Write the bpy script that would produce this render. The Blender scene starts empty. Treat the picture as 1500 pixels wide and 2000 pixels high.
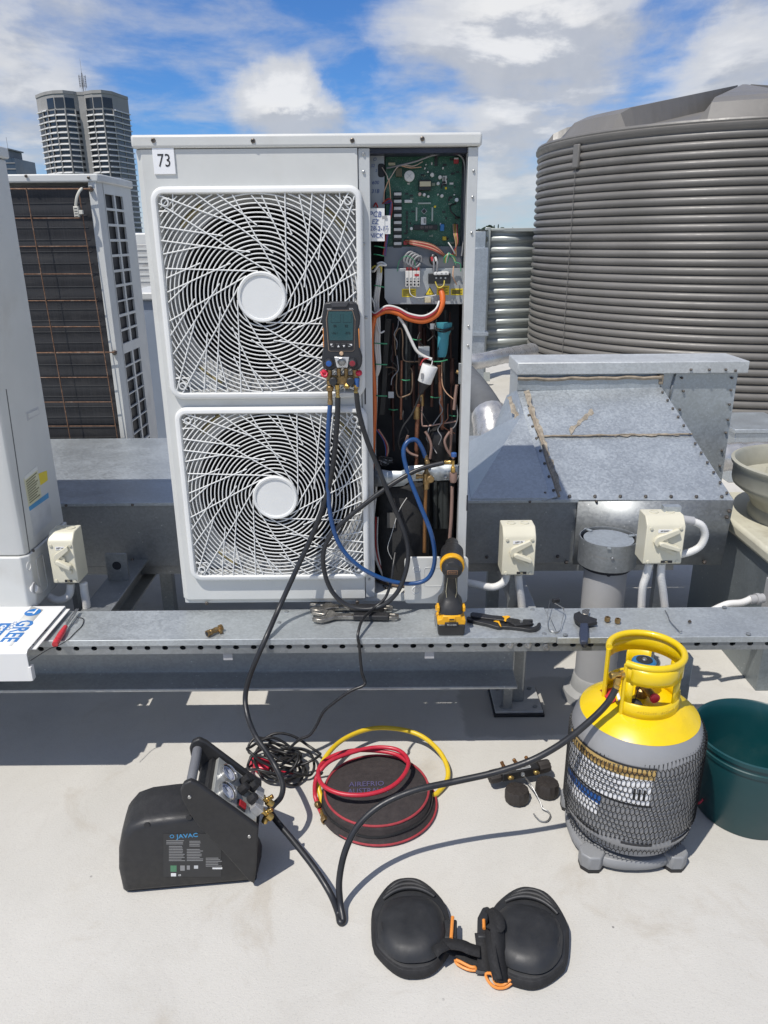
import bpy, math, random
from mathutils import Vector, Matrix
random.seed(7)
SC = bpy.context.scene
COL = SC.collection
R = math.radians
# ---------------------------------------------------------------- camera
FOC, CH = 1480.0, 1.60
PITCH, ROLL = R(19.76), R(0.45)
cam = bpy.data.cameras.new('camera')
cam.sensor_fit = 'VERTICAL'
cam.sensor_height = 24.0
cam.lens = 24.0 * FOC / 2000.0
cam.clip_start, cam.clip_end = 0.05, 20000
camo = bpy.data.objects.new('camera', cam)
COL.objects.link(camo)
fw = Vector((0, math.cos(PITCH), -math.sin(PITCH)))
rt0 = Vector((1, 0, 0))
up0 = rt0.cross(fw)
rt = rt0 * math.cos(ROLL) - up0 * math.sin(ROLL)
up = up0 * math.cos(ROLL) + rt0 * math.sin(ROLL)
CP = Vector((0, 0, CH))
camo.matrix_world = Matrix(((rt.x, up.x, -fw.x, 0), (rt.y, up.y, -fw.y, 0), (rt.z, up.z, -fw.z, CH), (0, 0, 0, 1)))
SC.camera = camo


def P(x, y, X=None, Y=None, Z=None):
    """point of the plane X=, Y= or Z= that photo pixel (x, y) sees"""
    d = fw * FOC + rt * (x - 750) - up * (y - 1000)
    if Z is not None:
        t = (Z - CH) / d.z
    elif Y is not None:
        t = Y / d.y
    else:
        t = X / d.x
    return CP + d * t


# ---------------------------------------------------------------- world, sun, exposure
SUNV = Vector((0.37, 0.40, -1.0)).normalized()      # the way the light travels
sun = bpy.data.lights.new('sun', 'SUN')
sun.energy, sun.angle, sun.color = 4.3, R(0.53), (1.0, 0.955, 0.89)
suno = bpy.data.objects.new('sun', sun)
COL.objects.link(suno)
suno.location = (-6, -6, 14)
suno.rotation_euler = SUNV.to_track_quat('-Z', 'Y').to_euler()
to_sun = -SUNV
world = bpy.data.worlds.new('World')
SC.world = world
world.use_nodes = True
wn, wl = world.node_tree.nodes, world.node_tree.links
wn.clear()


class NB:
    """small node-graph helper"""
    def __init__(s, nodes, links):
        s.n, s.l = nodes, links

    def node(s, typ, ins=None, **attrs):
        q = s.n.new(typ)
        for k, v in attrs.items():
            setattr(q, k, v)
        for k, v in (ins or {}).items():
            s.put(q.inputs[k], v)
        return q

    def put(s, sock, v):
        if hasattr(v, 'is_linked') or hasattr(v, 'links'):
            s.l.new(v, sock)
        else:
            if isinstance(v, (tuple, list)) and sock.type == 'RGBA' and len(v) == 3:
                v = (*v, 1)
            sock.default_value = v

    def math(s, op, a, b=0.0, c=None, clamp=False):
        q = s.n.new('ShaderNodeMath')
        q.operation = op
        q.use_clamp = clamp
        s.put(q.inputs[0], a)
        s.put(q.inputs[1], b)
        if c is not None:
            s.put(q.inputs[2], c)
        return q.outputs[0]

    def vmath(s, op, a, b=(0, 0, 0)):
        q = s.n.new('ShaderNodeVectorMath')
        q.operation = op
        s.put(q.inputs[0], a)
        s.put(q.inputs[1], b)
        return q.outputs['Value'] if op in ('DOT_PRODUCT', 'LENGTH', 'DISTANCE') else q.outputs[0]

    def step(s, v, a, b, lo=0.0, hi=1.0):
        q = s.n.new('ShaderNodeMapRange')
        q.interpolation_type = 'SMOOTHSTEP'
        s.put(q.inputs[0], v)
        for i, t in enumerate((a, b, lo, hi)):
            s.put(q.inputs[i + 1], t)
        return q.outputs[0]

    def mix(s, f, a, b, mode='MIX'):
        q = s.n.new('ShaderNodeMix')
        q.data_type = 'RGBA'
        q.blend_type = mode
        s.put(q.inputs[0], f)
        s.put(q.inputs[6], a)
        s.put(q.inputs[7], b)
        return q.outputs[2]

    def noise(s, vec, scale, detail=4, rough=0.5, dist=0.0):
        q = s.n.new('ShaderNodeTexNoise')
        if vec is not None:
            s.put(q.inputs['Vector'], vec)
        q.inputs['Scale'].default_value = scale
        q.inputs['Detail'].default_value = detail
        q.inputs['Roughness'].default_value = rough
        q.inputs['Distortion'].default_value = dist
        return q.outputs[0]


def pix_dir(x, y):
    return (fw * FOC + rt * (x - 750) - up * (y - 1000)).normalized()


g = NB(wn, wl)
sky = g.node('ShaderNodeTexSky', sky_type='NISHITA', sun_disc=False)
sky.sun_elevation = math.asin(to_sun.z)
sky.sun_rotation = math.atan2(to_sun.x, to_sun.y)
sky.air_density, sky.dust_density, sky.ozone_density, sky.altitude = 1.0, 0.15, 3.0, 30
tcw = g.node('ShaderNodeTexCoord').outputs['Generated']
dirv = g.vmath('NORMALIZE', tcw)


wq = g.node('ShaderNodeTexNoise', {'Vector': dirv, 'Scale': 17.0, 'Detail': 8.0, 'Roughness': .62})
warp = g.vmath('MULTIPLY', g.vmath('SUBTRACT', wq.outputs['Color'], (.5, .5, .5)), (.07, .07, .07))


def cloud_density(vec):
    wv = g.vmath('ADD', vec, warp)
    sep = g.node('ShaderNodeSeparateXYZ', {0: vec})
    zz = g.math('ADD', g.math('ABSOLUTE', sep.outputs[2]), 0.22)
    cmb = g.node('ShaderNodeCombineXYZ', {0: g.math('DIVIDE', sep.outputs[0], zz), 1: g.math('DIVIDE', sep.outputs[1], zz), 2: g.math('MULTIPLY', sep.outputs[2], 2.2)})
    big = g.noise(cmb.outputs[0], 1.55, 9, 0.56, 0.25)
    d = big
    # where this sky carries its main clouds and its blue gaps
    for (px, py, rad, amt) in ((590, 200, 0.085, 0.22), (520, 240, 0.075, 0.14), (900, 60, 0.14, 0.20), (1090, 80, 0.14, 0.22), (60, 110, 0.13, 0.10), (1420, 150, 0.10, 0.10),
                               (985, 330, 0.10, 0.10), (410, 60, 0.10, -0.05), (665, 130, 0.05, -0.16), (690, 215, 0.035, -0.08), (1320, 30, 0.06, -0.12), (1060, 190, 0.05, -0.08),
                               (380, 200, 0.06, -0.05), (600, 30, 0.09, -0.10)):
        dist = g.vmath('DISTANCE', wv, tuple(pix_dir(px, py)))
        d = g.math('ADD', d, g.step(dist, rad, rad * 0.15, 0.0, amt))
    return d


d0 = cloud_density(dirv)
d1 = cloud_density(g.vmath('NORMALIZE', g.vmath('ADD', dirv, (-0.012, 0.0, 0.026))))
cover = g.step(d0, 0.40, 0.68)
lit = g.step(g.math('SUBTRACT', d0, d1), -0.045, 0.06)
thick = g.step(d0, 0.60, 0.86)
fine = g.noise(dirv, 26, 6, 0.6)
ccol = g.mix(lit, (5.1, 5.3, 5.7), (6.9, 7.0, 7.2))
ccol = g.mix(g.math('MULTIPLY', lit, g.step(d0, .66, .80)), ccol, (9.3, 9.2, 9.0))
ccol = g.mix(g.math('MULTIPLY', g.step(fine, 0.3, 0.7), 0.12), ccol, (9.4, 9.4, 9.4))
skyc = g.mix(1.0, sky.outputs[0], (.42, .76, 1.22), 'MULTIPLY')
# thin high veil drifting between the heaped clouds
sepv = g.node('ShaderNodeSeparateXYZ', {0: dirv})
zv = g.math('ADD', g.math('ABSOLUTE', sepv.outputs[2]), .16)
vv = g.node('ShaderNodeCombineXYZ', {0: g.math('DIVIDE', sepv.outputs[0], zv), 1: g.math('DIVIDE', sepv.outputs[1], zv), 2: 3.7})
veil = g.noise(vv.outputs[0], 2.6, 10, .60, .25)
skyc = g.mix(g.step(veil, .42, .72, .0, .48), skyc, (6.4, 6.5, 6.7))
full = g.mix(g.math('MULTIPLY', cover, 0.88), skyc, ccol)
# pale haze hugging the horizon
sepz = g.node('ShaderNodeSeparateXYZ', {0: dirv}).outputs[2]
full = g.mix(g.step(g.math('ABSOLUTE', sepz), .13, .0, .0, .62), full, (5.8, 6.4, 7.0))
bg = g.node('ShaderNodeBackground', {'Color': full, 'Strength': 0.098})
g.node('ShaderNodeOutputWorld', {'Surface': bg.outputs[0]})
vs = SC.view_settings
vs.view_transform, vs.look, vs.gamma, vs.exposure = 'Standard', 'None', 1.0, 0.0
vs.use_curve_mapping = False
SC.render.engine = 'CYCLES'
SC.cycles.max_bounces = 8
SC.cycles.use_denoising = True

# ---------------------------------------------------------------- materials
MATS = {}


def mk(name):
    m = bpy.data.materials.new(name)
    m.use_nodes = True
    nt = m.node_tree
    nt.nodes.clear()
    gg = NB(nt.nodes, nt.links)
    b = gg.node('ShaderNodeBsdfPrincipled')
    gg.node('ShaderNodeOutputMaterial', {'Surface': b.outputs[0]})
    gg.b = b
    gg.co = gg.node('ShaderNodeTexCoord').outputs['Object']
    MATS[name] = m
    return m, gg


def bump(gg, h, strength, dist=0.002):
    q = gg.node('ShaderNodeBump', {'Height': h, 'Strength': strength, 'Distance': dist})
    gg.put(gg.b.inputs['Normal'], q.outputs[0])


def M(name, col=(.5, .5, .5), rough=.5, metal=0.0, var=.08, scale=14, bmp=0.0, bscale=200, dirt=None, dirtamt=0.25, dscale=6, spec=.5, coat=0, trans=0, emit=None):
    """plain material with mottled colour, uneven gloss, optional fine relief and a dirt tone"""
    if name in MATS:
        return MATS[name]
    m, q = mk(name)
    n = q.noise(q.co, scale, 5, .6)
    lo = tuple(c * (1 - var) for c in col)
    hi = tuple(min(1, c * (1 + var)) for c in col)
    c = q.mix(q.step(n, .3, .7), lo, hi)
    if dirt:
        n2 = q.noise(q.co, dscale, 7, .65, .4)
        c = q.mix(q.math('MULTIPLY', q.step(n2, .52, .75), dirtamt), c, dirt)
    q.put(q.b.inputs['Base Color'], c)
    q.put(q.b.inputs['Roughness'], q.step(q.noise(q.co, scale * 2.3, 3), .3, .7, max(.02, rough - .07), min(1, rough + .07)))
    q.b.inputs['Metallic'].default_value = metal
    q.b.inputs['Specular IOR Level'].default_value = spec
    q.b.inputs['Coat Weight'].default_value = coat
    q.b.inputs['Transmission Weight'].default_value = trans
    if emit:
        q.put(q.b.inputs['Emission Color'], emit[0])
        q.b.inputs['Emission Strength'].default_value = emit[1]
    if bmp:
        bump(q, q.noise(q.co, bscale, 4, .6), bmp, .0015)
    return m


def mat_galv(name, base=(.44, .475, .495), metal=.62, rough=.42, streak=0.0, spangle=130):
    if name in MATS:
        return MATS[name]
    m, q = mk(name)
    v = q.node('ShaderNodeTexVoronoi', {'Vector': q.co, 'Scale': spangle})
    sp = q.node('ShaderNodeSeparateColor', {0: v.outputs['Color']}).outputs[0]
    n = q.noise(q.co, 5, 6, .6, .3)
    k = q.math('ADD', q.math('MULTIPLY', sp, .18), q.math('MULTIPLY', n, .50))
    c = q.mix(q.step(k, .15, .55), tuple(x * .84 for x in base), tuple(min(1, x * 1.12) for x in base))
    w = q.noise(q.co, 2.2, 8, .7, .8)
    c = q.mix(q.math('MULTIPLY', q.step(w, .60, .78), .35), c, (.62, .63, .61))
    w2 = q.noise(q.vmath('MULTIPLY', q.co, (5, 5, 1.2)), 3, 6, .6)
    c = q.mix(q.math('MULTIPLY', q.step(w2, .58, .8), .16 + streak), c, (.20, .20, .19))
    w3 = q.noise(q.vmath('MULTIPLY', q.co, (1.5, 1.5, 6)), 1.7, 8, .7, 1.5)
    c = q.mix(q.math('MULTIPLY', q.step(w3, .62, .74), .30), c, (.36, .31, .25))
    sc = q.node('ShaderNodeTexVoronoi', {'Vector': q.vmath('MULTIPLY', q.co, (1, 1, 1)), 'Scale': 28}, feature='F1')
    c = q.mix(q.math('MULTIPLY', q.step(sc.outputs['Distance'], .09, .05), .5), c, (.72, .73, .72))
    q.put(q.b.inputs['Base Color'], c)
    q.b.inputs['Metallic'].default_value = metal
    q.put(q.b.inputs['Roughness'], q.step(k, .1, .6, rough - .08, rough + .14))
    bump(q, q.math('ADD', n, q.math('MULTIPLY', sp, .03)), .12, .004)
    return m


def mat_floor():
    m, q = mk('roof_membrane')
    n1 = q.noise(q.co, .9, 8, .62, .5)
    n2 = q.noise(q.co, 5.5, 8, .68, .6)
    n3 = q.noise(q.co, 230, 3, .6)
    c = q.mix(q.step(n1, .3, .7), (.475, .460, .420), (.555, .538, .495))
    c = q.mix(q.math('MULTIPLY', q.step(n2, .55, .8), .35), c, (.40, .365, .30))
    c = q.mix(q.math('MULTIPLY', q.step(q.noise(q.co, 2.1, 9, .7, 1.2), .56, .70), .38), c, (.36, .315, .25))
    wl_ = q.noise(q.co, 1.1, 10, .6, 2.5)
    c = q.mix(q.math('MULTIPLY', q.math('MULTIPLY', q.step(wl_, .485, .50), q.step(wl_, .53, .50)), .07), c, (.33, .30, .26))
    sk = q.noise(q.vmath('MULTIPLY', q.co, (7, 1.1, 1)), 3.4, 8, .75, .8)
    c = q.mix(q.math('MULTIPLY', q.step(sk, .66, .74), .35), c, (.30, .29, .275))
    sm = q.noise(q.vmath('MULTIPLY', q.co, (1, .35, 1)), 17, 6, .7)
    c = q.mix(q.math('MULTIPLY', q.step(sm, .66, .78), .35), c, (.27, .265, .26))
    c = q.mix(q.math('MULTIPLY', q.step(n3, .55, .72), .34), c, (.27, .262, .245))
    c = q.mix(q.math('MULTIPLY', q.step(q.noise(q.vmath('MULTIPLY', q.co, (1, 3, 1)), 60, 5, .7), .55, .75), .22), c, (.34, .325, .30))
    dk = q.node('ShaderNodeTexVoronoi', {'Vector': q.co, 'Scale': 9.0})
    c = q.mix(q.math('MULTIPLY', q.step(dk.outputs['Distance'], .045, .025), q.step(n2, .5, .6)), c, (.12, .115, .11))
    # an older patch of grey coating round the rail foot
    sep = q.node('ShaderNodeSeparateXYZ', {0: q.co})
    wob = q.math('MULTIPLY', q.math('SUBTRACT', n2, .5), .12)
    dx = q.math('ABSOLUTE', q.math('SUBTRACT', q.math('ADD', sep.outputs[0], wob), .52))
    dy = q.math('ABSOLUTE', q.math('SUBTRACT', q.math('ADD', sep.outputs[1], wob), 2.36))
    patch = q.math('MULTIPLY', q.step(dx, .26, .235), q.step(dy, .19, .17))
    c = q.mix(q.math('MULTIPLY', patch, .6), c, (.30, .285, .26))
    q.put(q.b.inputs['Base Color'], c)
    q.put(q.b.inputs['Roughness'], q.step(n2, .3, .7, .62, .85))
    fib = q.noise(q.vmath('MULTIPLY', q.co, (1, 2.2, 1)), 120, 5, .65, .6)
    bump(q, q.math('ADD', q.math('MULTIPLY', fib, .6), q.math('MULTIPLY', n2, 1.2)), .35, .004)
    return m


# ---------------------------------------------------------------- mesh builder
class MB:
    def __init__(s):
        s.v, s.f, s.mi = [], [], []
        s.cur = 0

    def add(s, vs_, fs):
        o = len(s.v)
        s.v += [Vector(p) for p in vs_]
        for f in fs:
            s.f.append(tuple(o + i for i in f))
            s.mi.append(s.cur)
        return s

    def box(s, x0, x1, y0, y1, z0, z1):
        if x0 > x1: x0, x1 = x1, x0
        if y0 > y1: y0, y1 = y1, y0
        if z0 > z1: z0, z1 = z1, z0
        return s.add([(x0, y0, z0), (x1, y0, z0), (x1, y1, z0), (x0, y1, z0), (x0, y0, z1), (x1, y0, z1), (x1, y1, z1), (x0, y1, z1)],
                     [(0, 3, 2, 1), (4, 5, 6, 7), (0, 1, 5, 4), (1, 2, 6, 5), (2, 3, 7, 6), (3, 0, 4, 7)])

    def obox(s, c, size, ax=None, m=None):
        m = m or frame(ax or (0, 0, 1))
        c = Vector(c)
        a, b, d = size[0] / 2, size[1] / 2, size[2] / 2
        pts = [c + m @ Vector(p) for p in ((-a, -b, -d), (a, -b, -d), (a, b, -d), (-a, b, -d), (-a, -b, d), (a, -b, d), (a, b, d), (-a, b, d))]
        return s.add(pts, [(0, 3, 2, 1), (4, 5, 6, 7), (0, 1, 5, 4), (1, 2, 6, 5), (2, 3, 7, 6), (3, 0, 4, 7)])

    def prism(s, poly, fn, a, b):
        """closed polygon (list of 2-tuples) mapped by fn(u, v, w) from w=a to w=b"""
        n = len(poly)
        vs_ = [fn(u, v, a) for u, v in poly] + [fn(u, v, b) for u, v in poly]
        fs = [tuple(range(n))[::-1], tuple(range(n, 2 * n))]
        fs += [(i, (i + 1) % n, n + (i + 1) % n, n + i) for i in range(n)]
        return s.add(vs_, fs)

    def loft(s, rings, cap0=True, cap1=True, closed=False):
        n = len(rings[0])
        vs_ = [p for r_ in rings for p in r_]
        fs = []
        m = len(rings)
        for j in range(m if closed else m - 1):
            k = (j + 1) % m
            for i in range(n):
                fs.append((j * n + i, j * n + (i + 1) % n, k * n + (i + 1) % n, k * n + i))
        if not closed:
            if cap0: fs.append(tuple(range(n))[::-1])
            if cap1: fs.append(tuple((m - 1) * n + i for i in range(n)))
        return s.add(vs_, fs)

    def tube(s, path, r, n=8, closed=False, caps=True):
        path = [Vector(p) for p in path]
        m = len(path)
        rings = []
        nrm = None
        for i in range(m):
            if closed:
                t = path[(i + 1) % m] - path[i - 1]
            else:
                t = path[min(i + 1, m - 1)] - path[max(i - 1, 0)]
            if t.length < 1e-9:
                t = Vector((0, 0, 1))
            t.normalize()
            if nrm is None:
                nrm = t.orthogonal().normalized()
            else:
                nrm = (nrm - t * nrm.dot(t))
                nrm = nrm.normalized() if nrm.length > 1e-6 else t.orthogonal().normalized()
            bn = t.cross(nrm)
            rr = r[i] if isinstance(r, (list, tuple)) else r
            rings.append([path[i] + (nrm * math.cos(2 * math.pi * k / n) + bn * math.sin(2 * math.pi * k / n)) * rr for k in range(n)])
        return s.loft(rings, caps, caps, closed)

    def lathe(s, prof, c=(0, 0, 0), ax=(0, 0, 1), n=24, a0=0.0, a1=None, caps=True):
        """prof: list of (radius, height) along ax from c"""
        m = frame(ax)
        c = Vector(c)
        if a1 is None:
            rings = [[c + m @ Vector((r_ * math.cos(2 * math.pi * k / n), r_ * math.sin(2 * math.pi * k / n), h)) for k in range(n)] for r_, h in prof]
            caps = caps and not (abs(prof[0][1] - prof[-1][1]) < 1e-7 and prof[0][0] > 1e-6 and prof[-1][0] > 1e-6)
            return s.loft(rings, caps and prof[0][0] > 1e-6, caps and prof[-1][0] > 1e-6)
        rows = [[c + m @ Vector((r_ * math.cos(a0 + (a1 - a0) * k / n), r_ * math.sin(a0 + (a1 - a0) * k / n), h)) for k in range(n + 1)] for r_, h in prof]
        return s.sheet(rows)

    def cyl(s, a, b, r, n=16, r2=None):
        a, b = Vector(a), Vector(b)
        h = (b - a).length
        return s.lathe([(r, 0), (r if r2 is None else r2, h)], a, b - a, n)

    def sheet(s, rows):
        n = len(rows[0])
        return s.add([p for r_ in rows for p in r_], [(j * n + i, j * n + i + 1, (j + 1) * n + i + 1, (j + 1) * n + i) for j in range(len(rows) - 1) for i in range(n - 1)])

    def sphere(s, c, r, n=12, sc=(1, 1, 1)):
        c = Vector(c)
        rings = []
        h = n // 2
        for j in range(1, h):
            a = math.pi * j / h
            rings.append([c + Vector((r * sc[0] * math.sin(a) * math.cos(2 * math.pi * k / n), r * sc[1] * math.sin(a) * math.sin(2 * math.pi * k / n), -r * sc[2] * math.cos(a))) for k in range(n)])
        return s.loft(rings)

    def build(s, name, mat, parent=None, bevel=0.0, seg=2, smooth=True, ang=38, sub=0, thick=0.0, label=None, cat=None, group=None, kind=None, world=True, fix=True):
        me = bpy.data.meshes.new(name)
        vs_ = s.v
        if parent is not None and world:
            inv = WM[parent.name].inverted()
            vs_ = [inv @ p for p in s.v]
        me.from_pydata([tuple(p) for p in vs_], [], s.f)
        mats = mat if isinstance(mat, (list, tuple)) else [mat]
        for m_ in mats:
            me.materials.append(m_)
        if len(mats) > 1:
            me.polygons.foreach_set('material_index', s.mi)
        me.update()
        if fix:
            import bmesh
            bm = bmesh.new()
            bm.from_mesh(me)
            bmesh.ops.recalc_face_normals(bm, faces=bm.faces)
            bm.to_mesh(me)
            bm.free()
        if smooth:
            me.polygons.foreach_set('use_smooth', [True] * len(me.polygons))
            me.set_sharp_from_angle(angle=R(ang))
        o = bpy.data.objects.new(name, me)
        COL.objects.link(o)
        if parent is not None:
            o.parent = parent
            WM[o.name] = WM[parent.name].copy()
        else:
            WM[o.name] = Matrix.Identity(4)
        if thick:
            md = o.modifiers.new('solid', 'SOLIDIFY')
            md.thickness = thick
            md.offset = 0
        if bevel:
            md = o.modifiers.new('bevel', 'BEVEL')
            md.width = bevel
            md.segments = seg
            md.limit_method = 'ANGLE'
            md.angle_limit = R(40)
        if sub:
            md = o.modifiers.new('sub', 'SUBSURF')
            md.levels = md.render_levels = sub
        tag(o, label, cat, group, kind)
        return o


WM = {}


def frame(ax):
    """3x3 matrix whose third column is ax"""
    z = Vector(ax).normalized()
    x = Vector((1, 0, 0)) if abs(z.x) < .9 else Vector((0, 1, 0))
    y = z.cross(x).normalized()
    x = y.cross(z).normalized()
    return Matrix((x, y, z)).transposed()


def tag(o, label=None, cat=None, group=None, kind=None):
    if label: o['label'] = label
    if cat: o['category'] = cat
    if group: o['group'] = group
    if kind: o['kind'] = kind
    return o


def thing(name, label, cat, loc=(0, 0, 0), rz=0.0, group=None, mtx=None):
    o = bpy.data.objects.new(name, None)
    COL.objects.link(o)
    o.empty_display_size = .05
    m = mtx or (Matrix.Translation(Vector(loc)) @ Matrix.Rotation(rz, 4, 'Z'))
    o.matrix_world = m
    WM[o.name] = m.copy()
    return tag(o, label, cat, group)


def relink(o, parent):
    """copy of a part sharing its mesh"""
    c = o.copy()
    COL.objects.link(c)
    c.parent = parent
    WM[c.name] = WM[parent.name].copy()
    return c


def spl(pts, k=8, closed=False):
    """Catmull-Rom through points"""
    pts = [Vector(p) for p in pts]
    n = len(pts)
    out = []
    for i in range(n if closed else n - 1):
        if closed:
            p0, p1, p2, p3 = pts[i - 1], pts[i], pts[(i + 1) % n], pts[(i + 2) % n]
        else:
            p0, p1, p2, p3 = pts[max(i - 1, 0)], pts[i], pts[i + 1], pts[min(i + 2, n - 1)]
        for j in range(k):
            t = j / k
            out.append(.5 * ((2 * p1) + (p2 - p0) * t + (2 * p0 - 5 * p1 + 4 * p2 - p3) * t * t + (3 * p1 - p0 - 3 * p2 + p3) * t ** 3))
    if not closed:
        out.append(pts[-1])
    return out


def rrect(w, h, r, n=5, cx=0, cy=0):
    """rounded rectangle outline, counter-clockwise"""
    o = []
    for (sx, sy, a) in ((1, 1, 0), (-1, 1, 90), (-1, -1, 180), (1, -1, 270)):
        for i in range(n + 1):
            t = R(a + 90 * i / n)
            o.append((cx + sx * (w / 2 - r) + r * math.cos(t), cy + sy * (h / 2 - r) + r * math.sin(t)))
    return o


def text(body, size, mtx, mat, parent, name='lettering', ax='CENTER', depth=.0004, bold=0.0, shear=0.0, sx=1.0):
    """flat print: letters as a thin mesh, mtx in world space (x along the line, y up the letters)"""
    cu = bpy.data.curves.new(name, 'FONT')
    cu.body = body
    cu.size = size
    cu.align_x = ax
    cu.align_y = 'CENTER'
    cu.extrude = depth
    cu.offset = bold
    cu.shear = shear
    cu.resolution_u = 2
    t = bpy.data.objects.new('tmp', cu)
    COL.objects.link(t)
    dg = bpy.context.evaluated_depsgraph_get()
    me = bpy.data.meshes.new_from_object(t.evaluated_get(dg))
    bpy.data.objects.remove(t)
    inv = WM[parent.name].inverted() if parent else Matrix.Identity(4)
    me.transform(inv @ mtx @ Matrix.Diagonal((sx, 1, 1, 1)))
    me.materials.clear()
    me.materials.append(mat)
    o = bpy.data.objects.new(name, me)
    COL.objects.link(o)
    if parent:
        o.parent = parent
        WM[o.name] = WM[parent.name].copy()
    return o


def on(origin, xdir, ydir):
    """4x4 for text: origin, writing direction, letter-up direction"""
    x = Vector(xdir).normalized()
    z = x.cross(Vector(ydir)).normalized()
    y = z.cross(x)
    m = Matrix((x, y, z)).transposed().to_4x4()
    m.translation = Vector(origin)
    return m


def front(x, z, y):
    """text frame on a wall that faces the camera (-Y)"""
    return on((x, y, z), (1, 0, 0), (0, 0, 1))


def pp(pts, **k):
    return [P(x, y, **k) for x, y in pts]
# ================================================================ SETTING
galv = mat_galv('galvanised_sheet')
galvd = mat_galv('galvanised_shaded', (.30, .315, .32), .65, .46, .1)  # darker galvanised copy: shade and dark reflections of upright duct faces put into its colour
galvt = mat_galv('galvanised_cover', (.46, .49, .50), .6, .45, 0, 170)
white = M('powder_coat_ivory', (.575, .58, .555), .42, 0, .03, 6, .06, 400, (.42, .39, .33), .35, 3)
whitep = M('grille_plastic', (.70, .705, .685), .45, 0, .03, 8)
blackp = M('black_plastic', (.018, .018, .019), .5, 0, .15, 30, .25, 700, (.06, .055, .05), .25, 8)
blackr = M('black_rubber', (.016, .016, .018), .55, 0, .2, 40, .1, 500, (.06, .055, .05), .3, 14)
dark = M('dark_interior', (.012, .014, .02), .6, 0, .2)
navy = M('navy_coat_shaded', (.03, .036, .06), .5, .2, .2)  # coated metal of the bay walls, their shade included in the dark navy
steelm = M('bare_steel', (.42, .42, .41), .35, .9, .15, 60, .1, 300)
screwm = M('weathered_screw', (.16, .14, .12), .5, .8, .3, 90)
rustm = M('rusty_wire', (.20, .11, .065), .8, .2, .35, 60, .3, 300, (.5, .42, .35), .5, 25)
brass = M('brass', (.55, .37, .12), .32, .9, .2, 60, 0, 200, (.2, .12, .05), .4, 30)
brassold = M('old_brass', (.30, .20, .09), .42, .85, .25, 60, .1, 250, (.1, .07, .04), .5, 30)
copper = M('copper_pipe', (.26, .115, .07), .48, .6, .25, 40, 0, 200, (.08, .05, .04), .5, 20)
pvcg = M('grey_pvc', (.36, .36, .36), .5, 0, .06, 5, .05, 300, (.25, .24, .22), .4, 6)
pvcw = M('white_conduit', (.68, .67, .64), .45, 0, .05, 10, 0, 200, (.35, .33, .3), .35, 12)
cream = M('cream_plastic', (.60, .57, .45), .42, 0, .04, 8, .04, 300, (.4, .36, .28), .3, 9)
ink = M('print_black', (.02, .02, .022), .6)
inkw = M('print_white', (.75, .75, .74), .6)

fl = MB().box(-16, 24, -8, 24, -.35, 0).build('roof_floor', mat_floor(), None, kind='structure', smooth=False)
gm = M('far_ground', (.09, .11, .07), .9, 0, .35, .01)
MB().add([(-9000, -9000, -32), (9000, -9000, -32), (9000, 9000, -32), (-9000, 9000, -32)], [(0, 1, 2, 3)]).build('ground', gm, None, kind='structure', smooth=False)
bw = M('building_render', (.42, .40, .37), .8, 0, .1, .5)
MB().box(-15.8, 23.8, -7.8, 23.8, -32, -.36).build('host_building', bw, None, label='plain rendered building block carrying the flat roof', cat='building', smooth=False)

# far wooded hill seen between the condenser and the tank
hillm = M('hill_green', (.045, .065, .035), .95, 0, .3, .03)
rows = []
for j in range(9):
    row = []
    for i in range(41):
        u = i / 40
        x, y = -100 + u * 640, 640 + j * 45
        t = math.sin(math.pi * j / 8)
        row.append((x, y, -32 + t * (36 + 5 * math.sin(u * 9) + 3 * math.sin(u * 23 + 1))))
    rows.append(row)
MB().sheet(rows).build('hill', hillm, None, kind='structure')


def leaf_tree(name, label, x, y, z0, h, w, seed, conifer=False, group=None):
    rnd = random.Random(seed)
    t = thing(name, label, 'tree', (x, y, z0), 0, group)
    tm = M('bark', (.10, .075, .055), .9, 0, .2)
    lm = M('leaf_dark', (.045, .075, .04), .8, 0, .35, .4)
    path = [(x, y, z0 - .5), (x + .05 * h * rnd.uniform(-1, 1), y, z0 + h * .5), (x, y, z0 + h * .9)]
    MB().tube(spl(path, 3), [.04 * h, .037 * h, .034 * h, .03 * h, .022 * h, .015 * h, .008 * h], 7).build('trunk', tm, t)
    mb = MB()
    for i in range(420):
        a = rnd.uniform(0, 2 * math.pi)
        k = rnd.random()
        if conifer:
            rr = w * .5 * (1 - k) * rnd.uniform(.4, 1.05)
            zc = z0 + h * (.12 + .88 * k)
        else:
            rr = w * .5 * math.sqrt(rnd.random()) * math.sin(math.pi * min(1, .12 + .86 * k)) ** .6
            zc = z0 + h * (.28 + .72 * k)
        c = Vector((x + rr * math.cos(a), y + rr * math.sin(a), zc))
        s = w * rnd.uniform(.05, .11)
        d = Vector((rnd.gauss(0, 1), rnd.gauss(0, 1), rnd.gauss(0, 1))).normalized()
        e = d.orthogonal().normalized()
        f = d.cross(e)
        mb.add([c + e * s, c + f * s * .7, c - e * s, c - f * s * .7], [(0, 1, 2, 3)])
    mb.build('crown', lm, t, smooth=False, fix=False)


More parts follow.
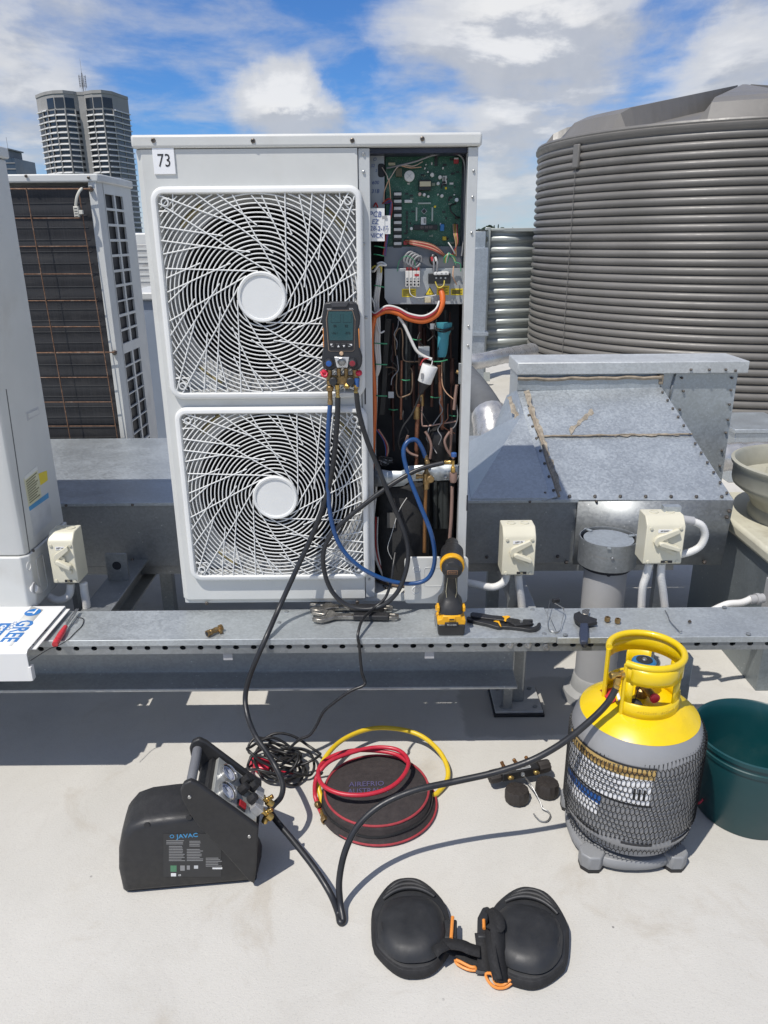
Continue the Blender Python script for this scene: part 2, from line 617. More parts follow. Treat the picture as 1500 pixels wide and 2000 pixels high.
ORD = ('first', 'second', 'third', 'fourth', 'fifth', 'sixth', 'seventh', 'eighth')
FT = [(936, 452, 9, 9, 0), (946, 449, 10, 10, 0), (956, 446, 12, 11, 0), (965, 447, 13, 6, 1), (973, 446, 16, 6, 1), (981, 450, 12, 8, 0), (992, 452, 9, 9, 0), (1001, 450, 11, 6, 1)]
for i, (px, py, h, w, con) in enumerate(FT):
    p = P(px, py, Y=700 + 9 * (i % 3))
    leaf_tree('pine_tree' if con else 'broadleaf_tree', f'far dark pine, {ORD[i]} skyline tree counted from the condenser edge' if con else f'far rounded tree, {ORD[i]} skyline tree counted from the condenser edge',
              p.x, p.y, p.z - h * .8, h, w, 11 + i, bool(con), 'pines on the far skyline' if con else 'rounded trees on the far skyline')

# ---------------------------------------------------------------- apartment tower
YT = 420.0
towm = M('tower_concrete', (.35, .34, .325), .85, 0, .08, .06, 0, 1, (.22, .21, .2), .4, .09)
ledm = M('tower_ledge', (.72, .71, .69), .7, 0, .05, .2)
towg = M('tower_glass', (.02, .026, .035), .12, 0, .3, .3, spec=.6)
SX = 1500 / 1957 * .2      # crop scale helper


def TX(u):
    """crop column of the top storey -> world x at the tower's distance"""
    return P(60 + u / 6.52, 200, Y=YT).x


ztop = P(150, 178, Y=YT).z
zpent = P(150, 207, Y=YT).z
plan = [(75, 13.5), (145, 7.5), (205, 4.0), (300, .8), (430, 0), (560, 3.4), (600, 4.8), (690, 4.8), (700, 3.6), (792, .8), (912, 0), (1045, 4.0), (1145, 12.0), (1240, 19.5)]
pl = [(TX(u) * (YT + d) / YT, YT + d) for u, d in plan]
tower = thing('apartment_tower', 'tall grey concrete apartment tower with curved ribbed front on the left skyline', 'tower', (TX(640), YT, -32))
poly = pl + [(pl[-1][0] - 22, YT + 44), (pl[0][0] + 2, YT + 40)]
MB().prism(poly, lambda u, v, w: (u, v, w), -32, ztop - 0.2).build('wall', towm, tower, smooth=False)
MB().prism([(TX(640) + (a - TX(640)) * 1.01, YT + 20 + (b - YT - 20) * 1.015) for a, b in poly], lambda u, v, w: (u, v, w), ztop - .9, ztop + .5).build('parapet', towm, tower, smooth=False)
fh = 2.62
nf = 30
z1 = zpent - 1.6
unit_win = None


def facet(i):
    a, b = Vector((*pl[i], 0)), Vector((*pl[i + 1], 0))
    t = (b - a).normalized()
    n = Vector((t.y, -t.x, 0))
    return a, b, t, n


winmesh = MB().box(0, 1, -.5, .5, 0, 1)
first_win = {}
FAC = [0, 1, 2, 3, 4, 5, 7, 8, 9, 10, 11, 12]


def put_win(a, b, z, h, n):
    """one window: a shared unit box scaled into place"""
    o = first_win.get('w')
    if o is None:
        o = MB().box(0, 1, -.5, .5, 0, 1).build('window', towg, tower, smooth=False, world=False)
        first_win['w'] = o
    else:
        o = relink(o, tower)
    t = (b - a)
    m = Matrix.Translation(Vector((a.x, a.y, z)) + n * .02) @ Matrix(((t.x, -n.x * .3, 0, 0), (t.y, -n.y * .3, 0, 0), (0, 0, h, 0), (0, 0, 0, 1)))
    o.matrix_local = WM[tower.name].inverted() @ m


for i in FAC:
    a, b, t, n = facet(i)
    L = (b - a).length
    if L < 1.2:
        continue
    m_ = .06
    a2, b2 = a + t * L * m_, b - t * L * m_
    if i in (2, 3, 4, 8, 9, 10):
        put_win(a2, b2, ztop - 7.2, 4.6, n)         # tall top-storey windows
    for f in range(nf):
        z = z1 - f * fh - 1.5
        if z < -6: break
        put_win(a2, b2, z + .05, 1.42, n)
for f in range(nf):
    z = z1 - f * fh
    if z < -6: break
    for i in FAC:
        mb = MB()
        a, b, t, n = facet(i)
        L = (b - a).length
        if L < 3 or (f == 0 and i in (2, 3, 4, 8, 9, 10)):
            continue
        dpt = .95
        q0, q1 = a + t * .25, b - t * .25
        pr = [q0 + n * .05, q1 + n * .05, q1 + n * dpt, q0 + n * dpt]
        lo = [Vector((p.x, p.y, z + .02)) for p in pr]
        hi = [Vector((p.x, p.y, z + .80)) for p in pr[:2]] + [Vector((p.x, p.y, z + .42)) for p in pr[2:]]
        mb.add(lo + hi, [(3, 2, 1, 0), (4, 5, 6, 7), (0, 1, 5, 4), (1, 2, 6, 5), (2, 3, 7, 6), (3, 0, 4, 7)])
        mb.build('ledge', ledm, tower, smooth=False)
for i in (1, 2, 3, 4, 5, 8, 9, 10, 11, 12):
    x, y = pl[i]
    MB().box(x - .22, x + .22, y - .9, y + .3, -8, z1 + .4).build('mullion', towm, tower, smooth=False)
mastm = M('mast_steel', (.35, .34, .34), .6, .4, .2, .5)
mast = thing('radio_mast', 'thin lattice radio mast on the roof of the apartment tower', 'mast', (TX(640), YT + 6, ztop))
mx, my = TX(640), YT + 6
zt = P(152, 108, Y=YT).z
mb = MB()
for k in range(3):
    a = k * 2.09
    mb.cyl((mx + 1.1 * math.cos(a), my + 1.1 * math.sin(a), ztop), (mx + .2 * math.cos(a), my + .2 * math.sin(a), ztop + 9), .10, 5)
mb.cyl((mx, my, ztop), (mx, my, zt), .16, 6, .05).build('pole', mastm, mast)
for k in range(5):
    z = ztop + 3.2 + k * 1.0
    MB().lathe([(1.7, 0), (1.75, .12), (1.6, .12), (1.6, 0)], (mx, my, z), n=10).build('antenna_ring', mastm, mast)
for k in range(6):
    a = k * 1.05
    MB().cyl((mx + 1.7 * math.cos(a), my + 1.7 * math.sin(a), ztop + 2.4), (mx + 1.7 * math.cos(a), my + 1.7 * math.sin(a), ztop + 8.0), .11, 5).build('antenna', mastm, mast)

# dark glass office block at the far left edge
oc = thing('office_block', 'dark blue glass office block with roof plant at the far left edge', 'building', (P(10, 330, Y=520).x, 520, -32))
x0, x1 = P(-60, 330, Y=520).x, P(31, 330, Y=520).x
zt0, zt1 = P(10, 309, Y=520).z, P(10, 292, Y=520).z
ogm = M('office_glass', (.05, .075, .11), .2, 0, .25, .06, spec=.6)
MB().box(x0, x1, 520, 550, -32, zt0).build('wall', ogm, oc, smooth=False)
MB().box(x0, P(20, 330, Y=520).x, 520, 540, zt0, zt1).build('plant_room', M('office_plant', (.2, .21, .22), .7, 0, .1, .1), oc, smooth=False)
MB().box(x0, P(20, 330, Y=520).x + 1, 519, 541, zt1, zt1 + .7).build('roof_slab', towm, oc, smooth=False)
pz = P(17, 268, Y=519).z
MB().cyl((P(17, 300, Y=519).x, 519, zt0), (P(17, 300, Y=519).x, 519, pz), .12, 5).build('flagpole', mastm, oc)
for k in range(6):
    z = zt0 - 3 - k * 3.4
    MB().box(x0, x1 + .1, 519.7, 520, z, z + .5).build('floor_band', towm, oc, smooth=False)

# ---------------------------------------------------------------- water tank
TC = Vector((3.59, 8.47, 0))
TR, TH = 1.97, 2.47
tank = thing('water_tank', 'large round grey-brown corrugated plastic rainwater tank behind the duct cowl', 'tank', TC)
tankm, q = mk('tank_poly')
n1 = q.noise(q.co, 1.3, 7, .6, .4)
n2 = q.noise(q.vmath('MULTIPLY', q.co, (1, 1, .25)), 9, 6, .65)
c_ = q.mix(q.step(n1, .3, .7), (.145, .137, .124), (.180, .170, .155))
c_ = q.mix(q.math('MULTIPLY', q.step(n2, .55, .8), .3), c_, (.23, .215, .19))
q.put(q.b.inputs['Base Color'], c_)
q.put(q.b.inputs['Roughness'], q.step(n2, .3, .7, .36, .52))
bump(q, q.noise(q.co, 6, 5, .6), .15, .01)
NR = 34
prof = []
for i in range(NR):
    z0, dz = .04 + i * (TH - .1) / NR, (TH - .1) / NR
    for k in range(8):
        ph = k / 8
        # fat rounded ribs with a tighter groove between them
        prof.append((TR - .034 * (1 - abs(math.sin(math.pi * ph)) ** .6), z0 + dz * ph))
prof = [(TR - .02, 0)] + prof + [(TR - .01, TH - .06), (TR + .012, TH - .045), (TR + .015, TH - .015), (TR - .01, TH)]
MB().lathe(prof, TC, n=160).build('body', tankm, tank, ang=60)
# vertical mould seam with its lug
sa = math.atan2(P(1100, 330, Y=8).y - 8.47, -1)
seam_dir = Vector((-0.985, -0.45, 0)).normalized()
mb = MB()
tn = Vector((-seam_dir.y, seam_dir.x, 0))
c0 = TC + seam_dir * (TR + .004)
mb.obox(c0 + Vector((0, 0, TH - .16)), (.085, .03, .20), m=Matrix((tn, seam_dir, Vector((0, 0, 1)))).transposed())
mb.build('mould_lug', tankm, tank, bevel=.01)
MB().tube([c0 + seam_dir * .004 + Vector((0, 0, .1 + .1 * k)) for k in range(22)], .003, 5).build('mould_seam', tankm, tank)
# roof: shallow cone with raised radial folds
rows = []
NA = 144
zpk = P(1450, 165, X=TC.x).z
for j in range(15):
    t = j / 14
    r_ = (TR - .02) * (1 - t) + .10 * t
    row = []
    for i in range(NA + 1):
        a = 2 * math.pi * i / NA
        f = (a + .35) / (2 * math.pi) * 8
        k = abs((f % 1) - .5) * 2
        rib = max(0, min(1, (k - .46) / .07))
        ed = max(0, min(1, (t - .03) / .05))
        base = TH - .005 + (zpk - TH - .16) * t * .95
        row.append(TC + Vector((r_ * math.cos(a), r_ * math.sin(a), base + rib * ed * (.165 + .0 * t))))
    rows.append(row)
mb = MB()
for a, b in zip(rows, rows[1:]):
    mb.sheet([a, b])
mb.add(rows[-1][:-1], [tuple(range(NA))])
mb.build('roof', tankm, tank, ang=24)
lip = [TC + Vector(((TR - .015) * math.cos(a * .0873), (TR - .015) * math.sin(a * .0873), TH + .004)) for a in range(72)]
MB().tube(lip, .022, 8, closed=True).build('rim', tankm, tank)

# corrugated zinc plant screen left of the tank
zinc = M('zincalume', (.42, .45, .43), .42, .3, .08, 3, 0, 1, (.4, .4, .38), .4, 5)
scr = thing('corrugated_screen', 'pale zinc corrugated screen wall between the condenser and the big tank', 'screen', (1.4, 8.2, 0))


def corr(xa, ya, xb, yb, z0, z1, pitch=.118, amp=.022):
    a, b = Vector((xa, ya, 0)), Vector((xb, yb, 0))
    t = (b - a).normalized()
    n = Vector((t.y, -t.x, 0))
    rows = []
    k = int((z1 - z0) / pitch * 10)
    for i in range(k + 1):
        z = z0 + (z1 - z0) * i / k
        ph = (z - z0) / pitch
        o = amp * max(-.8, min(.8, 1.5 * math.sin(2 * math.pi * ph)))
        rows.append([a + n * o + Vector((0, 0, z)), b + n * o + Vector((0, 0, z))])
    return rows


YS = 9.4
s0, s1, s2 = P(925, 480, Y=8.9), P(952, 480, Y=YS), P(1075, 480, Y=YS + .2)
zt = P(975, 449, Y=YS).z
MB().sheet(corr(s0.x - .5, 8.3, s1.x, YS, .15, zt)).build('side_sheet', zinc, scr, thick=.003, ang=50)
MB().sheet(corr(s1.x, YS, s2.x, YS + .15, .15, zt)).build('front_sheet', zinc, scr, thick=.003, ang=50)
MB().box(s1.x - .03, s1.x + .03, YS - .03, YS + .03, 0, zt + .03).build('corner_post', zinc, scr, bevel=.006)
MB().box(s1.x, s2.x, YS + .02, YS + .10, zt - .02, zt + .02).build('cap_rail', zinc, scr, bevel=.004)
MB().box(s0.x - .5, s1.x, 8.75, 8.79, .05, .15).build('bottom_rail', zinc, scr)

# tall galvanised riser just right of the condenser
rs = thing('duct_riser', 'narrow upright galvanised duct riser right behind the condenser edge', 'duct', (P(932, 600, Y=5.6).x, 5.6, 0))
ra, rb = P(905, 560, Y=5.6).x, P(951, 560, Y=5.6).x
zz = P(930, 484, Y=5.6).z
MB().box(ra, rb, 5.6, 5.95, .5, zz).build('shaft', galv, rs, bevel=.004)
MB().box(ra - .02, rb + .02, 5.58, 5.97, P(930, 652, Y=5.6).z - .012, P(930, 652, Y=5.6).z + .012).build('flange', galv, rs)
MB().box(ra, rb - .04, 5.61, 5.95, 0, .5).build('base_box', galvd, rs, bevel=.004)
MB().box(P(925, 500, Y=5.6).x, P(948, 500, Y=5.6).x, 5.62, 5.66, zz - .02, P(940, 452, Y=5.6).z).build('bracket', galv, rs, bevel=.003)

# ---------------------------------------------------------------- ducts behind the condenser
YD, ZD, ZB = 2.66, .693, .430       # front face plane, top, bottom
dk = thing('galvanised_duct', 'long low galvanised air duct running behind the condensers', 'duct', (-1.0, YD, ZB))
xl, xr = -2.6, .72
yback = 3.62
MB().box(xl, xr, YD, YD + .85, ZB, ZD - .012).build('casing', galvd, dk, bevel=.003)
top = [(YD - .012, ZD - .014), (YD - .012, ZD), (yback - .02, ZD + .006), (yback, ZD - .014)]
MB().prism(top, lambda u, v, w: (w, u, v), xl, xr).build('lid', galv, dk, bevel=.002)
for k in range(14):
    x = xl + .2 + k * .245
    MB().sphere((x, YD - .012, ZD - .008), .006, 8).build('rivet', screwm, dk)
for k in range(9):
    x = -1.5 + k * .27
    MB().sphere((x, YD - .003, ZB + .03), .007, 8).build('rivet', screwm, dk)
MB().box(xl, 1.12, YD + .03, YD + .08, ZB - .045, ZB - .002).build('support_angle', galvd, dk)

# cowl on the right
cw = thing('intake_cowl', 'galvanised sheet-metal cowl with sloping hood right of the open condenser', 'duct', (.95, YD, ZB))
A = lambda x, y, **k: P(x, y, **k)
fBL, fBR = Vector((.72, YD - .01, ZB)), P(1408, 1103, Y=YD - .01)
fTR = P(1433, 977, Y=YD - .01)
fTL = P(1078, 976, Y=YD - .01)
# hood back box: front plane YC
YC = 3.30
cTL, cTR = P(984, 722, Y=YC), P(1290, 744, Y=YC)
# sloping panels: lower edge along the duct front, upper edge on the box front plane
uL, uR = P(1009, 762, Y=YC), P(1290, 754, Y=YC)
mL, mR = fTL.lerp(uL, .53), fTR.lerp(uR, .53)
mb = MB()


def slab(name, quad, mat, parent, t=.004, bevel=0):
    a, b, c, d = [Vector(p) for p in quad]
    n = (b - a).cross(d - a).normalized()
    m_ = MB()
    m_.add([a, b, c, d, a - n * t, b - n * t, c - n * t, d - n * t], [(0, 1, 2, 3), (7, 6, 5, 4), (0, 4, 5, 1), (1, 5, 6, 2), (2, 6, 7, 3), (3, 7, 4, 0)])
    return m_.build(name, mat, parent, smooth=False, bevel=bevel)


slab('hood_panel', (fTL, fTR, mR, mL), galv, cw)
up_ = Vector((0, .004, .004))
slab('hood_panel', (mL + up_ * 1.4, mR + up_ * 1.4, uR + up_, uL + up_), galv, cw)
# left flank of the hood, joining the duct
lf = P(918, 972, Y=YD - .01)
kL = P(958, 838, Y=3.28)
lk = P(918, 855, Y=3.28)
slab('hood_flank', (Vector((fTL.x - .30, YD - .008, ZD + .004)), fTL + Vector((-.004, 0, .006)), P(1022, 806, Y=3.10), Vector((P(905, 855, Y=3.5).x, 3.42, ZD + .012))), galv, cw)
slab('hood_flank', (P(960, 846, Y=3.28), P(1022, 808, Y=3.10), uL, P(990, 772, Y=YC + .10)), galv, cw)
# cover strip along the fold, with rivets and sealant
e0, e1 = fTL, uL
dv = (e1 - e0)
nn = Vector((-.35, -.55, .75)).normalized()
sd = dv.cross(nn).normalized()
slab('cover_strip', (e0 - sd * .024 + nn * .010, e0 + sd * .024 + nn * .010, e0 + dv * .8 + sd * .020 + nn * .010, e0 + dv * .8 - sd * .020 + nn * .010), galv, cw)
seal = M('sealant_brown', (.26, .215, .16), .8, 0, .25, 40, .3, 100)
for s_ in (-1, 1):
    w = random.Random(3 + s_)
    pts = [e0 + dv * (.78 * k / 12) + sd * s_ * (.030 + w.uniform(-.004, .004)) + nn * .007 for k in range(13)]
    MB().tube(spl(pts, 3), .006, 6).build('sealant_bead', seal, cw)
pts = [mL.lerp(mR, k / 14) + Vector((0, random.uniform(-.004, .004), random.uniform(-.001, .002))) + nn * .006 for k in range(15)]
MB().tube(spl(pts, 2), .004, 6).build('sealant_bead', seal, cw)
def smear(pts, w0, w1, seed, off=.0075, dirv_=None):
    rn_ = random.Random(seed)
    rows_ = []
    for i, p in enumerate(pts):
        w = rn_.uniform(w0, w1)
        sd_ = dirv_ or sd
        o_ = rn_.uniform(-.004, .004)
        rows_.append([p + nn * off + sd_ * (o_ - w), p + nn * (off + .001) + sd_ * o_, p + nn * off + sd_ * (o_ + w)])
    MB().sheet(rows_).build('sealant_smear', M('sealant_smear', (.27, .235, .185), .85, 0, .3, 50, .3, 120), cw, ang=70)


for s_ in (-1, 1):
    smear([e0 + dv * (.03 + .92 * k / 30) + sd * s_ * .036 for k in range(31)], .005, .013, 50 + s_)
smear([mL.lerp(mR, .02 + .9 * k / 36) for k in range(37)], .003, .008, 77, .006, (uL - fTL).normalized())
smear([mL.lerp(mR, .25 + .2 * k / 10) + (uL - fTL) * (.04 + .02 * k) for k in range(11)], .006, .022, 78, .007, (uL - fTL).normalized())
for k in range(7):
    for s_ in (-1, 1):
        MB().sphere(e0 + dv * (.05 + .11 * k) + sd * s_ * .016 + nn * .012, .006, 8).build('rivet', screwm, cw)
for k in range(7):
    p_ = fTL.lerp(fTR, .1 + .14 * k) + Vector((0, .012, .010))
    MB().sphere(p_, .007, 8).build('rivet', screwm, cw)
for k in range(12):
    p_ = fTR.lerp(uR, .04 + .08 * k) + Vector((-.014, 0, .008))
    MB().sphere(p_, .006, 8).build('rivet', screwm, cw)
# front skirt below the hood
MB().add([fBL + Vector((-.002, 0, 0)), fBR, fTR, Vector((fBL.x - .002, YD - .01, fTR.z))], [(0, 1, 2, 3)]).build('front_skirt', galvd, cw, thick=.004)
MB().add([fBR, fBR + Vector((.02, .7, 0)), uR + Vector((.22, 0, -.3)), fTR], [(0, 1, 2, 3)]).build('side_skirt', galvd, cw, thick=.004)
for px, py in ((1425, 998), (1420, 1010), (1106, 1098), (1376, 1098)):
    p_ = P(px, py, Y=YD - .016)
    MB().sphere(p_, .008, 8).build('rivet', screwm, cw)
# upright box with its lid
bxL, bxR = P(1010, 745, Y=YC + .01).x, P(1437, 760, Y=YC + .01).x
zl0, zl1 = P(1100, 732, Y=YC - .02).z, P(1100, 708, Y=YC - .02).z
zbox = zl0 + .004
yb = P(984, 693, Z=zl1).y - .02
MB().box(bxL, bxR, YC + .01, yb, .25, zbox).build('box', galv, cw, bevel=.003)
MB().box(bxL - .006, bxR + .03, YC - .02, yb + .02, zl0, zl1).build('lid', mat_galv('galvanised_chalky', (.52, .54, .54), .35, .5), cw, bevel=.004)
MB().box(uL.x, P(1288, 750, Y=YC).x, YC - .012, YC + .012, uL.z, zl0 - .012).build('upper_fascia', galv, cw, bevel=.002)
pts = [Vector((uL.x + (P(1288, 750, Y=YC).x - uL.x) * k / 16, YC - .015, zl0 - .016 + random.uniform(-.006, .004))) for k in range(17)]
MB().tube(spl(pts, 2), .008, 6).build('sealant_bead', seal, cw)
for k, (px, py) in enumerate(((1332, 738), (1335, 764), (1328, 800), (1430, 738), (1428, 762), (1425, 790), (1422, 820), (1418, 845), (1410, 880), (1406, 910), (1350, 722), (1386, 722), (1418, 722), (1437, 724))):
    yy = YC - .024 if py < 730 else YC + .004
    MB().sphere(P(px, py, Y=yy), .0065, 8).build('rivet', screwm, cw)
MB().sheet([[P(1318, 730, Y=YC + .004), P(1321, 730, Y=YC + .004)], [P(1300, 800, Y=YC + .004), P(1303, 800, Y=YC + .004)]]).build('joint_line', galvd, cw, thick=.002)
MB().box(P(1285, 740, Y=YC).x, P(1294, 740, Y=YC).x, YC - .016, YC + .012, P(1290, 750, Y=YC).z, zl0 - .002).build('sealant_blob', seal, cw, bevel=.003)

# insulated pipes and small roof boxes behind the cowl
foil = M('foil_wrap', (.55, .54, .52), .32, .7, .15, 12, .8, 40, (.35, .31, .26), .4, 6)
lag = M('grey_lagging', (.10, .105, .11), .7, 0, .15, 8, .4, 60)
mb = MB()
pth = [P(1400, 893, Y=4.3), P(1520, 890, Y=4.3), P(1640, 888, Y=4.3)]
mb.tube(spl(pth, 12), [.082 + .0025 * ((i * 7) % 3) for i in range(25)], 20)
mb.build('foil_pipe', foil, None, label='thick foil-wrapped refrigerant pipe lying on the roof behind the cowl', cat='pipe', ang=60)
pa = spl([P(880, 705, Y=5.0), P(930, 706, Y=4.95), P(985, 695, Y=5.2), P(1040, 684, Y=5.6)], 8)
MB().tube(pa, [.050 + .003 * (i % 2) for i in range(len(pa))], 16).build('foil_pipe', foil, None, label='thin silver spiral pipe sloping up beside the condenser edge', cat='pipe', ang=60)
pa = spl([P(905, 735, Y=4.6), P(932, 770, Y=4.2), P(955, 808, Y=4.0), P(962, 850, Y=3.9), P(960, 880, Y=3.9)], 8)
t_ = thing('lagged_pipe', 'dark grey lagged pipe with silver taped elbow left of the cowl', 'pipe', pa[0])
MB().tube(pa[:20], .082, 18).build('lagging', lag, t_)
MB().tube(pa[16:], [.094, .098, .1, .098, .1, .097, .1, .099, .1, .098, .1, .098, .1, .098, .1, .1, .1][:len(pa) - 16], 18).build('foil_elbow', foil, t_)
bx = thing('roof_box', 'small flat galvanised junction box beside the foil pipe at right edge', 'box', P(1480, 860, Z=0))
p0, p1 = P(1436, 852, Y=5.0), P(1560, 852, Y=5.0)
MB().box(p0.x, p1.x, 5.0, 5.5, 0, p0.z + .02).build('casing', galv, bx, bevel=.004)
MB().box(p0.x - .015, p1.x, 4.985, 5.52, p0.z + .022, p0.z + .05).build('lid', galv, bx, bevel=.004)
mb = MB().box(P(920, 728, Z=.05).x, P(982, 728, Z=.05).x, 6.4, 6.9, 0, .10)
mb.build('roof_hatch', M('hatch_grey', (.4, .4, .38), .7), None, bevel=.01, label='low grey roof hatch on the floor beyond the spiral pipe', cat='hatch')

# ---------------------------------------------------------------- front equipment rail
rail = thing('equipment_rail', 'galvanised perforated equipment rail carrying the tools in front of the condenser', 'rail', (0, 2.06, 0))
ZT, YA, YB = .497, 1.972, 2.162
xs = P(1088, 1243, Y=YA).x
for a, b, dz in ((-2.3, xs, 0.0), (xs + .0015, 2.3, -.0035)):
    sec = [(YA, ZT - .020 + dz), (YA, ZT + dz), (YB, ZT + dz), (YB, ZT - .022 + dz), (YB - .003, ZT - .022 + dz), (YB - .003, ZT - .003 + dz), (YA + .003, ZT - .003 + dz), (YA + .003, ZT - .020 + dz)]
    MB().prism(sec, lambda u, v, w: (w, u, v), a, b).build('top_cover', galvt, rail, bevel=.0012)
# perforated angle below the cover: real holes
zc0, zc1 = ZT - .05, ZT - .006
cell = .0525
nseg = 12
mb = MB()
x = -2.2
zh = ZT - .0295
rh = .0078
while x < 2.2:
    c0 = Vector((x + cell / 2, YA + .005, zh))
    ring, outer = [], []
    for k in range(nseg):
        a = 2 * math.pi * (k + .5) / nseg
        ring.append(c0 + Vector((rh * 1.15 * math.cos(a), 0, rh * math.sin(a))))
        ca, sa_ = math.cos(a), math.sin(a)
        tx = (cell / 2) / abs(ca) if abs(ca) > 1e-6 else 9
        tz = ((zc1 - zh) if sa_ > 0 else (zh - zc0)) / abs(sa_) if abs(sa_) > 1e-6 else 9
        outer.append(c0 + Vector((ca, 0, sa_)) * min(tx, tz))
    o_ = len(mb.v)
    back = [p + Vector((0, .004, 0)) for p in ring]
    fs = []
    for k in range(nseg):
        k2 = (k + 1) % nseg
        fs.append((k, k2, nseg + k2, nseg + k))
        fs.append((2 * nseg + k, 2 * nseg + k2, k2, k))
    mb.add(ring + outer + back, fs)
    # fill the corners of the cell
    for sx_ in (-1, 1):
        for sz_, zz_ in ((1, zc1), (-1, zc0)):
            cn = c0 + Vector((sx_ * cell / 2, 0, 0)); cn.z = zz_
            near = sorted(outer, key=lambda p: (p - cn).length)[:2]
            mb.add([near[0], near[1], cn], [(0, 1, 2)])
    x += cell
mb.build('perforated_angle', galvd, rail, fix=True, smooth=False)
MB().box(-2.2, 2.2, YA + .05, YA + .055, zc0 + .002, ZT - .024).build('backing_flange', galvd, rail)
MB().box(-2.2, 2.2, YA + .006, YA + .05, zc0 + .0005, zc0 + .004).build('lower_flange', galvd, rail)
# parallel-flange channel underneath, ending at the foot plate
xe = P(1011, 1343, Y=2.045).x
chm = mat_galv('channel_galv', (.34, .35, .345), .25, .55, .1)
sec = [(2.045, .272), (2.20, .272), (2.20, .446), (2.06, .446), (2.06, .436), (2.135, .434), (2.135, .290), (2.128, .285), (2.045, .283)]
MB().prism(sec, lambda u, v, w: (w, u, v), -2.3, xe).build('channel_beam', chm, rail, bevel=.002)
for px in (447, 838):
    p_ = P(px, 1280, Y=2.0)
    MB().box(p_.x - .014, p_.x + .014, 1.985, 1.99, .432 - .012, .446).build('clip', M('clip_grey', (.42, .42, .42), .5), rail)
for px, py in ((996, 1258), (1031, 1258), (1067, 1262)):
    p_ = P(px, py + 2, Y=YA)
    MB().lathe([(.011, 0), (.011, .003), (.0075, .003), (.0075, .012), (.004, .012), (.004, .018)], p_ + Vector((0, .004, 0)), (0, -1, 0), 6).build('bolt', steelm, rail, smooth=False)
for px, py in ((1040, 1191), (1063, 1238), (1415, 1186), (1462, 1238), (900, 1190), (560, 1195), (545, 1216), (1104, 1240)):
    p_ = P(px, py, Z=ZT)
    MB().lathe([(.0075, 0), (.007, .002), (.003, .003)], p_, n=10).build('rivet', galvd, rail)
pc = P(1006, 1372, Z=0)
MB().box(pc.x - .085, pc.x + .085, 2.29, 2.455, .012, .022).build('foot_plate', M('foot_grey', (.36, .36, .35), .6, 0, .1, 20), rail, bevel=.003)
MB().box(pc.x - .09, pc.x + .09, 2.285, 2.46, 0, .0115).build('rubber_pad', blackr, rail, bevel=.002)
MB().box(pc.x - .025, pc.x + .025, 2.35, 2.40, .022, .40).build('leg', galvd, rail, bevel=.003)
for a, b in ((-.06, 2.315), (.06, 2.315), (-.06, 2.43), (.06, 2.43)):
    MB().lathe([(.008, 0), (.008, .006)], (pc.x + a, b, .022), n=6).build('bolt', galvd, rail, smooth=False)
MB().box(pc.x - .03, pc.x + .03, 2.2, 3.1, .36, .445).build('cross_beam', chm, rail, bevel=.003)
# left cross beam with its upstand plate
pl_ = P(190, 1187, Z=.47)
xb = P(235, 1110, Y=2.5).x
cb = MB()
cb.prism([(xb - .05, .46), (xb + .05, .46), (xb + .05, .452), (xb + .006, .448), (xb + .006, .372), (xb + .05, .368), (xb + .05, .36), (xb - .05, .36), (xb - .05, .368), (xb - .006, .372), (xb - .006, .448), (xb - .05, .452)],
         lambda u, v, w: (u, w, v), 2.17, 3.2)
cb.build('cross_beam', galvd, rail, bevel=.002)
up0_ = P(229, 1145, Y=2.47)
ptop = P(229, 1082, Y=2.47).z
mb = MB()
prf = rrect(.075, ptop - .46, .004, 2, xb, (ptop + .46) / 2)
mb.prism(prf, lambda u, v, w: (u, w, v), 2.47, 2.478)
mb.build('upstand_plate', galvd, rail)
MB().cyl((xb, 2.4695, ptop - .045), (xb, 2.4705, ptop - .045), .016, 16).build('plate_hole', dark, rail)
for yy in ():
    MB().box(-2.2, 1.3, yy, yy + .04, .462, .503).build('skid_bar', galvd, rail, bevel=.002)
MB().box(P(1323, 1290, Y=2.15).x, P(1352, 1290, Y=2.15).x, 2.14, 2.18, 0, P(1340, 1283, Y=2.15).z).build('strut_leg', galv, rail, bevel=.002)
# rear legs so the frame stands
for x_ in (xb, -1.9, pc.x):
    MB().box(x_ - .025, x_ + .025, 3.0, 3.05, 0, .362).build('leg', galvd, rail)
# ================================================================ CONDENSERS
YF = 2.16
UX0, UX1, UZ0, UZ1 = -.637, .252, .516, 1.858


def screw(parent, p, r=.006, mat=None, ax=(0, -1, 0), name='screw'):
    return MB().lathe([(r, 0), (r * .95, r * .5), (r * .55, r * .8), (r * .5, r * .35)], p, ax, 10).build(name, mat or screwm, parent)


def holed(mb, x0, x1, z0, z1, hole, y, depth=0.0):
    """rectangle in the plane y with one rounded hole (list of (x, z)), plus the hole's return of given depth"""
    n = len(hole) // 4
    cor = [(x1, z1), (x0, z1), (x0, z0), (x1, z0)]
    vs_ = [(a, y, b) for a, b in hole] + [(a, y, b) for a, b in cor]
    N = len(hole)
    fs = []
    for k in range(4):
        for i in range(n - 1):
            fs.append((k * n + i, k * n + i + 1, N + k))
        e = k * n + n - 1
        f = ((k + 1) % 4) * n
        fs.append((e, f, N + (k + 1) % 4, N + k))
    mb.add(vs_, fs)
    if depth:
        mb.loft([[(a, y, b) for a, b in hole], [(a, y + depth, b) for a, b in hole]], False, False)


unit = thing('outdoor_condenser', 'tall ivory twin-fan outdoor condenser with its wiring bay open, marked 73', 'air conditioner', ((UX0 + UX1) / 2, 2.33, UZ0))
XP = -.062          # front panel ends, service bay post starts
XI0, XI1 = -.030, .226
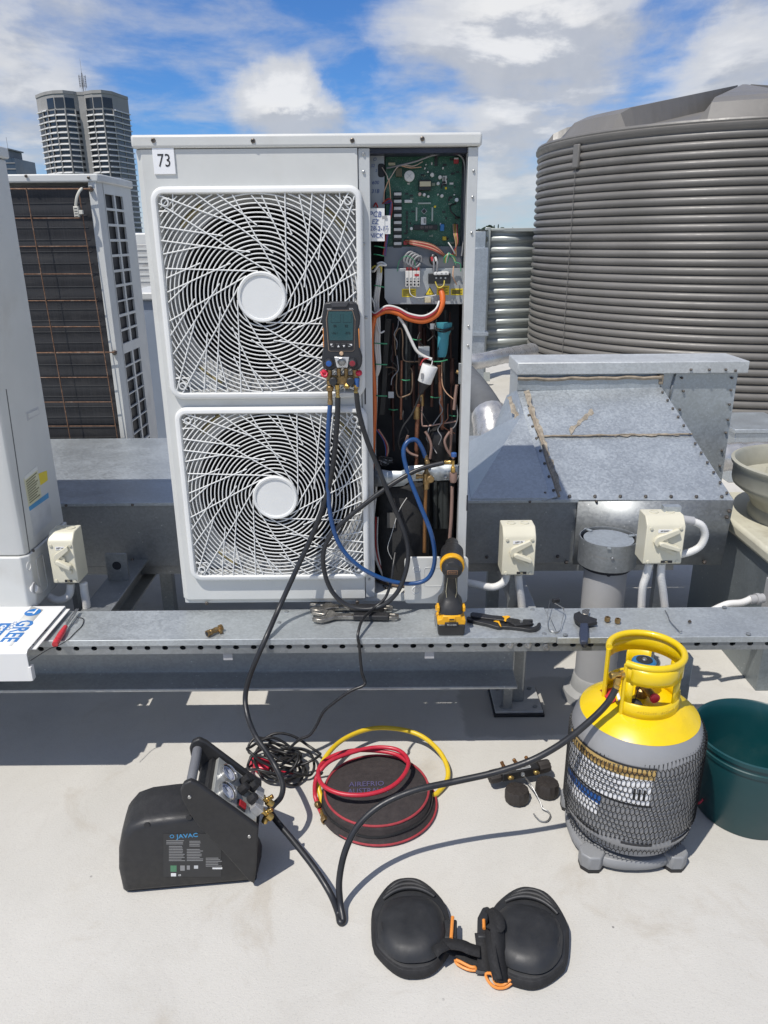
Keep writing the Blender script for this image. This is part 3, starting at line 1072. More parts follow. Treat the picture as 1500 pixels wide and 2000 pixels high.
# carcass
MB().box(UX0, UX0 + .004, YF + .02, 2.50, UZ0 + .03, UZ1 - .03).build('side_panel', white, unit)
MB().box(UX1 - .004, UX1, YF + .02, 2.50, UZ0 + .03, UZ1 - .03).build('side_panel', white, unit)
MB().box(UX0 + .004, UX1 - .004, 2.490, 2.50, UZ0 + .03, UZ1 - .03).build('rear_coil', dark, unit)
MB().box(UX0 + .002, UX1 - .002, YF + .012, 2.498, UZ0, UZ0 + .03).build('base_pan', white, unit, bevel=.004)
MB().box(XP - .001, XP + .002, YF + .03, 2.488, UZ0 + .03, UZ1 - .03).build('partition', navy, unit)
lid = MB().box(UX0 - .006, UX1 + .008, YF - .008, 2.508, UZ1 - .032, UZ1).build('lid', white, unit, bevel=.007, seg=3)
for px, py in ((299, 274), (494, 275), (688, 274), (825, 271)):
    screw(lid, P(px, py, Y=YF - .010) + Vector((0, .003, 0)), .0062, ax=(.0, -1, .0))
    lid.children
# front panel: two cells, each with its round-cornered opening, chamfered left edge
G1 = (-.328, 1.4555, .548, .551)
G2 = (-.3235, .879, .548, .536)
zs = 1.163
fp = MB()
xch = UX0 + .016
h1 = rrect(G1[2] - .03, G1[3] - .03, .03, 5, G1[0], G1[1])
h2 = rrect(G2[2] - .03, G2[3] - .03, .03, 5, G2[0], G2[1])
zt_ = UZ1 - .034
holed(fp, xch, XP, zs, zt_, h1, YF, .03)
holed(fp, xch, XP, UZ0 + .02, zs, h2, YF, .03)
fp.add([(UX0 - .001, YF + .016, UZ0 + .02), (xch, YF, UZ0 + .02), (xch, YF, zt_), (UX0 - .001, YF + .016, zt_)], [(0, 1, 2, 3)])
fp.add([(UX0 - .001, YF + .016, UZ0 + .02), (UX0 - .001, YF + .06, UZ0 + .02), (UX0 - .001, YF + .06, zt_), (UX0 - .001, YF + .016, zt_)], [(0, 1, 2, 3)])
fp.add([(XP, YF, UZ0 + .02), (XP, YF + .03, UZ0 + .02), (XP, YF + .03, zt_), (XP, YF, zt_)], [(0, 1, 2, 3)])
fp.add([(xch, YF, UZ0 + .02), (XP, YF, UZ0 + .02), (XP - .01, YF + .014, UZ0 + .004), (xch + .008, YF + .014, UZ0 + .004)], [(0, 1, 2, 3)])
fp.build('front_panel', white, unit, smooth=False)
screw(unit, P(404, 1179, Y=YF - .001) + Vector((0, 0, .002)), .0062)
screw(unit, P(698, 1177, Y=YF - .001) + Vector((0, 0, .002)), .0062)
# number plate
pz = P(321, 315, Y=YF)
plate = MB().box(pz.x - .028, pz.x + .028, YF - .0045, YF - .0003, pz.z - .031, pz.z + .031).build('number_plate', M('plate_white', (.80, .80, .80), .35, 0, .02), unit, bevel=.0008)
text('73', .044, front(pz.x + .001, pz.z, YF - .0048), ink, plate, sx=.82)


def grille(gx, gz, w, h, hubz):
    gr = thing_part('fan_grille', unit)
    Y0 = YF - .020
    # frame: rounded moulding standing proud of the panel
    secs = []
    for (off, yy) in ((.004, YF + .002), (.004, YF - .012), (.001, YF - .018), (-.004, Y0), (-.011, Y0), (-.014, Y0 + .004), (-.014, YF + .018)):
        secs.append([(a, yy, b) for a, b in rrect(w + 2 * off, h + 2 * off, .032 + off, 6, gx, gz)])
    MB().loft(secs, False, False).build('grille_frame', whitep, gr, ang=50)
    iw, ih = w / 2 - .013, h / 2 - .013
    wr = .0019
    Yr = Y0 + .007
    rin, r0 = .062, .068
    rr = r0 + .0105
    k = 0
    while rr < .345:
        runs, cur = [], []
        N = 120
        for i in range(N + 1):
            a = 2 * math.pi * i / N
            x, z = rr * math.cos(a), rr * math.sin(a)
            if abs(x) < iw and abs(z) < ih:
                cur.append((gx + x, Yr, gz + z))
            else:
                if len(cur) > 2: runs.append(cur)
                cur = []
        if len(cur) > 2: runs.append(cur)
        if runs:
            if len(runs) == 1 and len(runs[0]) == N + 1:
                MB().tube(runs[0][:-1], wr, 5, closed=True).build('ring_wire', whitep, gr, ang=80, fix=False)
            else:
                if len(runs) > 1 and runs[0][0][2] == gz and abs(runs[-1][-1][2] - gz) < 1e-6:
                    runs[0] = runs.pop()[:-1] + runs[0]
                for c in runs:
                    MB().tube(c, wr, 5).build('ring_wire', whitep, gr, ang=80, fix=False)
        rr += .0114
        k += 1
    NS = 48
    for i in range(NS):
        rs_ = (r0 * 1.0, r0 * 2.7, r0 * 1.75, r0 * 2.9)[i % 4]
        rt_ = (r0 * .99, r0 * 2.1, r0 * 1.65, r0 * 2.3)[i % 4]
        th = 2 * math.pi * i / NS - math.acos(rt_ / (4.2 * r0))
        pts = []
        for j in range(60):
            r_ = rs_ + j * .006
            # nearly a tangent line, bowed a little
            a = th + math.acos(min(1, rt_ / r_)) + 1.3
            x, z = r_ * math.cos(a), r_ * math.sin(a)
            if abs(x) > iw or abs(z) > ih:
                break
            pts.append((gx + x, Yr - .002, gz + z))
        if len(pts) > 3:
            MB().tube(pts[::2] + ([pts[-1]] if len(pts) % 2 == 0 else []), wr * 1.05, 5).build('spiral_wire', whitep, gr, ang=80, fix=False)
    MB().lathe([(.001, -.004), (.057, -.004), (.0585, -.0075), (.064, -.0085), (.0675, -.004), (.0675, .008)], (gx, Y0 + .004, gz), (0, 1, 0), 40).build('hub_cap', whitep, gr, ang=45)
    for sx_, sz_ in ((-1, 1), (1, 1), (-1, -1), (1, -1)):
        bx_, bz_ = gx + sx_ * (iw - .021), gz + sz_ * (ih - .021)
        MB().lathe([(.0075, .03), (.0075, 0), (.0105, 0), (.0105, .03)], (bx_, Y0 + .002, bz_), (0, 1, 0), 18).build('screw_boss', whitep, gr)
        c_ = [(gx + sx_ * iw, Yr, gz + sz_ * (ih - .043)), (gx + sx_ * (iw - .04), Yr, gz + sz_ * (ih - .043)), (gx + sx_ * (iw - .043), Yr, gz + sz_ * ih)]
        MB().tube(c_, wr, 5).build('corner_wire', whitep, gr)
    # bell mouth, fan and motor behind
    Yp = YF + .055
    grm = M('shroud_grey', (.42, .42, .405), .55, 0, .06, 9, 0, 1, (.25, .23, .2), .5, 8)
    fr_ = thing_part('fan_shroud', unit)
    mb = MB()
    hole = []
    for k in range(4):
        for i in range(13):
            a = R(90 * k + 90 * i / 12)
            hole.append((gx + .243 * math.cos(a), gz + .243 * math.sin(a)))
    holed(mb, gx - .279, gx + .262, gz - h / 2 + .002, gz + h / 2 - .002, hole, Yp)
    mb.build('orifice_plate', grm, fr_, smooth=False)
    MB().lathe([(.243, 0), (.234, .006), (.230, .02), (.230, .085)], (gx, Yp, gz), (0, 1, 0), 56, caps=False).build('bell_mouth', M('bell_dark', (.03, .03, .032), .6), fr_)
    tape = M('old_tape', (.30, .25, .12), .7, 0, .2)
    for a in (132, 44, 232):
        m0 = R(a)
        pts = [(gx + .285 * math.cos(m0 + t), Yp - .002, gz + .285 * math.sin(m0 + t)) for t in (-.14, -.07, 0, .07, .14)]
        pts = [p for p in pts if abs(p[0] - gx) < .26 and abs(p[2] - gz) < .262]
        if len(pts) > 1:
            MB().tube(pts, .008, 5).build('foam_strip', tape, fr_)
    fan = thing_part('fan', unit)
    fm = M('fan_black', (.008, .008, .009), .6, 0, .1, spec=.2)
    MB().lathe([(.05, 0), (.062, .01), (.065, .09), (.04, .1)], (gx, Yp + .03, gz), (0, 1, 0), 24).build('fan_hub', fm, fan)
    for k in range(4):
        rows = []
        for j in range(8):
            r_ = .06 + .155 * j / 7
            row = []
            for i in range(7):
                t = i / 6
                a = k * math.pi / 2 + .5 + (t - .5) * (.75 + .5 * j / 7) + .18 * j / 7
                row.append((gx + r_ * math.cos(a), Yp + .045 + .08 * t, gz + r_ * math.sin(a)))
            rows.append(row)
        MB().sheet(rows).build('blade', fm, fan, thick=.003)
    MB().box(gx - .02, gx + .02, Yp + .15, Yp + .19, gz - h / 2, gz + h / 2).build('motor_bracket', dark, fan)
    for sx_ in (-1, 1):
        MB().box(gx + sx_ * .19 - .05, gx + sx_ * .19 + .05, Yp - .004, Yp - .001, gz - ih - .003, gz - ih + .05).build('stay_plate', whitep, fr_)
    return gr


def thing_part(name, parent):
    """an Empty that groups a part's pieces"""
    o = bpy.data.objects.new(name, None)
    COL.objects.link(o)
    o.empty_display_size = .02
    o.parent = parent
    WM[o.name] = WM[parent.name].copy()
    return o


grille(*G1, None)
grille(*G2, None)

# ---------------------------------------------------------------- service bay
postm = M('post_grey', (.52, .53, .52), .42, .1, .05, 8, 0, 1, (.35, .34, .32), .3, 12)
MB().box(XP + .0015, XI0, YF + .004, YF + .03, UZ0 + .02, UZ1 - .034).build('bay_post', postm, unit, bevel=.0025)
MB().box(XI0 - .012, XI0 - .009, YF + .03, 2.30, UZ0 + .05, UZ1 - .04).build('bay_wall', navy, unit)
MB().prism([(XI1, YF + .004), (UX1, YF + .004), (UX1, YF + .03), (UX1 - .004, YF + .03), (UX1 - .006, YF + .012), (XI1 + .004, YF + .012), (XI1 + .003, YF + .05), (XI1, YF + .05)], lambda u, v, w: (u, v, w), UZ0 + .02, UZ1 - .034).build('bay_post', postm, unit, bevel=.0015)
for px, py in ((711, 301), (711, 336), (711, 476), (716, 620), (717, 893), (717, 924), (718, 945), (722, 1131)):
    screw(unit, P(px - 1, py, Y=YF + .003), .0042, steelm)
for px, py in ((925, 334), (923, 385), (921, 455), (915, 637), (914, 675)):
    screw(unit, P(px, py, Y=YF + .003), .0035, steelm)
for px, y0, y1 in ((707, 418, 455), (713, 758, 790), (717, 1040, 1070), (913, 968, 998)):
    MB().box(P(px - 1.3, y0, Y=YF).x, P(px + 1.3, y0, Y=YF).x, YF + .0025, YF + .0045, P(px, y1, Y=YF).z, P(px, y0, Y=YF).z).build('slot', dark, unit)
MB().box(XI0 - .01, XI1 + .01, 2.40, 2.405, UZ0 + .03, UZ1 - .03).build('bay_back', dark, unit)
MB().box(XI0, XI1, YF + .02, 2.40, UZ1 - .045, UZ1 - .034).build('bay_ceiling', navy, unit)

YP = 2.275
C4 = lambda u, v, Y=YP: P(720 + u / 6.818, 280 + v / 6.818, Y=Y)
C2 = lambda u, v, Y=2.25: P(680 + u / 5.0, 260 + v / 5.0, Y=Y)
C3 = lambda u, v, Y=2.25: P(600 + u / 4.1667, 560 + v / 4.1667, Y=Y)
C5 = lambda u, v, Y=2.25: P(560 + u / 3.75, 860 + v / 3.75, Y=Y)


def pbox(parent, name, a, b, y, d, mat, bevel=0.0):
    """box whose front face in the plane y spans the two corner points"""
    return MB().box(a.x, b.x, y, y + d, b.z, a.z).build(name, mat, parent, bevel=bevel)


sheetm = M('grey_sheet', (.17, .18, .20), .42, .45, .08, 6, 0, 1, (.1, .1, .1), .4, 9)
sheetw = M('zinc_sheet', (.36, .38, .40), .42, .35, .08, 6)
box_ = thing_part('control_box', unit)
a, b = C4(225, 110, YP + .025), C4(1245, 1420, YP + .025)
MB().box(a.x, b.x, YP + .022, YP + .026, P(830, 520, Y=YP).z, a.z).build('back_sheet', sheetm, box_)
MB().box(b.x, b.x + .004, YP - .02, YP + .026, P(830, 520, Y=YP).z, a.z).build('side_flange', sheetm, box_)
pbox(box_, 'top_flange', C4(225, 118), C4(1240, 134), YP - .008, .03, sheetm)
pbox(box_, 'hinge_rail', C4(1308, 220, 2.215), C4(1352, 1310, 2.215), 2.215, .02, sheetw, .002)
pbox(box_, 'marked_bracket', C4(-2, 110, 2.25), C4(215, 1000, 2.25), 2.25, .003, sheetw, .001)
MB().prism([(a_, b_) for a_, b_ in rrect(.018, .034, .006, 4, C4(168, 360, 2.249).x, C4(168, 360, 2.249).z)], lambda u, v, w: (u, w, v), 2.2485, 2.2495).build('cable_hole', dark, box_)
marker = M('marker_blue', (.03, .07, .25), .6)
for s_, u, v, sz in (('O', 80, 215, .012), ('S2', 55, 300, .011), ('2', 100, 365, .009), ('600', 90, 525, .013), ('31B', 88, 640, .014)):
    text(s_, sz, front(C4(u, v, 2.25).x, C4(u, v, 2.25).z, 2.2492), marker, box_, 'handwriting', shear=.2)

# circuit board
pcbm, q = mk('circuit_board')
n_ = q.noise(q.co, 60, 4, .6)
br = q.node('ShaderNodeTexBrick', {'Vector': q.node('ShaderNodeCombineXYZ', {0: q.node('ShaderNodeSeparateXYZ', {0: q.co}).outputs[0], 1: q.node('ShaderNodeSeparateXYZ', {0: q.co}).outputs[2]}).outputs[0],
                                   'Scale': 95.0, 'Mortar Size': .012, 'Color1': (.012, .085, .05, 1), 'Color2': (.02, .12, .075, 1), 'Mortar': (.14, .24, .18, 1), 'Bias': -.1})
br.inputs['Brick Width'].default_value = .8
br.inputs['Row Height'].default_value = .28
c_ = q.mix(q.step(n_, .45, .6), (.012, .085, .05), br.outputs['Color'])
sp_ = q.node('ShaderNodeTexVoronoi', {'Vector': q.co, 'Scale': 260.0})
c_ = q.mix(q.math('MULTIPLY', q.step(sp_.outputs['Distance'], .22, .16), .5), c_, (.4, .42, .38))
q.put(q.b.inputs['Base Color'], c_)
q.b.inputs['Roughness'].default_value = .35
pcb = pbox(unit, 'circuit_board', C4(225, 150), C4(1215, 1375), YP, .004, pcbm)
cw_ = M('component_white', (.62, .62, .60), .5, 0, .04)
cb_ = M('component_black', (.015, .015, .016), .4)
ccr = M('component_cream', (.55, .50, .34), .5)
alu = M('component_alu', (.6, .6, .6), .3, .6)
yel = M('label_yellow', (.75, .58, .03), .5, 0, .05)
redm = M('wire_red', (.38, .03, .035), .45, 0, .1)
bluec = M('component_blue', (.03, .16, .40), .45)


def comp(u0, v0, u1, v1, d, mat, name='component', bevel=.0006):
    return pbox(pcb, name, C4(u0, v0, YP - d), C4(u1, v1, YP - d), YP - d, d, mat, bevel)


def ccap(u, v, r, d, mat=cw_, name='capacitor'):
    p_ = C4(u, v, YP - d)
    rr = r / 6.818 * 2.15 / 1480
    MB().lathe([(rr, d), (rr, .001), (rr * .85, 0)], p_, (0, 1, 0), 16).build(name, mat, pcb)


ccap(543, 435, 66, .030)
for dx, dz in ((1, 1), (1, -1)):
    p_ = C4(543, 435, YP - .0305)
    MB().tube([p_ + Vector((-.006 * dx, 0, -.006 * dz)), p_ + Vector((.006 * dx, 0, .006 * dz))], .0006, 4).build('vent_groove', M('groove_grey', (.4, .4, .4), .5), pcb)
for v in (675, 772, 866, 960, 1055, 1148, 1240, 1335):
    comp(330, v - 30, 440, v + 55, .012, cb_, 'relay')
    comp(337, v - 20, 437, v + 18, .0135, cw_, 'relay_top')
comp(478, 752, 580, 790, .014, cw_, 'relay_top')
comp(668, 485, 830, 625, .022, cb_, 'transformer')
comp(680, 506, 828, 572, .024, ccr, 'transformer_label')
comp(838, 525, 885, 565, .012, M('component_olive', (.2, .24, .18), .5))
for u, v, r in ((847, 418, 26), (952, 450, 24), (927, 533, 20), (742, 682, 20), (796, 706, 15), (977, 698, 21), (750, 332, 11), (790, 380, 11), (992, 328, 12), (570, 1135, 20), (1143, 684, 10), (765, 282, 9), (925, 680, 10)):
    ccap(u, v, r, .016)
ccap(682, 675, 22, .016, M('component_tan', (.5, .36, .32), .4))
ccap(1172, 752, 27, .01, alu)
comp(985, 432, 1040, 555, .003, cw_, 'barcode_label')
for k in range(9):
    comp(994, 450 + 10 * k, 1018, 456 + 10 * k, .0034, cb_, 'barcode_bar', 0)
p_ = C4(738, 903, YP - .004)
MB().obox(p_, (.0098, .004, .0098), m=Matrix.Rotation(R(45), 3, 'Y')).build('processor_chip', cb_, pcb)
MB().obox(p_ + Vector((0, .002, 0)), (.0115, .003, .0115), m=Matrix.Rotation(R(45), 3, 'Y')).build('chip_pins', alu, pcb)
for (u0, v0, u1, v1) in ((627, 850, 648, 1035), (838, 850, 858, 1035), (655, 788, 830, 808)):
    comp(u0, v0, u1, v1, .004, M('connector_grey', (.35, .40, .36), .5), 'pin_header')
o_ = comp(697, 982, 765, 1088, .006, cw_, 'serial_label')
for k in range(6):
    comp(733, 1000 + 11 * k, 757, 1006 + 11 * k, .0064, cb_, 'barcode_bar', 0)
comp(600, 1085, 915, 1152, .009, cb_, 'digit_display')
segm = M('segment_grey', (.16, .12, .11), .5)
text('88 88 88', .0095, front(C4(770, 1118, YP - .0095).x, C4(770, 1118, YP - .0095).z, YP - .0093), segm, pcb, 'digits')
comp(955, 1075, 1008, 1168, .012, bluec, 'blue_component', .002)
comp(985, 1240, 1036, 1292, .012, M('component_yellow', (.5, .36, .02), .45), 'yellow_component', .001)
comp(1138, 195, 1198, 268, .012, redm, 'red_connector')
comp(1140, 190, 1196, 212, .014, cw_, 'connector')
comp(880, 172, 915, 300, .008, cb_)
comp(262, 255, 355, 292, .012, ccr, 'fuse')
comp(360, 330, 445, 440, .018, M('component_brown', (.10, .09, .05), .5))
rnd = random.Random(5)
for k in range(46):
    u, v = rnd.uniform(470, 1190), rnd.uniform(180, 1340)
    if 600 < u < 920 and 740 < v < 1150: continue
    w, h = rnd.choice(((28, 16), (44, 20), (18, 32), (50, 26)))
    comp(u, v, u + w, v + h, .003, rnd.choice((cb_, cb_, cb_, M('component_olive'), cw_)), 'chip', 0)
for k in range(5):
    comp(500, 900 + k * 62, 522, 946 + k * 62, .006, cb_, 'chip', 0)
for u, v in ((1030, 596), (884, 842)):
    ccap(u, v, 15, .003, yel, 'test_point')
comp(465, 1300, 520, 1350, .012, redm, 'wire_plug')


def wire(name, pts, r, mat, parent, n=7, k=8, **kw):
    return MB().tube(spl(pts, k), r, n).build(name, mat, parent, ang=80, **kw)


grw = M('wire_grey', (.24, .24, .245), .45, 0, .06)
wwh = M('wire_white', (.60, .59, .56), .45, 0, .05, 12, 0, 1, (.4, .36, .3), .4, 20)
wgr = M('wire_green', (.05, .28, .14), .45)
wye = M('wire_yellow', (.50, .40, .06), .45)
wbr = M('wire_brown', (.22, .08, .045), .45)
wbl = M('wire_blue', (.03, .10, .30), .45)
wor = M('wire_peach', (.55, .34, .22), .45)
hs = thing_part('wiring', unit)
wire('wire', [C4(240, 330, 2.255), C4(430, 290, 2.24), C4(640, 235, 2.235), C4(850, 160, 2.235), C4(1060, 130, 2.235), C4(1200, 150, 2.235), C4(1270, 240, 2.24), C4(1285, 420, 2.245), C4(1275, 800, 2.25), C4(1270, 1200, 2.25), C4(1240, 1500, 2.25)], .0026, grw, hs)
wire('wire', [C4(180, 320, 2.24), C4(240, 420, 2.23), C4(270, 480, 2.23), C4(370, 330, 2.24), C4(440, 290, 2.245), C4(600, 300, 2.25), C4(720, 240, 2.26)], .0014, M('wire_peachlight', (.55, .45, .38), .45), hs)
wire('wire', [C4(440, 300, 2.245), C4(560, 325, 2.25), C4(700, 315, 2.26)], .0014, wor, hs)
wire('wire', [C4(270, 480, 2.23), C4(210, 640, 2.235), C4(200, 780, 2.24)], .0014, wor, hs)
wire('wire', [C4(270, 480, 2.23), C4(290, 680, 2.235), C4(285, 800, 2.24)], .0014, wor, hs)
for k in range(5):
    wire('wire', [C4(180 + 12 * k, 800, 2.245), C4(265 + 9 * k, 735 + 14 * k, 2.235), C4(312 - 4 * k, 800, 2.235), C4(300 - 6 * k, 960, 2.24), C4(240 + 5 * k, 1180, 2.25), C4(190 + 8 * k, 1500, 2.25)], .0016, (redm, wbr, wbl, redm, wbl)[k], hs)
wire('wire', [C4(70, 840, 2.24), C4(95, 795, 2.235), C4(120, 850, 2.24)], .0022, redm, hs)
for k in range(7):
    wire('wire', [C4(480 + 6 * k, 1285 + 9 * k, 2.262), C4(600, 1295 + 10 * k, 2.24), C4(800, 1330 + 13 * k, 2.235), C4(920, 1390 + 11 * k, 2.235), C4(1040 - 5 * k, 1510, 2.245)], .0014, (wbr, wor, redm, wbr, wor, redm, wbr)[k], hs)
for k in range(6):
    wire('wire', [C4(1125 + 11 * k, 1080, 2.265), C4(1135 + 9 * k, 1200, 2.24), C4(1160 + 5 * k, 1330, 2.24), C4(1165 - 12 * k, 1500, 2.245)], .0016, (wor, wbr, wye, wbr, wor, redm)[k], hs)
wire('wire', [C4(1060, 1320, 2.24), C4(1100, 1380, 2.235), C4(1150, 1470, 2.24)], .0018, wwh, hs)
wire('wire', [C4(1165, 800, 2.262), C4(1090, 830, 2.25), C4(1095, 900, 2.245), C4(1160, 970, 2.25), C4(1215, 990, 2.255)], .0022, M('wire_black', (.02, .02, .02), .5), hs)
# white plastic tag with handwriting
tagm = M('tag_card', (.70, .70, .68), .5, 0, .04)
tg = thing_part('service_tag', unit)
Yt = 2.185
pbox(tg, 'card', C2(188, 735, Yt), C2(357, 1055, Yt), Yt, .0016, tagm)
pbox(tg, 'card_flap', C2(345, 805, Yt + .002), C2(413, 985, Yt + .002), Yt + .002, .0016, tagm)
pbox(tg, 'grey_patch', C2(330, 808, Yt), C2(380, 838, Yt), Yt - .0003, .0002, M('patch_grey', (.3, .3, .3), .6))
for s_, u, v, sz, sh in (('PCB', 265, 795, .020, .15), ('EZ', 262, 868, .017, .2), ('28-2-17', 300, 932, .0165, .12), ('NICK', 272, 1002, .0165, .2)):
    p_ = C2(u, v, Yt - .0008)
    text(s_, sz, front(p_.x, p_.z, Yt - .0007), marker, tg, 'handwriting', shear=sh, sx=.92)

# terminal plate
tp = thing_part('terminal_panel', unit)
YQ = 2.252
pts = [C2(u, v, YQ) for u, v in ((352, 1322), (1140, 1318), (1145, 1640), (1108, 1670), (395, 1672), (355, 1610))]
MB().prism([(p.x, p.z) for p in pts], lambda u, v, w: (u, w, v), YQ, YQ + .004).build('mounting_plate', M('panel_grey', (.40, .42, .43), .4, .25, .06, 8), tp, bevel=.0008)
a, b = C2(352, 1110, YQ + .02), C2(1110, 1330, YQ + .02)
MB().box(a.x, b.x, YQ + .012, YQ + .016, b.z, a.z).build('upper_plate', sheetm, tp)


def q2(name, u0, v0, u1, v1, d, mat, bevel=.0004, y=YQ):
    return pbox(tp, name, C2(u0, v0, y - d), C2(u1, v1, y - d), y - d, d, mat, bevel)


for k in range(4):
    u = 560 + 36 * k
    q2('terminal', u, 1345, u + 32, 1500, .022, M('terminal_white', (.62, .60, .56), .45), .0008)
    q2('terminal_screw', u + 8, 1410, u + 26, 1432, .0225, steelm)
    q2('terminal_slot', u + 8, 1440, u + 26, 1458, .0225, cb_)
    q2('terminal_slot', u + 8, 1468, u + 26, 1490, .0225, cb_)
    q2('wire_ferrule', u + 6, 1310, u + 28, 1345, .012, redm)
q2('terminal_tag', 648, 1375, 692, 1398, .0228, redm)
q2('power_terminal_block', 785, 1372, 1000, 1470, .020, cb_, .001)
q2('power_terminal_label', 835, 1354, 985, 1386, .024, cw_, .002)
for s_, u in (('L', 865), ('N', 912), ('E', 955)):
    p_ = C2(u, 1370, YQ - .025)
    text(s_, .0055, front(p_.x, p_.z, YQ - .0246), ink, tp)
for u in (860, 905, 950):
    p_ = C2(u, 1415, YQ - .021)
    MB().lathe([(.0026, 0), (.0026, .003)], p_, (0, 1, 0), 10).build('terminal_screw', steelm, tp)
for u0, v0, u1, v1 in ((525, 1520, 662, 1600), (866, 1490, 986, 1580), (1002, 1518, 1126, 1582)):
    o_ = q2('warning_label', u0, v0, u1, v1, .0006, yel, 0)
    for k in range(5):
        q2('warning_text', u0 + 12, v0 + 14 + (v1 - v0 - 22) / 5 * k, u1 - 14 - 20 * (k % 2), v0 + 19 + (v1 - v0 - 22) / 5 * k, .0009, ink, 0)
tri = [C2(797, 1498, YQ), C2(748, 1582, YQ), C2(846, 1582, YQ)]
MB().prism([(p.x, p.z) for p in tri], lambda u, v, w: (u, w, v), YQ - .0007, YQ - .0001).build('warning_triangle', ink, tp)
cx_, cz_ = sum(p.x for p in tri) / 3, sum(p.z for p in tri) / 3
MB().prism([(cx_ + (p.x - cx_) * .82, cz_ + (p.z - cz_) * .82) for p in tri], lambda u, v, w: (u, w, v), YQ - .001, YQ - .0008).build('warning_triangle_face', yel, tp)
bolt_ = [(.0, .0045), (-.0022, .0002), (-.0002, .0004), (-.0012, -.0042), (.0024, .0006), (.0006, .0004), (.0018, .0045)]
MB().prism([(cx_ + u, cz_ + v - .0005) for u, v in bolt_], lambda u, v, w: (u, w, v), YQ - .0013, YQ - .0011).build('lightning_mark', ink, tp)
q2('gland_plate', 748, 1606, 808, 1655, .008, M('component_cream'))
for u in (690, 728, 830, 880, 1015, 1048):
    p_ = C2(u, 1628, YQ - .004)
    MB().lathe([(.003, 0), (.003, .004)], p_, (0, 1, 0), 8).build('terminal_screw', steelm, tp)
# cable coils above the terminals
for k in range(4):
    c0 = C2(590 + 28 * k, 1215 + 14 * k, 2.245)
    pts = [c0 + Vector((.011 * math.cos(t) + .006 * math.sin(t), -.006 * math.sin(t * .5), .015 * math.sin(t))) for t in [i * .5 for i in range(13)]]
    wire('cable_coil', pts, .0034, grw, hs, k=3)
MB().sphere(C2(835, 1235, 2.24), .013, 14, (1, .6, 1.2)).build('ferrite_core', cb_, hs)
for k, m_ in enumerate((redm, wwh)):
    wire('wire', [C2(820 + 35 * k, 1215, 2.232), C2(838 + 34 * k, 1275, 2.226), C2(835 + 30 * k, 1370, 2.232)], .003, grw, hs)
    MB().cyl(C2(815 + 36 * k, 1210, 2.231), C2(826 + 38 * k, 1250, 2.228), .0036, 8).build('wire_sleeve', m_, hs)
for k in range(4):
    wire('wire', [C2(940 + 8 * k, 1265, 2.235), C2(940 + 14 * k, 1215 - 6 * k, 2.225), C2(985, 1185 - 4 * k, 2.225), C2(1040 - 6 * k, 1220, 2.23), C2(1055, 1290, 2.235)], .0022, (wgr, wye, wwh, wgr)[k], hs)
wire('wire', [C2(480, 1350, 2.24), C2(500, 1250, 2.23), C2(570, 1200, 2.225), C2(640, 1240, 2.23), C2(660, 1300, 2.235)], .0012, wgr, hs)
wire('wire', [C2(1040, 1260, 2.23), C2(1095, 1280, 2.228), C2(1100, 1350, 2.232)], .0014, wgr, hs)
wire('wire', [C2(1030, 1300, 2.23), C2(1025, 1400, 2.225), C2(1060, 1480, 2.235)], .0018, wor, hs)
wire('wire', [C2(940, 1440, 2.228), C2(930, 1490, 2.222), C2(880, 1510, 2.222), C2(850, 1450, 2.226)], .0018, wye, hs)
wire('wire', [C2(600, 1500, 2.226), C2(608, 1570, 2.220), C2(670, 1605, 2.222), C2(780, 1595, 2.226), C2(860, 1580, 2.226)], .0013, wwh, hs)
# orange conduit with its red wires, and the white insulated lines at the left
orange = M('orange_conduit', (.62, .13, .02), .4, 0, .06, 12, 0, 1, (.3, .1, .04), .3, 15)
opts = [C2(905, 1535, 2.232), C2(922, 1600, 2.222), C2(915, 1680, 2.214), C2(860, 1775, 2.208), C2(740, 1832, 2.205), C2(600, 1812, 2.205), C2(470, 1750, 2.205), C2(360, 1735, 2.21), C2(280, 1775, 2.215),
        C3(545, 250, 2.22), C3(520, 400, 2.225), C3(524, 600, 2.225), C3(540, 790, 2.225), C3(545, 1000, 2.225), C3(535, 1250, 2.225), C3(522, 1480, 2.23)]
wire('orange_conduit', opts, [.0085] * 0 or .0083, orange, hs, n=12)
for k in range(3):
    wire('wire', [C2(200, 1700 + 18 * k, 2.222), C2(260, 1760 + 6 * k, 2.208), C2(370, 1690 + 14 * k, 2.200), C2(480, 1705 + 12 * k, 2.198), C2(600, 1765 + 12 * k, 2.197), C2(740, 1785 + 10 * k, 2.197), C2(850, 1725 + 10 * k, 2.2), C2(890, 1640, 2.21)], .0030, (wwh, redm, redm)[k], hs)
for k in range(3):
    wire('insulated_line', [C2(292 + 14 * k, 1265, 2.235), C2(285 + 16 * k, 1420, 2.23), C3(548 + 14 * k, 120, 2.235), C3(560 + 13 * k, 300, 2.24), C3(555 + 15 * k, 480, 2.24), C3(568 + 12 * k, 640, 2.24), C3(562 + 4 * k, 720, 2.245)], .0042, wwh, hs)
wire('insulated_line', [C3(565, 700, 2.25), C3(558, 1000, 2.255), C3(548, 1300, 2.255), C5(655, 330, 2.25), C5(630, 640, 2.25), C5(650, 850, 2.25), C5(720, 1010, 2.245), C5(800, 1065, 2.23)], .0048, wwh, hs)
for k, m_ in enumerate((M('wire_black'), redm, wwh)):
    wire('wire', [C5(640 + 14 * k, 560, 2.255), C5(640 + 12 * k, 760, 2.25), C5(668 + 10 * k, 900, 2.25), C5(716 + 9 * k, 1000, 2.245)], .0026, m_, hs)
wire('wire', [C3(500, 60, 2.225), C3(540, 130, 2.22), C3(565, 280, 2.225), C3(590, 370, 2.222), C3(628, 360, 2.225)], .0026, wwh, hs)
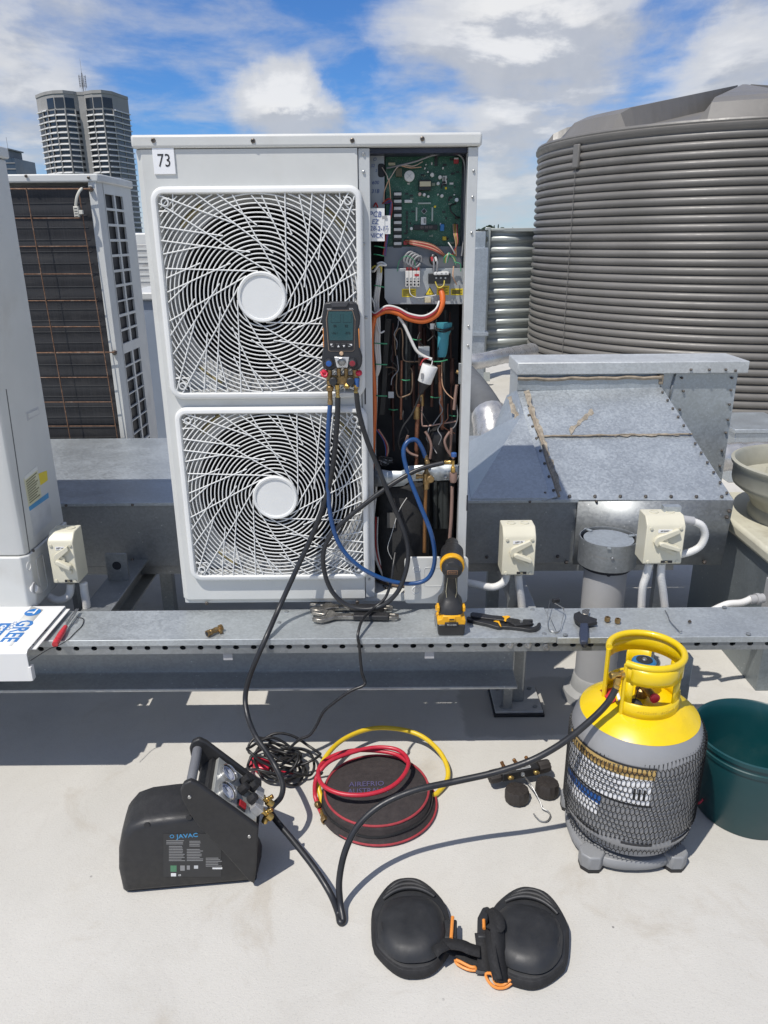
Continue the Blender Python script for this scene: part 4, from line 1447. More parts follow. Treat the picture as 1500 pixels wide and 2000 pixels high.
wire('wire_loop', [C2(205, 1330, 2.225), C2(250, 1350, 2.215), C2(300, 1290, 2.21), C2(370, 1290, 2.212), C2(330, 1262, 2.215), C2(285, 1275, 2.215)], .003, wwh, hs)
wire('wire_loop', [C2(205, 1345, 2.222), C2(260, 1300, 2.218), C2(320, 1310, 2.215), C2(320, 1360, 2.22)], .0028, wye, hs)
for u, v in ((300, 1495), (295, 1190), (300, 1110)):
    wire('cable_tie', [C2(u - 45, v - 8, 2.22), C2(u, v - 2, 2.214), C2(u + 55, v + 10, 2.22)], .0016, wgr, hs)
for u, v in ((590, 462), (590, 632), (590, 888)):
    wire('cable_tie', [C3(u - 50, v - 4, 2.226), C3(u, v, 2.216), C3(u + 60, v + 2, 2.224)], .0018, wgr, hs)
for k in range(5):
    wire('wire', [C3(640 + 9 * k, 260, 2.28), C3(625 + 8 * k, 500, 2.285), C3(612 + 7 * k, 800, 2.285), C3(590 + 8 * k, 1040, 2.285)], .0032, M('wire_black'), hs)

# refrigerant pipework
pw = thing_part('pipework', unit)
cpd = copper
def pipe(pts, r, mat=copper, name='copper_pipe', n=10):
    return wire(name, pts, r, mat, pw, n=n)
pipe([C3(720, 560, 2.27), C3(712, 420, 2.265), C3(735, 350, 2.26), C3(765, 345, 2.26), C3(778, 420, 2.262), C3(776, 560, 2.265), C3(800, 605, 2.262), C3(905, 608, 2.262)], .0022, M('pipe_dull', (.22, .15, .10), .5, .5))
pipe([C3(640, 655, 2.27), C3(700, 660, 2.262), C3(728, 700, 2.26), C3(724, 830, 2.26), C3(745, 895, 2.26), C3(800, 890, 2.262), C3(850, 850, 2.27), C3(855, 700, 2.275), C3(840, 660, 2.28)], .0024, M('pipe_dull'))
pipe([C3(768, 600, 2.27), C3(765, 800, 2.272), C3(762, 1080, 2.275)], .0042)
pipe([C3(905, 960, 2.262), C3(895, 1150, 2.265), C3(888, 1400, 2.268), C3(886, 1560, 2.27)], .0068)
pipe([C3(893, 975, 2.262), C3(893, 1075, 2.262)], .0098, brassold, 'brazed_collar', 14)
pipe([C3(930, 880, 2.26), C3(936, 970, 2.26)], .0062, brassold, 'brazed_collar', 12)
pipe([C3(935, 970, 2.258), C3(935, 1110, 2.256), C3(960, 1135, 2.256), C3(1090, 1115, 2.256), C3(1210, 1095, 2.256)], .0026, M('pipe_pink', (.34, .22, .18), .5, .4))
pipe([C3(1075, 640, 2.275), C3(1085, 850, 2.275), C3(1095, 1060, 2.275), C3(1098, 1200, 2.275)], .0062)
pipe([C3(1095, 600, 2.262), C3(1098, 780, 2.26), C3(1130, 860, 2.258), C3(1190, 915, 2.255)], .0016, wor, 'sensor_wire')
pipe([C3(1218, 800, 2.24), C3(1205, 900, 2.242), C3(1195, 1000, 2.244)], .0052, M('pipe_pink'))
pipe([C3(1215, 690, 2.232), C3(1270, 715, 2.225)], .006, brassold, 'service_valve', 12)
pipe([C3(1268, 690, 2.222), C3(1272, 745, 2.222)], .009, brassold, 'service_valve', 14)
pipe([C3(1175, 1150, 2.25), C3(1168, 1260, 2.252), C3(1160, 1380, 2.255)], .0045, M('pipe_pink'))
pipe([C3(1216, 960, 2.248), C3(1225, 1060, 2.246), C3(1205, 1130, 2.246), C3(1175, 1160, 2.25)], .0018, grw, 'sensor_wire')
for (u, v0, v1) in ((920, 230, 640), (1020, 250, 640), (860, 640, 1000), (1180, 580, 800), (690, 700, 1050)):
    pipe([C3(u, v0, 2.33), C3(u + 5, v1, 2.335)], .006, M('pipe_dark', (.07, .035, .03), .5, .5))
a, b = C3(1232, 620, 2.205), C3(1310, 790, 2.205)
MB().box(a.x, b.x, 2.20, 2.204, b.z, a.z).build('valve_bracket', galvd, pw, bevel=.001)
rb = random.Random(99)
lagm = M('pipe_lagging', (.03, .035, .035), .6)
for k in range(11):
    u = 640 + k * 53 + rb.uniform(-14, 14)
    v0, v1 = rb.uniform(150, 420), rb.uniform(700, 1380)
    yy = rb.uniform(2.28, 2.36)
    pts = [C3(u, v0, yy), C3(u + rb.uniform(-16, 16), (v0 + v1) / 2, yy - .01), C3(u + rb.uniform(-22, 22), v1, yy)]
    pipe(pts, rb.choice((.0035, .005, .0075)), rb.choice((M('pipe_dark'), lagm, M('pipe_dark'), lagm, lagm)), 'pipe_run')
for k in range(12):
    u, v = rb.uniform(650, 1150), rb.uniform(200, 1150)
    pts = [C3(u, v, 2.262)] + [C3(u + rb.uniform(-28, 28) * (j + 1) * .7, v + 60 * (j + 1), 2.25 + rb.uniform(-.012, .012)) for j in range(4)]
    pipe(pts, .0017, rb.choice((M('wire_black'), M('wire_black'), grw, wbr, M('wire_black'), wbr)), 'loose_wire', 6)
for u, v in ((890, 430), (1040, 900), (800, 760), (1195, 1050), (700, 1000)):
    wire('cable_tie', [C3(u - 35, v - 3, 2.262), C3(u, v + 3, 2.25), C3(u + 35, v, 2.262)], .0016, wgr, pw)
for (u0, v0, u1, v1, r_) in ((660, 855, 705, 905, .02), (1000, 300, 1050, 345, .01)):
    pbox(pw, 'foil_label', C3(u0, v0, 2.252), C3(u1, v1, 2.252), 2.252, .002, sheetw)
for (pts) in ([(820, 1210), (800, 1290), (830, 1350), (900, 1380)], [(1160, 1180), (1120, 1250), (1140, 1330), (1190, 1400)], [(960, 1180), (990, 1230), (1010, 1300), (1000, 1400)]):
    pipe([C3(u, v, 2.24) for u, v in pts], .0042, M('pipe_pink'), 'copper_pipe')
# teal insulated sleeve, white plug, black oil separator
teal = M('teal_sleeve', (.05, .26, .32), .55, 0, .1, 30)
rows = []
for j, (u, v, w) in enumerate(((1115, 292, 68), (1118, 345, 62), (1108, 400, 48), (1105, 470, 46), (1098, 540, 42), (1095, 572, 34))):
    c0 = C3(u, v, 2.25)
    rr = w / 4.1667 * 2.1 / 1480
    rows.append([c0 + Vector((rr * math.cos(t), .6 * rr * math.sin(t), 0)) for t in [i * math.pi / 8 for i in range(16)]])
MB().loft(rows).build('teal_sleeve', teal, pw)
wire('black_strap', [C3(1045, 335, 2.245), C3(1110, 352, 2.228), C3(1190, 330, 2.245)], .0024, blackr, pw)
wire('black_strap', [C3(1045, 350, 2.245), C3(1110, 368, 2.228), C3(1190, 340, 2.245)], .0024, blackr, pw)
wire('cable_tie', [C3(1030, 610, 2.245), C3(1090, 608, 2.232), C3(1140, 595, 2.245)], .0018, wgr, pw)
pbox(pw, 'valve_coil', C3(905, 490, 2.25), C3(995, 575, 2.25), 2.25, .02, sheetw, .001)
# white round plug on its cable
pg = thing_part('rubber_plug', unit)
c0, c1 = C3(1000, 640, 2.20), C3(955, 775, 2.20)
axv = (c1 - c0)
hh = axv.length
MB().lathe([(.0225, 0), (.0235, .002), (.0205, hh), (.019, hh + .002)], c0, axv, 28).build('plug_body', M('plug_white', (.72, .72, .70), .35, 0, .03), pg, bevel=0)
pbox(pg, 'plug_slot', C3(925, 705, 2.178), C3(946, 752, 2.178), 2.1775, .003, M('slot_grey', (.25, .25, .25), .5))
c2 = C3(905, 915, 2.21)
MB().lathe([(.017, 0), (.0165, .006), (.013, .014), (.0085, .026), (.0075, .034), (.0065, .036)], c1, c2 - c1, 20).build('plug_boot', blackr, pg)
wire('plug_cable', [c2 + (c1 - c2) * .3, c2, C3(850, 1040, 2.215), C3(775, 1150, 2.22), C3(742, 1270, 2.225), C3(770, 1340, 2.235)], .003, blackr, pg)
wire('insulated_line', [C2(490, 1790, 2.215), C2(545, 1870, 2.21), C3(830, 400, 2.208), C3(890, 520, 2.205), C3(960, 570, 2.202), C3(1015, 590, 2.2)], .0046, wwh, pg)
wire('wire', [C3(1015, 585, 2.2), C3(950, 590, 2.196), C3(920, 640, 2.2)], .002, redm, pg)
wire('wire', [C3(1020, 595, 2.2), C3(1010, 640, 2.196), C3(980, 650, 2.2)], .0016, wwh, pg)
# oil separator and accumulator (dark)
c0 = C3(1075, 1230, 2.29)
MB().lathe([(.012, .035), (.034, .026), (.037, .018), (.037, -.06), (.03, -.07)], c0, n=28).build('oil_separator', blackp, pw)
for u in (1085, 1130, 1160):
    p0, p1 = C5(u, 300, 2.33), C5(u, 640, 2.33)
    MB().cyl(p0, p1, .010, 12).build('insulated_riser', M('pipe_lagging', (.03, .035, .035), .6), pw)
# bent galvanised valve bracket
rows = []
prof_ = [(612, 225, 340, 2.215), (700, 215, 335, 2.21), (760, 225, 342, 2.205), (835, 225, 335, 2.20), (860, 215, 330, 2.196), (900, 185, 300, 2.19), (1080, 178, 292, 2.186), (1110, 190, 296, 2.182), (1140, 178, 292, 2.186), (1240, 178, 290, 2.184), (1310, 178, 290, 2.184)]
for u, v0, v1, yy in prof_:
    rows.append([C5(u, v0, yy), C5(u, v1, yy)])
MB().sheet(rows).build('valve_plate', galv, unit, thick=.0025, ang=25)
sv = thing_part('service_valves', unit)
def lz(name, c, ax, prof, mat, n=16, par=None):
    return MB().lathe(prof, c, ax, n).build(name, mat, par or sv)
lz('valve_body', C5(1022, 270, 2.172), (0, 0, 1), [(.010, -.02), (.011, -.012), (.011, .012), (.007, .016), (.005, .03)], brassold)
lz('valve_cap', C5(1050, 282, 2.158), (0.25, -1, 0), [(.0115, -.012), (.0115, .006), (.009, .008)], brassold)
lz('flare_nut', C5(1020, 335, 2.182), (0, 0, -1), [(.010, -.008), (.010, .008), (.007, .011)], brassold, 6)
lz('valve_stem', C5(965, 265, 2.172), (-1, 0, 0), [(.006, -.014), (.006, 0), (.008, 0), (.008, .008)], brassold)
wire('copper_pipe', [C5(1018, 350, 2.185), C5(1012, 560, 2.19), C5(1008, 820, 2.195)], .0058, M('copper_bright', (.30, .15, .06), .4, .7), sv, n=12)
lz('valve_body', C5(1220, 255, 2.172), (0, 0, 1), [(.009, -.022), (.011, -.016), (.011, .008), (.007, .012), (.006, .02)], M('pipe_pink'))
wire('copper_pipe', [C5(1212, 340, 2.182), C5(1205, 560, 2.19), C5(1188, 780, 2.195)], .0052, M('pipe_pink'), sv, n=12)
lz('charging_tee', C5(1218, 205, 2.165), (0, 0, 1), [(.006, -.012), (.007, -.01), (.007, .004), (.0045, .006), (.0045, .022), (.006, .024)], brass, 12)
lz('valve_core_knob', C5(1224, 105, 2.165), (0, 0, 1), [(.0078, -.006), (.0082, -.004), (.0082, .005), (.007, .006)], wbl, 14)
lz('hose_end', C5(1155, 160, 2.165), (1, 0, 0), [(.0055, 0), (.006, .004), (.005, .006), (.006, .009), (.005, .011), (.0062, .014), (.0062, .02)], brass, 12)
for u, v in ((965, 268), (1165, 272), (1255, 268)):
    screw(sv, C5(u, v, 2.18), .0055, steelm)
# compressor in its felt jacket, and the bay floor
cc = Vector((.058, 2.305, UZ0 + .03))
felt = M('compressor_felt', (.022, .022, .022), .9, 0, .2, 40, .5, 160)
MB().lathe([(.085, .01), (.09, .03), (.088, .30), (.075, .33), (.04, .345)], cc, n=36).build('compressor', felt, unit)
MB().lathe([(.099, .006), (.099, .014), (.085, .016)], cc, n=36).build('compressor_foot', M('pipe_dull'), unit)
pbox(unit, 'compressor_label', C5(735, 530, 2.215), C5(800, 640, 2.215), 2.2138, .001, M('label_dark', (.10, .095, .085), .7))
wire('capillary', [C5(880, 420, 2.20), C5(820, 520, 2.195), C5(770, 680, 2.19), C5(740, 790, 2.19), C5(770, 870, 2.195)], .0011, wwh, unit)
for k in range(4):
    wire('wire', [C3(560 + 10 * k, 1160, 2.26), C3(620 + 14 * k, 1250 + 10 * k, 2.245), C3(640 + 9 * k, 1340, 2.24), C3(630 + 5 * k, 1410, 2.245)], .0016, (wbl, redm, wor, M('wire_black'))[k], hs)
mb = MB()
for k in range(14):
    rr_ = random.Random(40 + k)
    pts = [C3(560 + rr_.uniform(0, 40), 1390 + rr_.uniform(-20, 30), 2.25)] + [C3(600 + rr_.uniform(-20, 100), 1420 + rr_.uniform(-40, 40), 2.235) for _ in range(3)]
    wire('wire', pts, .0022, (M('wire_black'), M('wire_black'), M('wire_black'), grw)[k % 4], hs, k=4)
for k in range(8):
    rr_ = random.Random(70 + k)
    pts = [C5(690 + rr_.uniform(0, 90), 1060 + rr_.uniform(0, 70), 2.20 + rr_.uniform(0, .02)) for _ in range(4)]
    wire('wire', pts, .0024, (M('wire_black'), M('wire_black'), grw)[k % 3], hs, k=4)
# lower front cover with two knock-outs
a, b = P(790, 1087, Y=YF + .004), P(912, 1176, Y=YF + .004)
lc = MB()
lc.prism(rrect(b.x - a.x, a.z - b.z, .014, 4, (a.x + b.x) / 2, (a.z + b.z) / 2), lambda u, v, w: (u, w, v), YF - .004, YF + .006)
lc = lc.build('lower_cover', white, unit, bevel=.0025)
for u, v, rr_ in ((952, 945, .0105), (948, 1098, .0125)):
    c0 = C5(u, v, YF - .0045)
    MB().tube([c0 + Vector((rr_ * math.cos(t), 0, rr_ * math.sin(t))) for t in [i * math.pi / 12 for i in range(24)]], .0016, 6, closed=True).build('knockout', whitep, lc)
    MB().lathe([(rr_ * .84, 0), (rr_ * .84, .0008)], c0, (0, 1, 0), 20).build('knockout_groove', M('recess_grey'), lc)
    MB().lathe([(rr_ * .72, -.0004), (rr_ * .72, .0006)], c0, (0, 1, 0), 20).build('knockout_disc', white, lc)
c0 = C5(1080, 1000, YF - .0045)
MB().tube([(c0.x + u, YF - .0043, c0.z + v) for u, v in rrect(.062, .064, .008, 3)], .001, 5, closed=True).build('panel_rib', white, lc)

# ---------------------------------------------------------------- left-hand condenser seen at its side
lu = thing('outdoor_condenser', 'ivory condenser at the left edge, side on, with yellow warning labels', 'air conditioner', (-1.55, 2.3, UZ0))
LX = -1.108
sec = [(-2.05, 2.175), (LX - .022, 2.160), (LX - .004, 2.168), (LX, 2.18), (LX, 2.46), (-2.05, 2.46)]
MB().prism(sec, lambda u, v, w: (u, v, w), P(70, 1068, X=LX).z, 1.83).build('casing', white, lu, bevel=.004)
sec2 = [(-2.05, 2.165), (LX - .015, 2.150), (LX + .006, 2.17), (LX + .006, 2.468), (-2.05, 2.468)]
MB().prism(sec2, lambda u, v, w: (u, v, w), UZ0 - .004, P(70, 1068, X=LX).z - .002).build('service_skirt', white, lu, bevel=.004)
MB().box(-2.06, LX + .008, 2.15, 2.47, 1.832, 1.864).build('lid', white, lu, bevel=.006)


def xq(name, pts, mat, par=lu, d=.0008, X=LX):
    v = [P(x, y, X=X) for x, y in pts]
    n = len(v)
    m_ = MB().add(v + [p + Vector((d, 0, 0)) for p in v], [tuple(range(n))[::-1], tuple(range(n, 2 * n))] + [(i, (i + 1) % n, n + (i + 1) % n, n + i) for i in range(n)])
    return m_.build(name, mat, par, smooth=False)


xq('panel_seam', [(11, 760), (12.5, 760), (58.5, 1080), (57, 1080)], M('seam_dark', (.12, .12, .12), .7))
xq('warning_label', [(46, 935), (72, 912), (81, 970), (56, 990)], M('label_cream', (.62, .60, .40), .5))
xq('warning_label_head', [(47, 931), (72, 910), (73, 917), (48, 938)], M('label_pale', (.7, .7, .66), .5), d=.0012)
for k in range(10):
    t0, t1 = .14 + .082 * k, .16 + .082 * k
    L = lambda a, b, t: (a[0] + (b[0] - a[0]) * t, a[1] + (b[1] - a[1]) * t)
    e0, e1 = L((46, 935), (56, 990), t0), L((72, 912), (81, 970), t0)
    f0, f1 = L((46, 935), (56, 990), t1 + .015), L((72, 912), (81, 970), t1 + .015)
    xq('label_line', [L(e0, e1, .1), L(e0, e1, .9 - .1 * (k % 3)), L(f0, f1, .9 - .1 * (k % 3)), L(f0, f1, .1)], M('label_ink', (.16, .15, .08), .7), d=.0013)
xq('caution_label', [(75, 925), (91, 919), (93, 938), (79, 948)], yel)
xq('name_label', [(56, 990), (94, 962), (95, 972), (58, 998)], M('label_blue', (.08, .28, .50), .5))
xq('rating_label', [(58, 998), (95, 972), (102, 1015), (66, 1048)], M('label_grey', (.52, .53, .53), .5))
xq('handle_recess', [(50, 806), (74, 794), (78, 808), (54, 822)], M('recess_grey', (.22, .22, .22), .6))
xq('handle_lip', [(53, 808), (73, 799), (76, 807), (56, 816)], white, d=.003)
c0 = P(64, 1076, X=LX + .002)
MB().lathe([(.006, 0), (.005, .004)], c0, (1, 0, 0), 10).build('screw', screwm, lu)
c0 = P(56, 1106, X=LX + .007)
MB().tube([c0 + Vector((0, .013 * math.cos(t), .013 * math.sin(t))) for t in [i * math.pi / 10 for i in range(20)]], .0015, 5, closed=True).build('knockout', white, lu)
c0 = P(82, 1120, X=LX + .007)
MB().tube([(LX + .007, c0.y + u, c0.z + v) for u, v in rrect(.05, .12, .012, 3)], .0018, 5, closed=True).build('panel_rib', white, lu)
c0 = P(66, 1148, X=LX + .008)
MB().lathe([(.018, 0), (.018, .004), (.014, .004)], c0, (1, 0, 0), 18).build('cable_gland', pvcg, lu)

# ---------------------------------------------------------------- rear condenser showing its coil and rusty guard
ru = thing('outdoor_condenser', 'ivory condenser turned away, dark coil behind a rusty wire guard', 'air conditioner', (-2.0, 3.9, UZ0))
RY = 3.70
xc = P(172, 360, Y=RY).x
xs_ = P(200, 360, Y=RY + .05).x
rz1 = P(100, 340, Y=RY).z
ryb = 4.16
rz0 = .5
coilm, q = mk('coil_fins')
sx_ = q.node('ShaderNodeSeparateXYZ', {0: q.co})
w1 = q.node('ShaderNodeTexWave', {'Vector': q.node('ShaderNodeCombineXYZ', {0: sx_.outputs[2]}).outputs[0], 'Scale': 4.2, 'Distortion': 0.0}, bands_direction='X')
nn1 = q.noise(q.vmath('MULTIPLY', q.co, (1, 1, 3)), 6, 6, .65, .4)
nn2 = q.noise(q.vmath('MULTIPLY', q.co, (300, 1, .6)), 2, 3, .5)
c_ = q.mix(q.math('MULTIPLY', w1.outputs['Fac'], .75), (.008, .008, .010), (.035, .035, .037))
c_ = q.mix(q.math('MULTIPLY', q.step(nn1, .5, .75), .35), c_, (.07, .065, .06))
c_ = q.mix(q.math('MULTIPLY', q.step(nn2, .45, .65), .25), c_, (.055, .055, .058))
q.put(q.b.inputs['Base Color'], c_)
q.b.inputs['Roughness'].default_value = .55
bump(q, nn2, .4, .002)
MB().box(-2.9, xc + .004, RY + .02, RY + .05, rz0, rz1 - .05).build('coil', coilm, ru, smooth=False)
for k in range(24):
    z = rz1 - .12 - k * .052
    MB().cyl((-2.3, RY + .0195, z), (xc - .03, RY + .0195, z), .0024, 5).build('coil_tube', M('coil_tube', (.05, .05, .052), .5, .2), ru)
zbot = rz0
mb = MB().prism([(xc, RY), (xc + .035, RY - .002), (xs_, RY + .05), (xs_, RY + .056), (xc + .03, RY + .008), (xc, RY + .012)], lambda u, v, w: (u, v, w), rz0, rz1 - .032)
mb.build('corner_post', white, ru, bevel=.003)
# side panel with its two columns of openings
ys = [RY + .052]
pc_ = [P(x, 400, X=xs_).y for x in (207, 224, 227, 241)]
ys = [RY + .05, pc_[0], pc_[1], pc_[2], pc_[3], ryb]
rows_px = [(379, 406), (411, 437), (442, 467), (472, 497), (502, 527), (532, 556), (561, 587), (590, 614), (619, 643), (647, 671), (690, 714), (717, 741), (744, 768), (770, 794), (796, 820), (822, 846), (848, 870), (874, 896)]
zz_ = []
ym = (pc_[1] + pc_[2]) / 2
def zof(py, side):
    # rows were read at the inner column
    f = (py - 379) / (896 - 379)
    return P(208 + f * 62, py, X=xs_).z
zl = [rz1 - .032]
for a, b in rows_px:
    zl += [zof(a, 0), zof(b, 0)]
zl.append(rz0)
sp_ = MB()
for j in range(len(zl) - 1):
    for i in range(5):
        opening = (j % 2 == 1) and i in (1, 3)
        if not opening:
            y0, y1, z0, z1_ = ys[i], ys[i + 1], zl[j + 1], zl[j]
            sp_.add([(xs_, y0, z0), (xs_, y1, z0), (xs_, y1, z1_), (xs_, y0, z1_)], [(0, 1, 2, 3)])
        else:
            y0, y1, z0, z1_ = ys[i], ys[i + 1], zl[j + 1], zl[j]
            d = .010
            sp_.add([(xs_, y0, z0), (xs_, y1, z0), (xs_, y1, z1_), (xs_, y0, z1_), (xs_ - d, y0, z0), (xs_ - d, y1, z0), (xs_ - d, y1, z1_), (xs_ - d, y0, z1_)],
                    [(0, 1, 5, 4), (1, 2, 6, 5), (2, 3, 7, 6), (3, 0, 4, 7)])
sp_.build('side_panel', white, ru, smooth=False, fix=False)
MB().box(xs_ - .05, xs_ - .014, RY + .06, ryb - .01, rz0, rz1 - .05).build('side_coil', coilm, ru, smooth=False)
MB().prism([(-2.9, RY - .006), (xc + .05, RY - .008), (xs_ + .012, RY + .045), (xs_ + .012, ryb + .01), (-2.9, ryb + .01)], lambda u, v, w: (u, v, w), rz1 - .034, rz1).build('lid', white, ru, bevel=.006)
MB().box(-2.9, xs_ - .01, ryb - .006, ryb, rz0, rz1 - .034).build('fan_side_panel', white, ru)
# rusty guard rods
YG = RY - .03
for i, (xa, ya, xb_, yb_) in enumerate(((-60, 369, 176, 369), (-60, 427, 158, 426), (-60, 482, 173, 481), (-60, 536, 181, 535), (-60, 588, 190, 587), (-60, 639, 198, 638), (-60, 690, 222, 688), (-60, 738, 213, 737), (-60, 786, 219, 785), (-60, 833, 226, 832), (-60, 878, 232, 877))):
    p0, p1 = P(xa, ya, Y=YG), P(xb_, yb_, Y=YG)
    pts = [p0.lerp(p1, t / 6) for t in range(7)]
    if i in (0, 6):
        pts.append(p1 + Vector((.004, .03, 0)))
    MB().tube(pts, .0034 if i in (0, 6) else .0023, 6).build('guard_rod', rustm, ru)
for xa, ya, xb_, yb_ in ((51, 367, 150, 930), (153, 367, 241, 930), (-60, 367, 60, 930)):
    MB().tube([P(xa, ya, Y=YG - .004), P(xb_, yb_, Y=YG - .004)], .0026, 6).build('guard_rod', rustm, ru)
for px, py in ((176, 369), (223, 689)):
    MB().lathe([(.012, .008), (.012, 0), (.006, -.008)], P(px, py, Y=RY - .012), (0, 1, 0), 10).build('guard_clip', screwm, ru)
for px, py in ((9, 344), (51, 344), (173, 347)):
    screw(ru, P(px, py, Y=RY - .012), .007, screwm)
# dangling white plug
pl_ = thing_part('dangling_plug', ru)
a, b = P(144, 403, Y=YG - .02), P(156, 424, Y=YG - .02)
plw = M('plug_ivory', (.60, .58, .50), .5, 0, .05)
MB().box(a.x, b.x, YG - .03, YG - .012, b.z, a.z).build('connector', plw, pl_, bevel=.002)
MB().box(b.x, b.x + .017, YG - .028, YG - .014, b.z + .012, a.z - .016).build('connector_latch', plw, pl_, bevel=.001)
for k in range(4):
    z = a.z - .008 - .011 * k
    MB().box(a.x + .004, b.x - .004, YG - .0308, YG - .0302, z - .003, z).build('contact_slot', M('component_black'), pl_)
MB().tube(spl([P(148, 402, Y=YG - .02), P(150, 386, Y=YG - .025), P(155, 374, Y=YG - .02), P(160, 368, Y=YG)], 6), .006, 7).build('cord', plw, pl_)

# ---------------------------------------------------------------- things in the gap further back
fu = thing('outdoor_condenser', 'distant pale condenser glimpsed in the gap left of unit 73', 'air conditioner', (P(275, 520, Y=7.5).x, 7.5, .3))
x0, x1 = P(228, 520, Y=7.5).x, P(330, 520, Y=7.5).x
z0, z1 = .55, P(270, 455, Y=7.5).z
MB().box(x0, x1, 7.5, 7.85, z0, z1).build('casing', white, fu, bevel=.015)
MB().box(x0 + .10, x1, 7.49, 7.50, z0 + .1, z1 - .1).build('grille_panel', M('shroud_grey'), fu, bevel=.01)
for k in range(16):
    z = z0 + .14 + k * (z1 - z0 - .28) / 15
    MB().box(x0 + .12, x1 - .03, 7.484, 7.489, z - .01, z + .01).build('grille_bar', white, fu)
MB().box(x0 + .1, x1 - .1, 7.55, 7.8, 0, z0).build('stand', galvd, fu)
gb = thing('roof_cabinet', 'blue-grey metal roof cabinet with white lid in the gap left of unit 73', 'cabinet', (P(300, 700, Y=5.2).x, 5.2, 0))
x0, x1 = P(238, 600, Y=5.2).x, P(345, 600, Y=5.2).x
z1 = P(285, 586, Y=5.2).z
MB().box(x0, x1, 5.2, 5.9, 0, z1).build('casing', M('cabinet_blue', (.24, .28, .34), .5, .1, .05, 3), gb, bevel=.01)
MB().box(x0 - .02, x1 + .02, 5.17, 5.92, z1, z1 + .05).build('lid', white, gb, bevel=.01)
# ================================================================ ROOF FITTINGS
def resample(path, step):
    path = [Vector(p) for p in path]
    out = [path[0]]
    acc = 0.0
    for a, b in zip(path, path[1:]):
        L = (b - a).length
        while L > 1e-9 and acc + L >= step:
            t = (step - acc) / L
            a = a.lerp(b, t)
            out.append(a)
            L = (b - a).length
            acc = 0.0
        acc += L
    return out


def conduit(name, pts, r, parent, mat=None, pitch=.0056):
    p_ = resample(spl(pts, 24), pitch / 2)
    return MB().tube(p_, [r if i % 2 else r * .86 for i in range(len(p_))], 12).build(name, mat or pvcw, parent, ang=80)


def isolator(px0, px1, py0, py1, Y, label, text1, text2, group=None):
    a, b = P(px0, py0, Y=Y), P(px1, py1, Y=Y)
    x0, x1, z1, z0 = a.x, b.x, a.z, b.z
    w, h = x1 - x0, z1 - z0
    t = thing('isolator_switch', label, 'switch', ((x0 + x1) / 2, Y + .04, z0), 0, group)
    d = .085
    prof_ = [(Y, z0 + .004), (Y, z1 - .030), (Y + .006, z1 - .022), (Y + .024, z1 - .003), (Y + .030, z1), (Y + d, z1), (Y + d, z0), (Y + .004, z0)]
    MB().prism(prof_, lambda u, v, q_: (q_, u, v), x0, x1).build('housing', cream, t, bevel=.003)
    MB().box(x0 + .006, x1 - .006, Y + d - .02, Y + d + .012, z0 + .01, z1 - .006).build('back_box', cream, t, bevel=.002)
    U = lambda u, v: (x0 + w * u, z0 + h * v)
    fn = lambda u, v, q_: (u, q_, v)
    for u, v in ((.12, .06), (.88, .06), (.12, .78), (.88, .78)):
        p_ = U(u, v)
        MB().lathe([(.0055, 0), (.005, .003), (.0, .0035)], (p_[0], Y, p_[1]), (0, -1, 0), 12).build('screw_cap', cream, t)
    for u in (.3, .72):
        MB().lathe([(.014, 0), (.014, .0025), (.011, .003), (.011, .0015)], (x0 + w * u, Y + .055, z1), n=20).build('blanking_plug', cream, t)
    MB().prism([U(*p) for p in ((.20, .50), (.23, .585), (.30, .63), (.80, .78), (.86, .70), (.60, .60), (.40, .52), (.34, .46), (.30, .40), (.24, .43))], fn, Y - .012, Y + .001).build('lever_guard', cream, t, bevel=.002)
    MB().prism([U(*p) for p in ((.30, .40), (.34, .455), (.84, .27), (.80, .21))], fn, Y - .008, Y + .001).build('lever_guard', cream, t, bevel=.0015)
    c0 = U(.46, .50)
    MB().lathe([(.015, 0), (.014, .008)], (c0[0], Y + .0005, c0[1]), (0, -1, 0), 20).build('rotor', cream, t)
    MB().prism([U(*p) for p in ((.30, .47), (.33, .52), (.42, .525), (.86, .40), (.88, .345), (.82, .325), (.36, .43))], fn, Y - .024, Y - .001).build('lever', cream, t, bevel=.003)
    lw = MB().prism([U(*p) for p in ((.30, .69), (.66, .69), (.66, .755), (.30, .755))], fn, Y - .0008, Y - .0001).build('name_label', M('plate_white'), t)
    p_ = U(.48, .722)
    text(text1, .0088 if len(text1) < 8 else .006, front(p_[0], p_[1], Y - .0013), ink, lw, sx=.9, bold=.0001)
    p_ = U(.58, .055)
    pl__ = MB().prism([U(*p) for p in ((.46, .03), (.76, .03), (.76, .085), (.46, .085))], fn, Y - .0006, Y - .0001).build('rating_plate', ink, t)
    text(text2, .0062, front(p_[0] + .003, p_[1], Y - .0011), M('component_cream'), pl__, sx=.8)
    return t, x0, x1, z0, z1


i1, *_b = isolator(89, 154, 1044, 1140, 2.215, 'cream isolator switch labelled APT 66 beside the left-edge condenser', 'APT 66', 'IP66')
conduit('conduit', [P(66, 1149, X=-1.10), P(86, 1160, Y=2.255), P(112, 1172, Y=2.25), P(134, 1163, Y=2.25), P(138, 1138, Y=2.255)], .0135, i1)
conduit('conduit', [P(163, 1138, Y=2.26), P(165, 1158, Y=2.26), P(169, 1180, Y=2.26), P(170, 1200, Y=2.26)], .0135, i1)
MB().box(P(146, 1200, Y=2.30).x, P(156, 1200, Y=2.30).x, 2.302, 2.33, .36, .62).build('mounting_strut', galvd, i1)
i2, *_b = isolator(984, 1043, 1034, 1124, 2.215, 'cream isolator switch labelled APT 73 right of the open condenser', 'APT 73', 'IP66')
conduit('conduit', [P(906, 1137, Y=2.27), P(930, 1141, Y=2.255), P(962, 1147, Y=2.255), P(984, 1137, Y=2.255), P(990, 1120, Y=2.255)], .0135, i2)
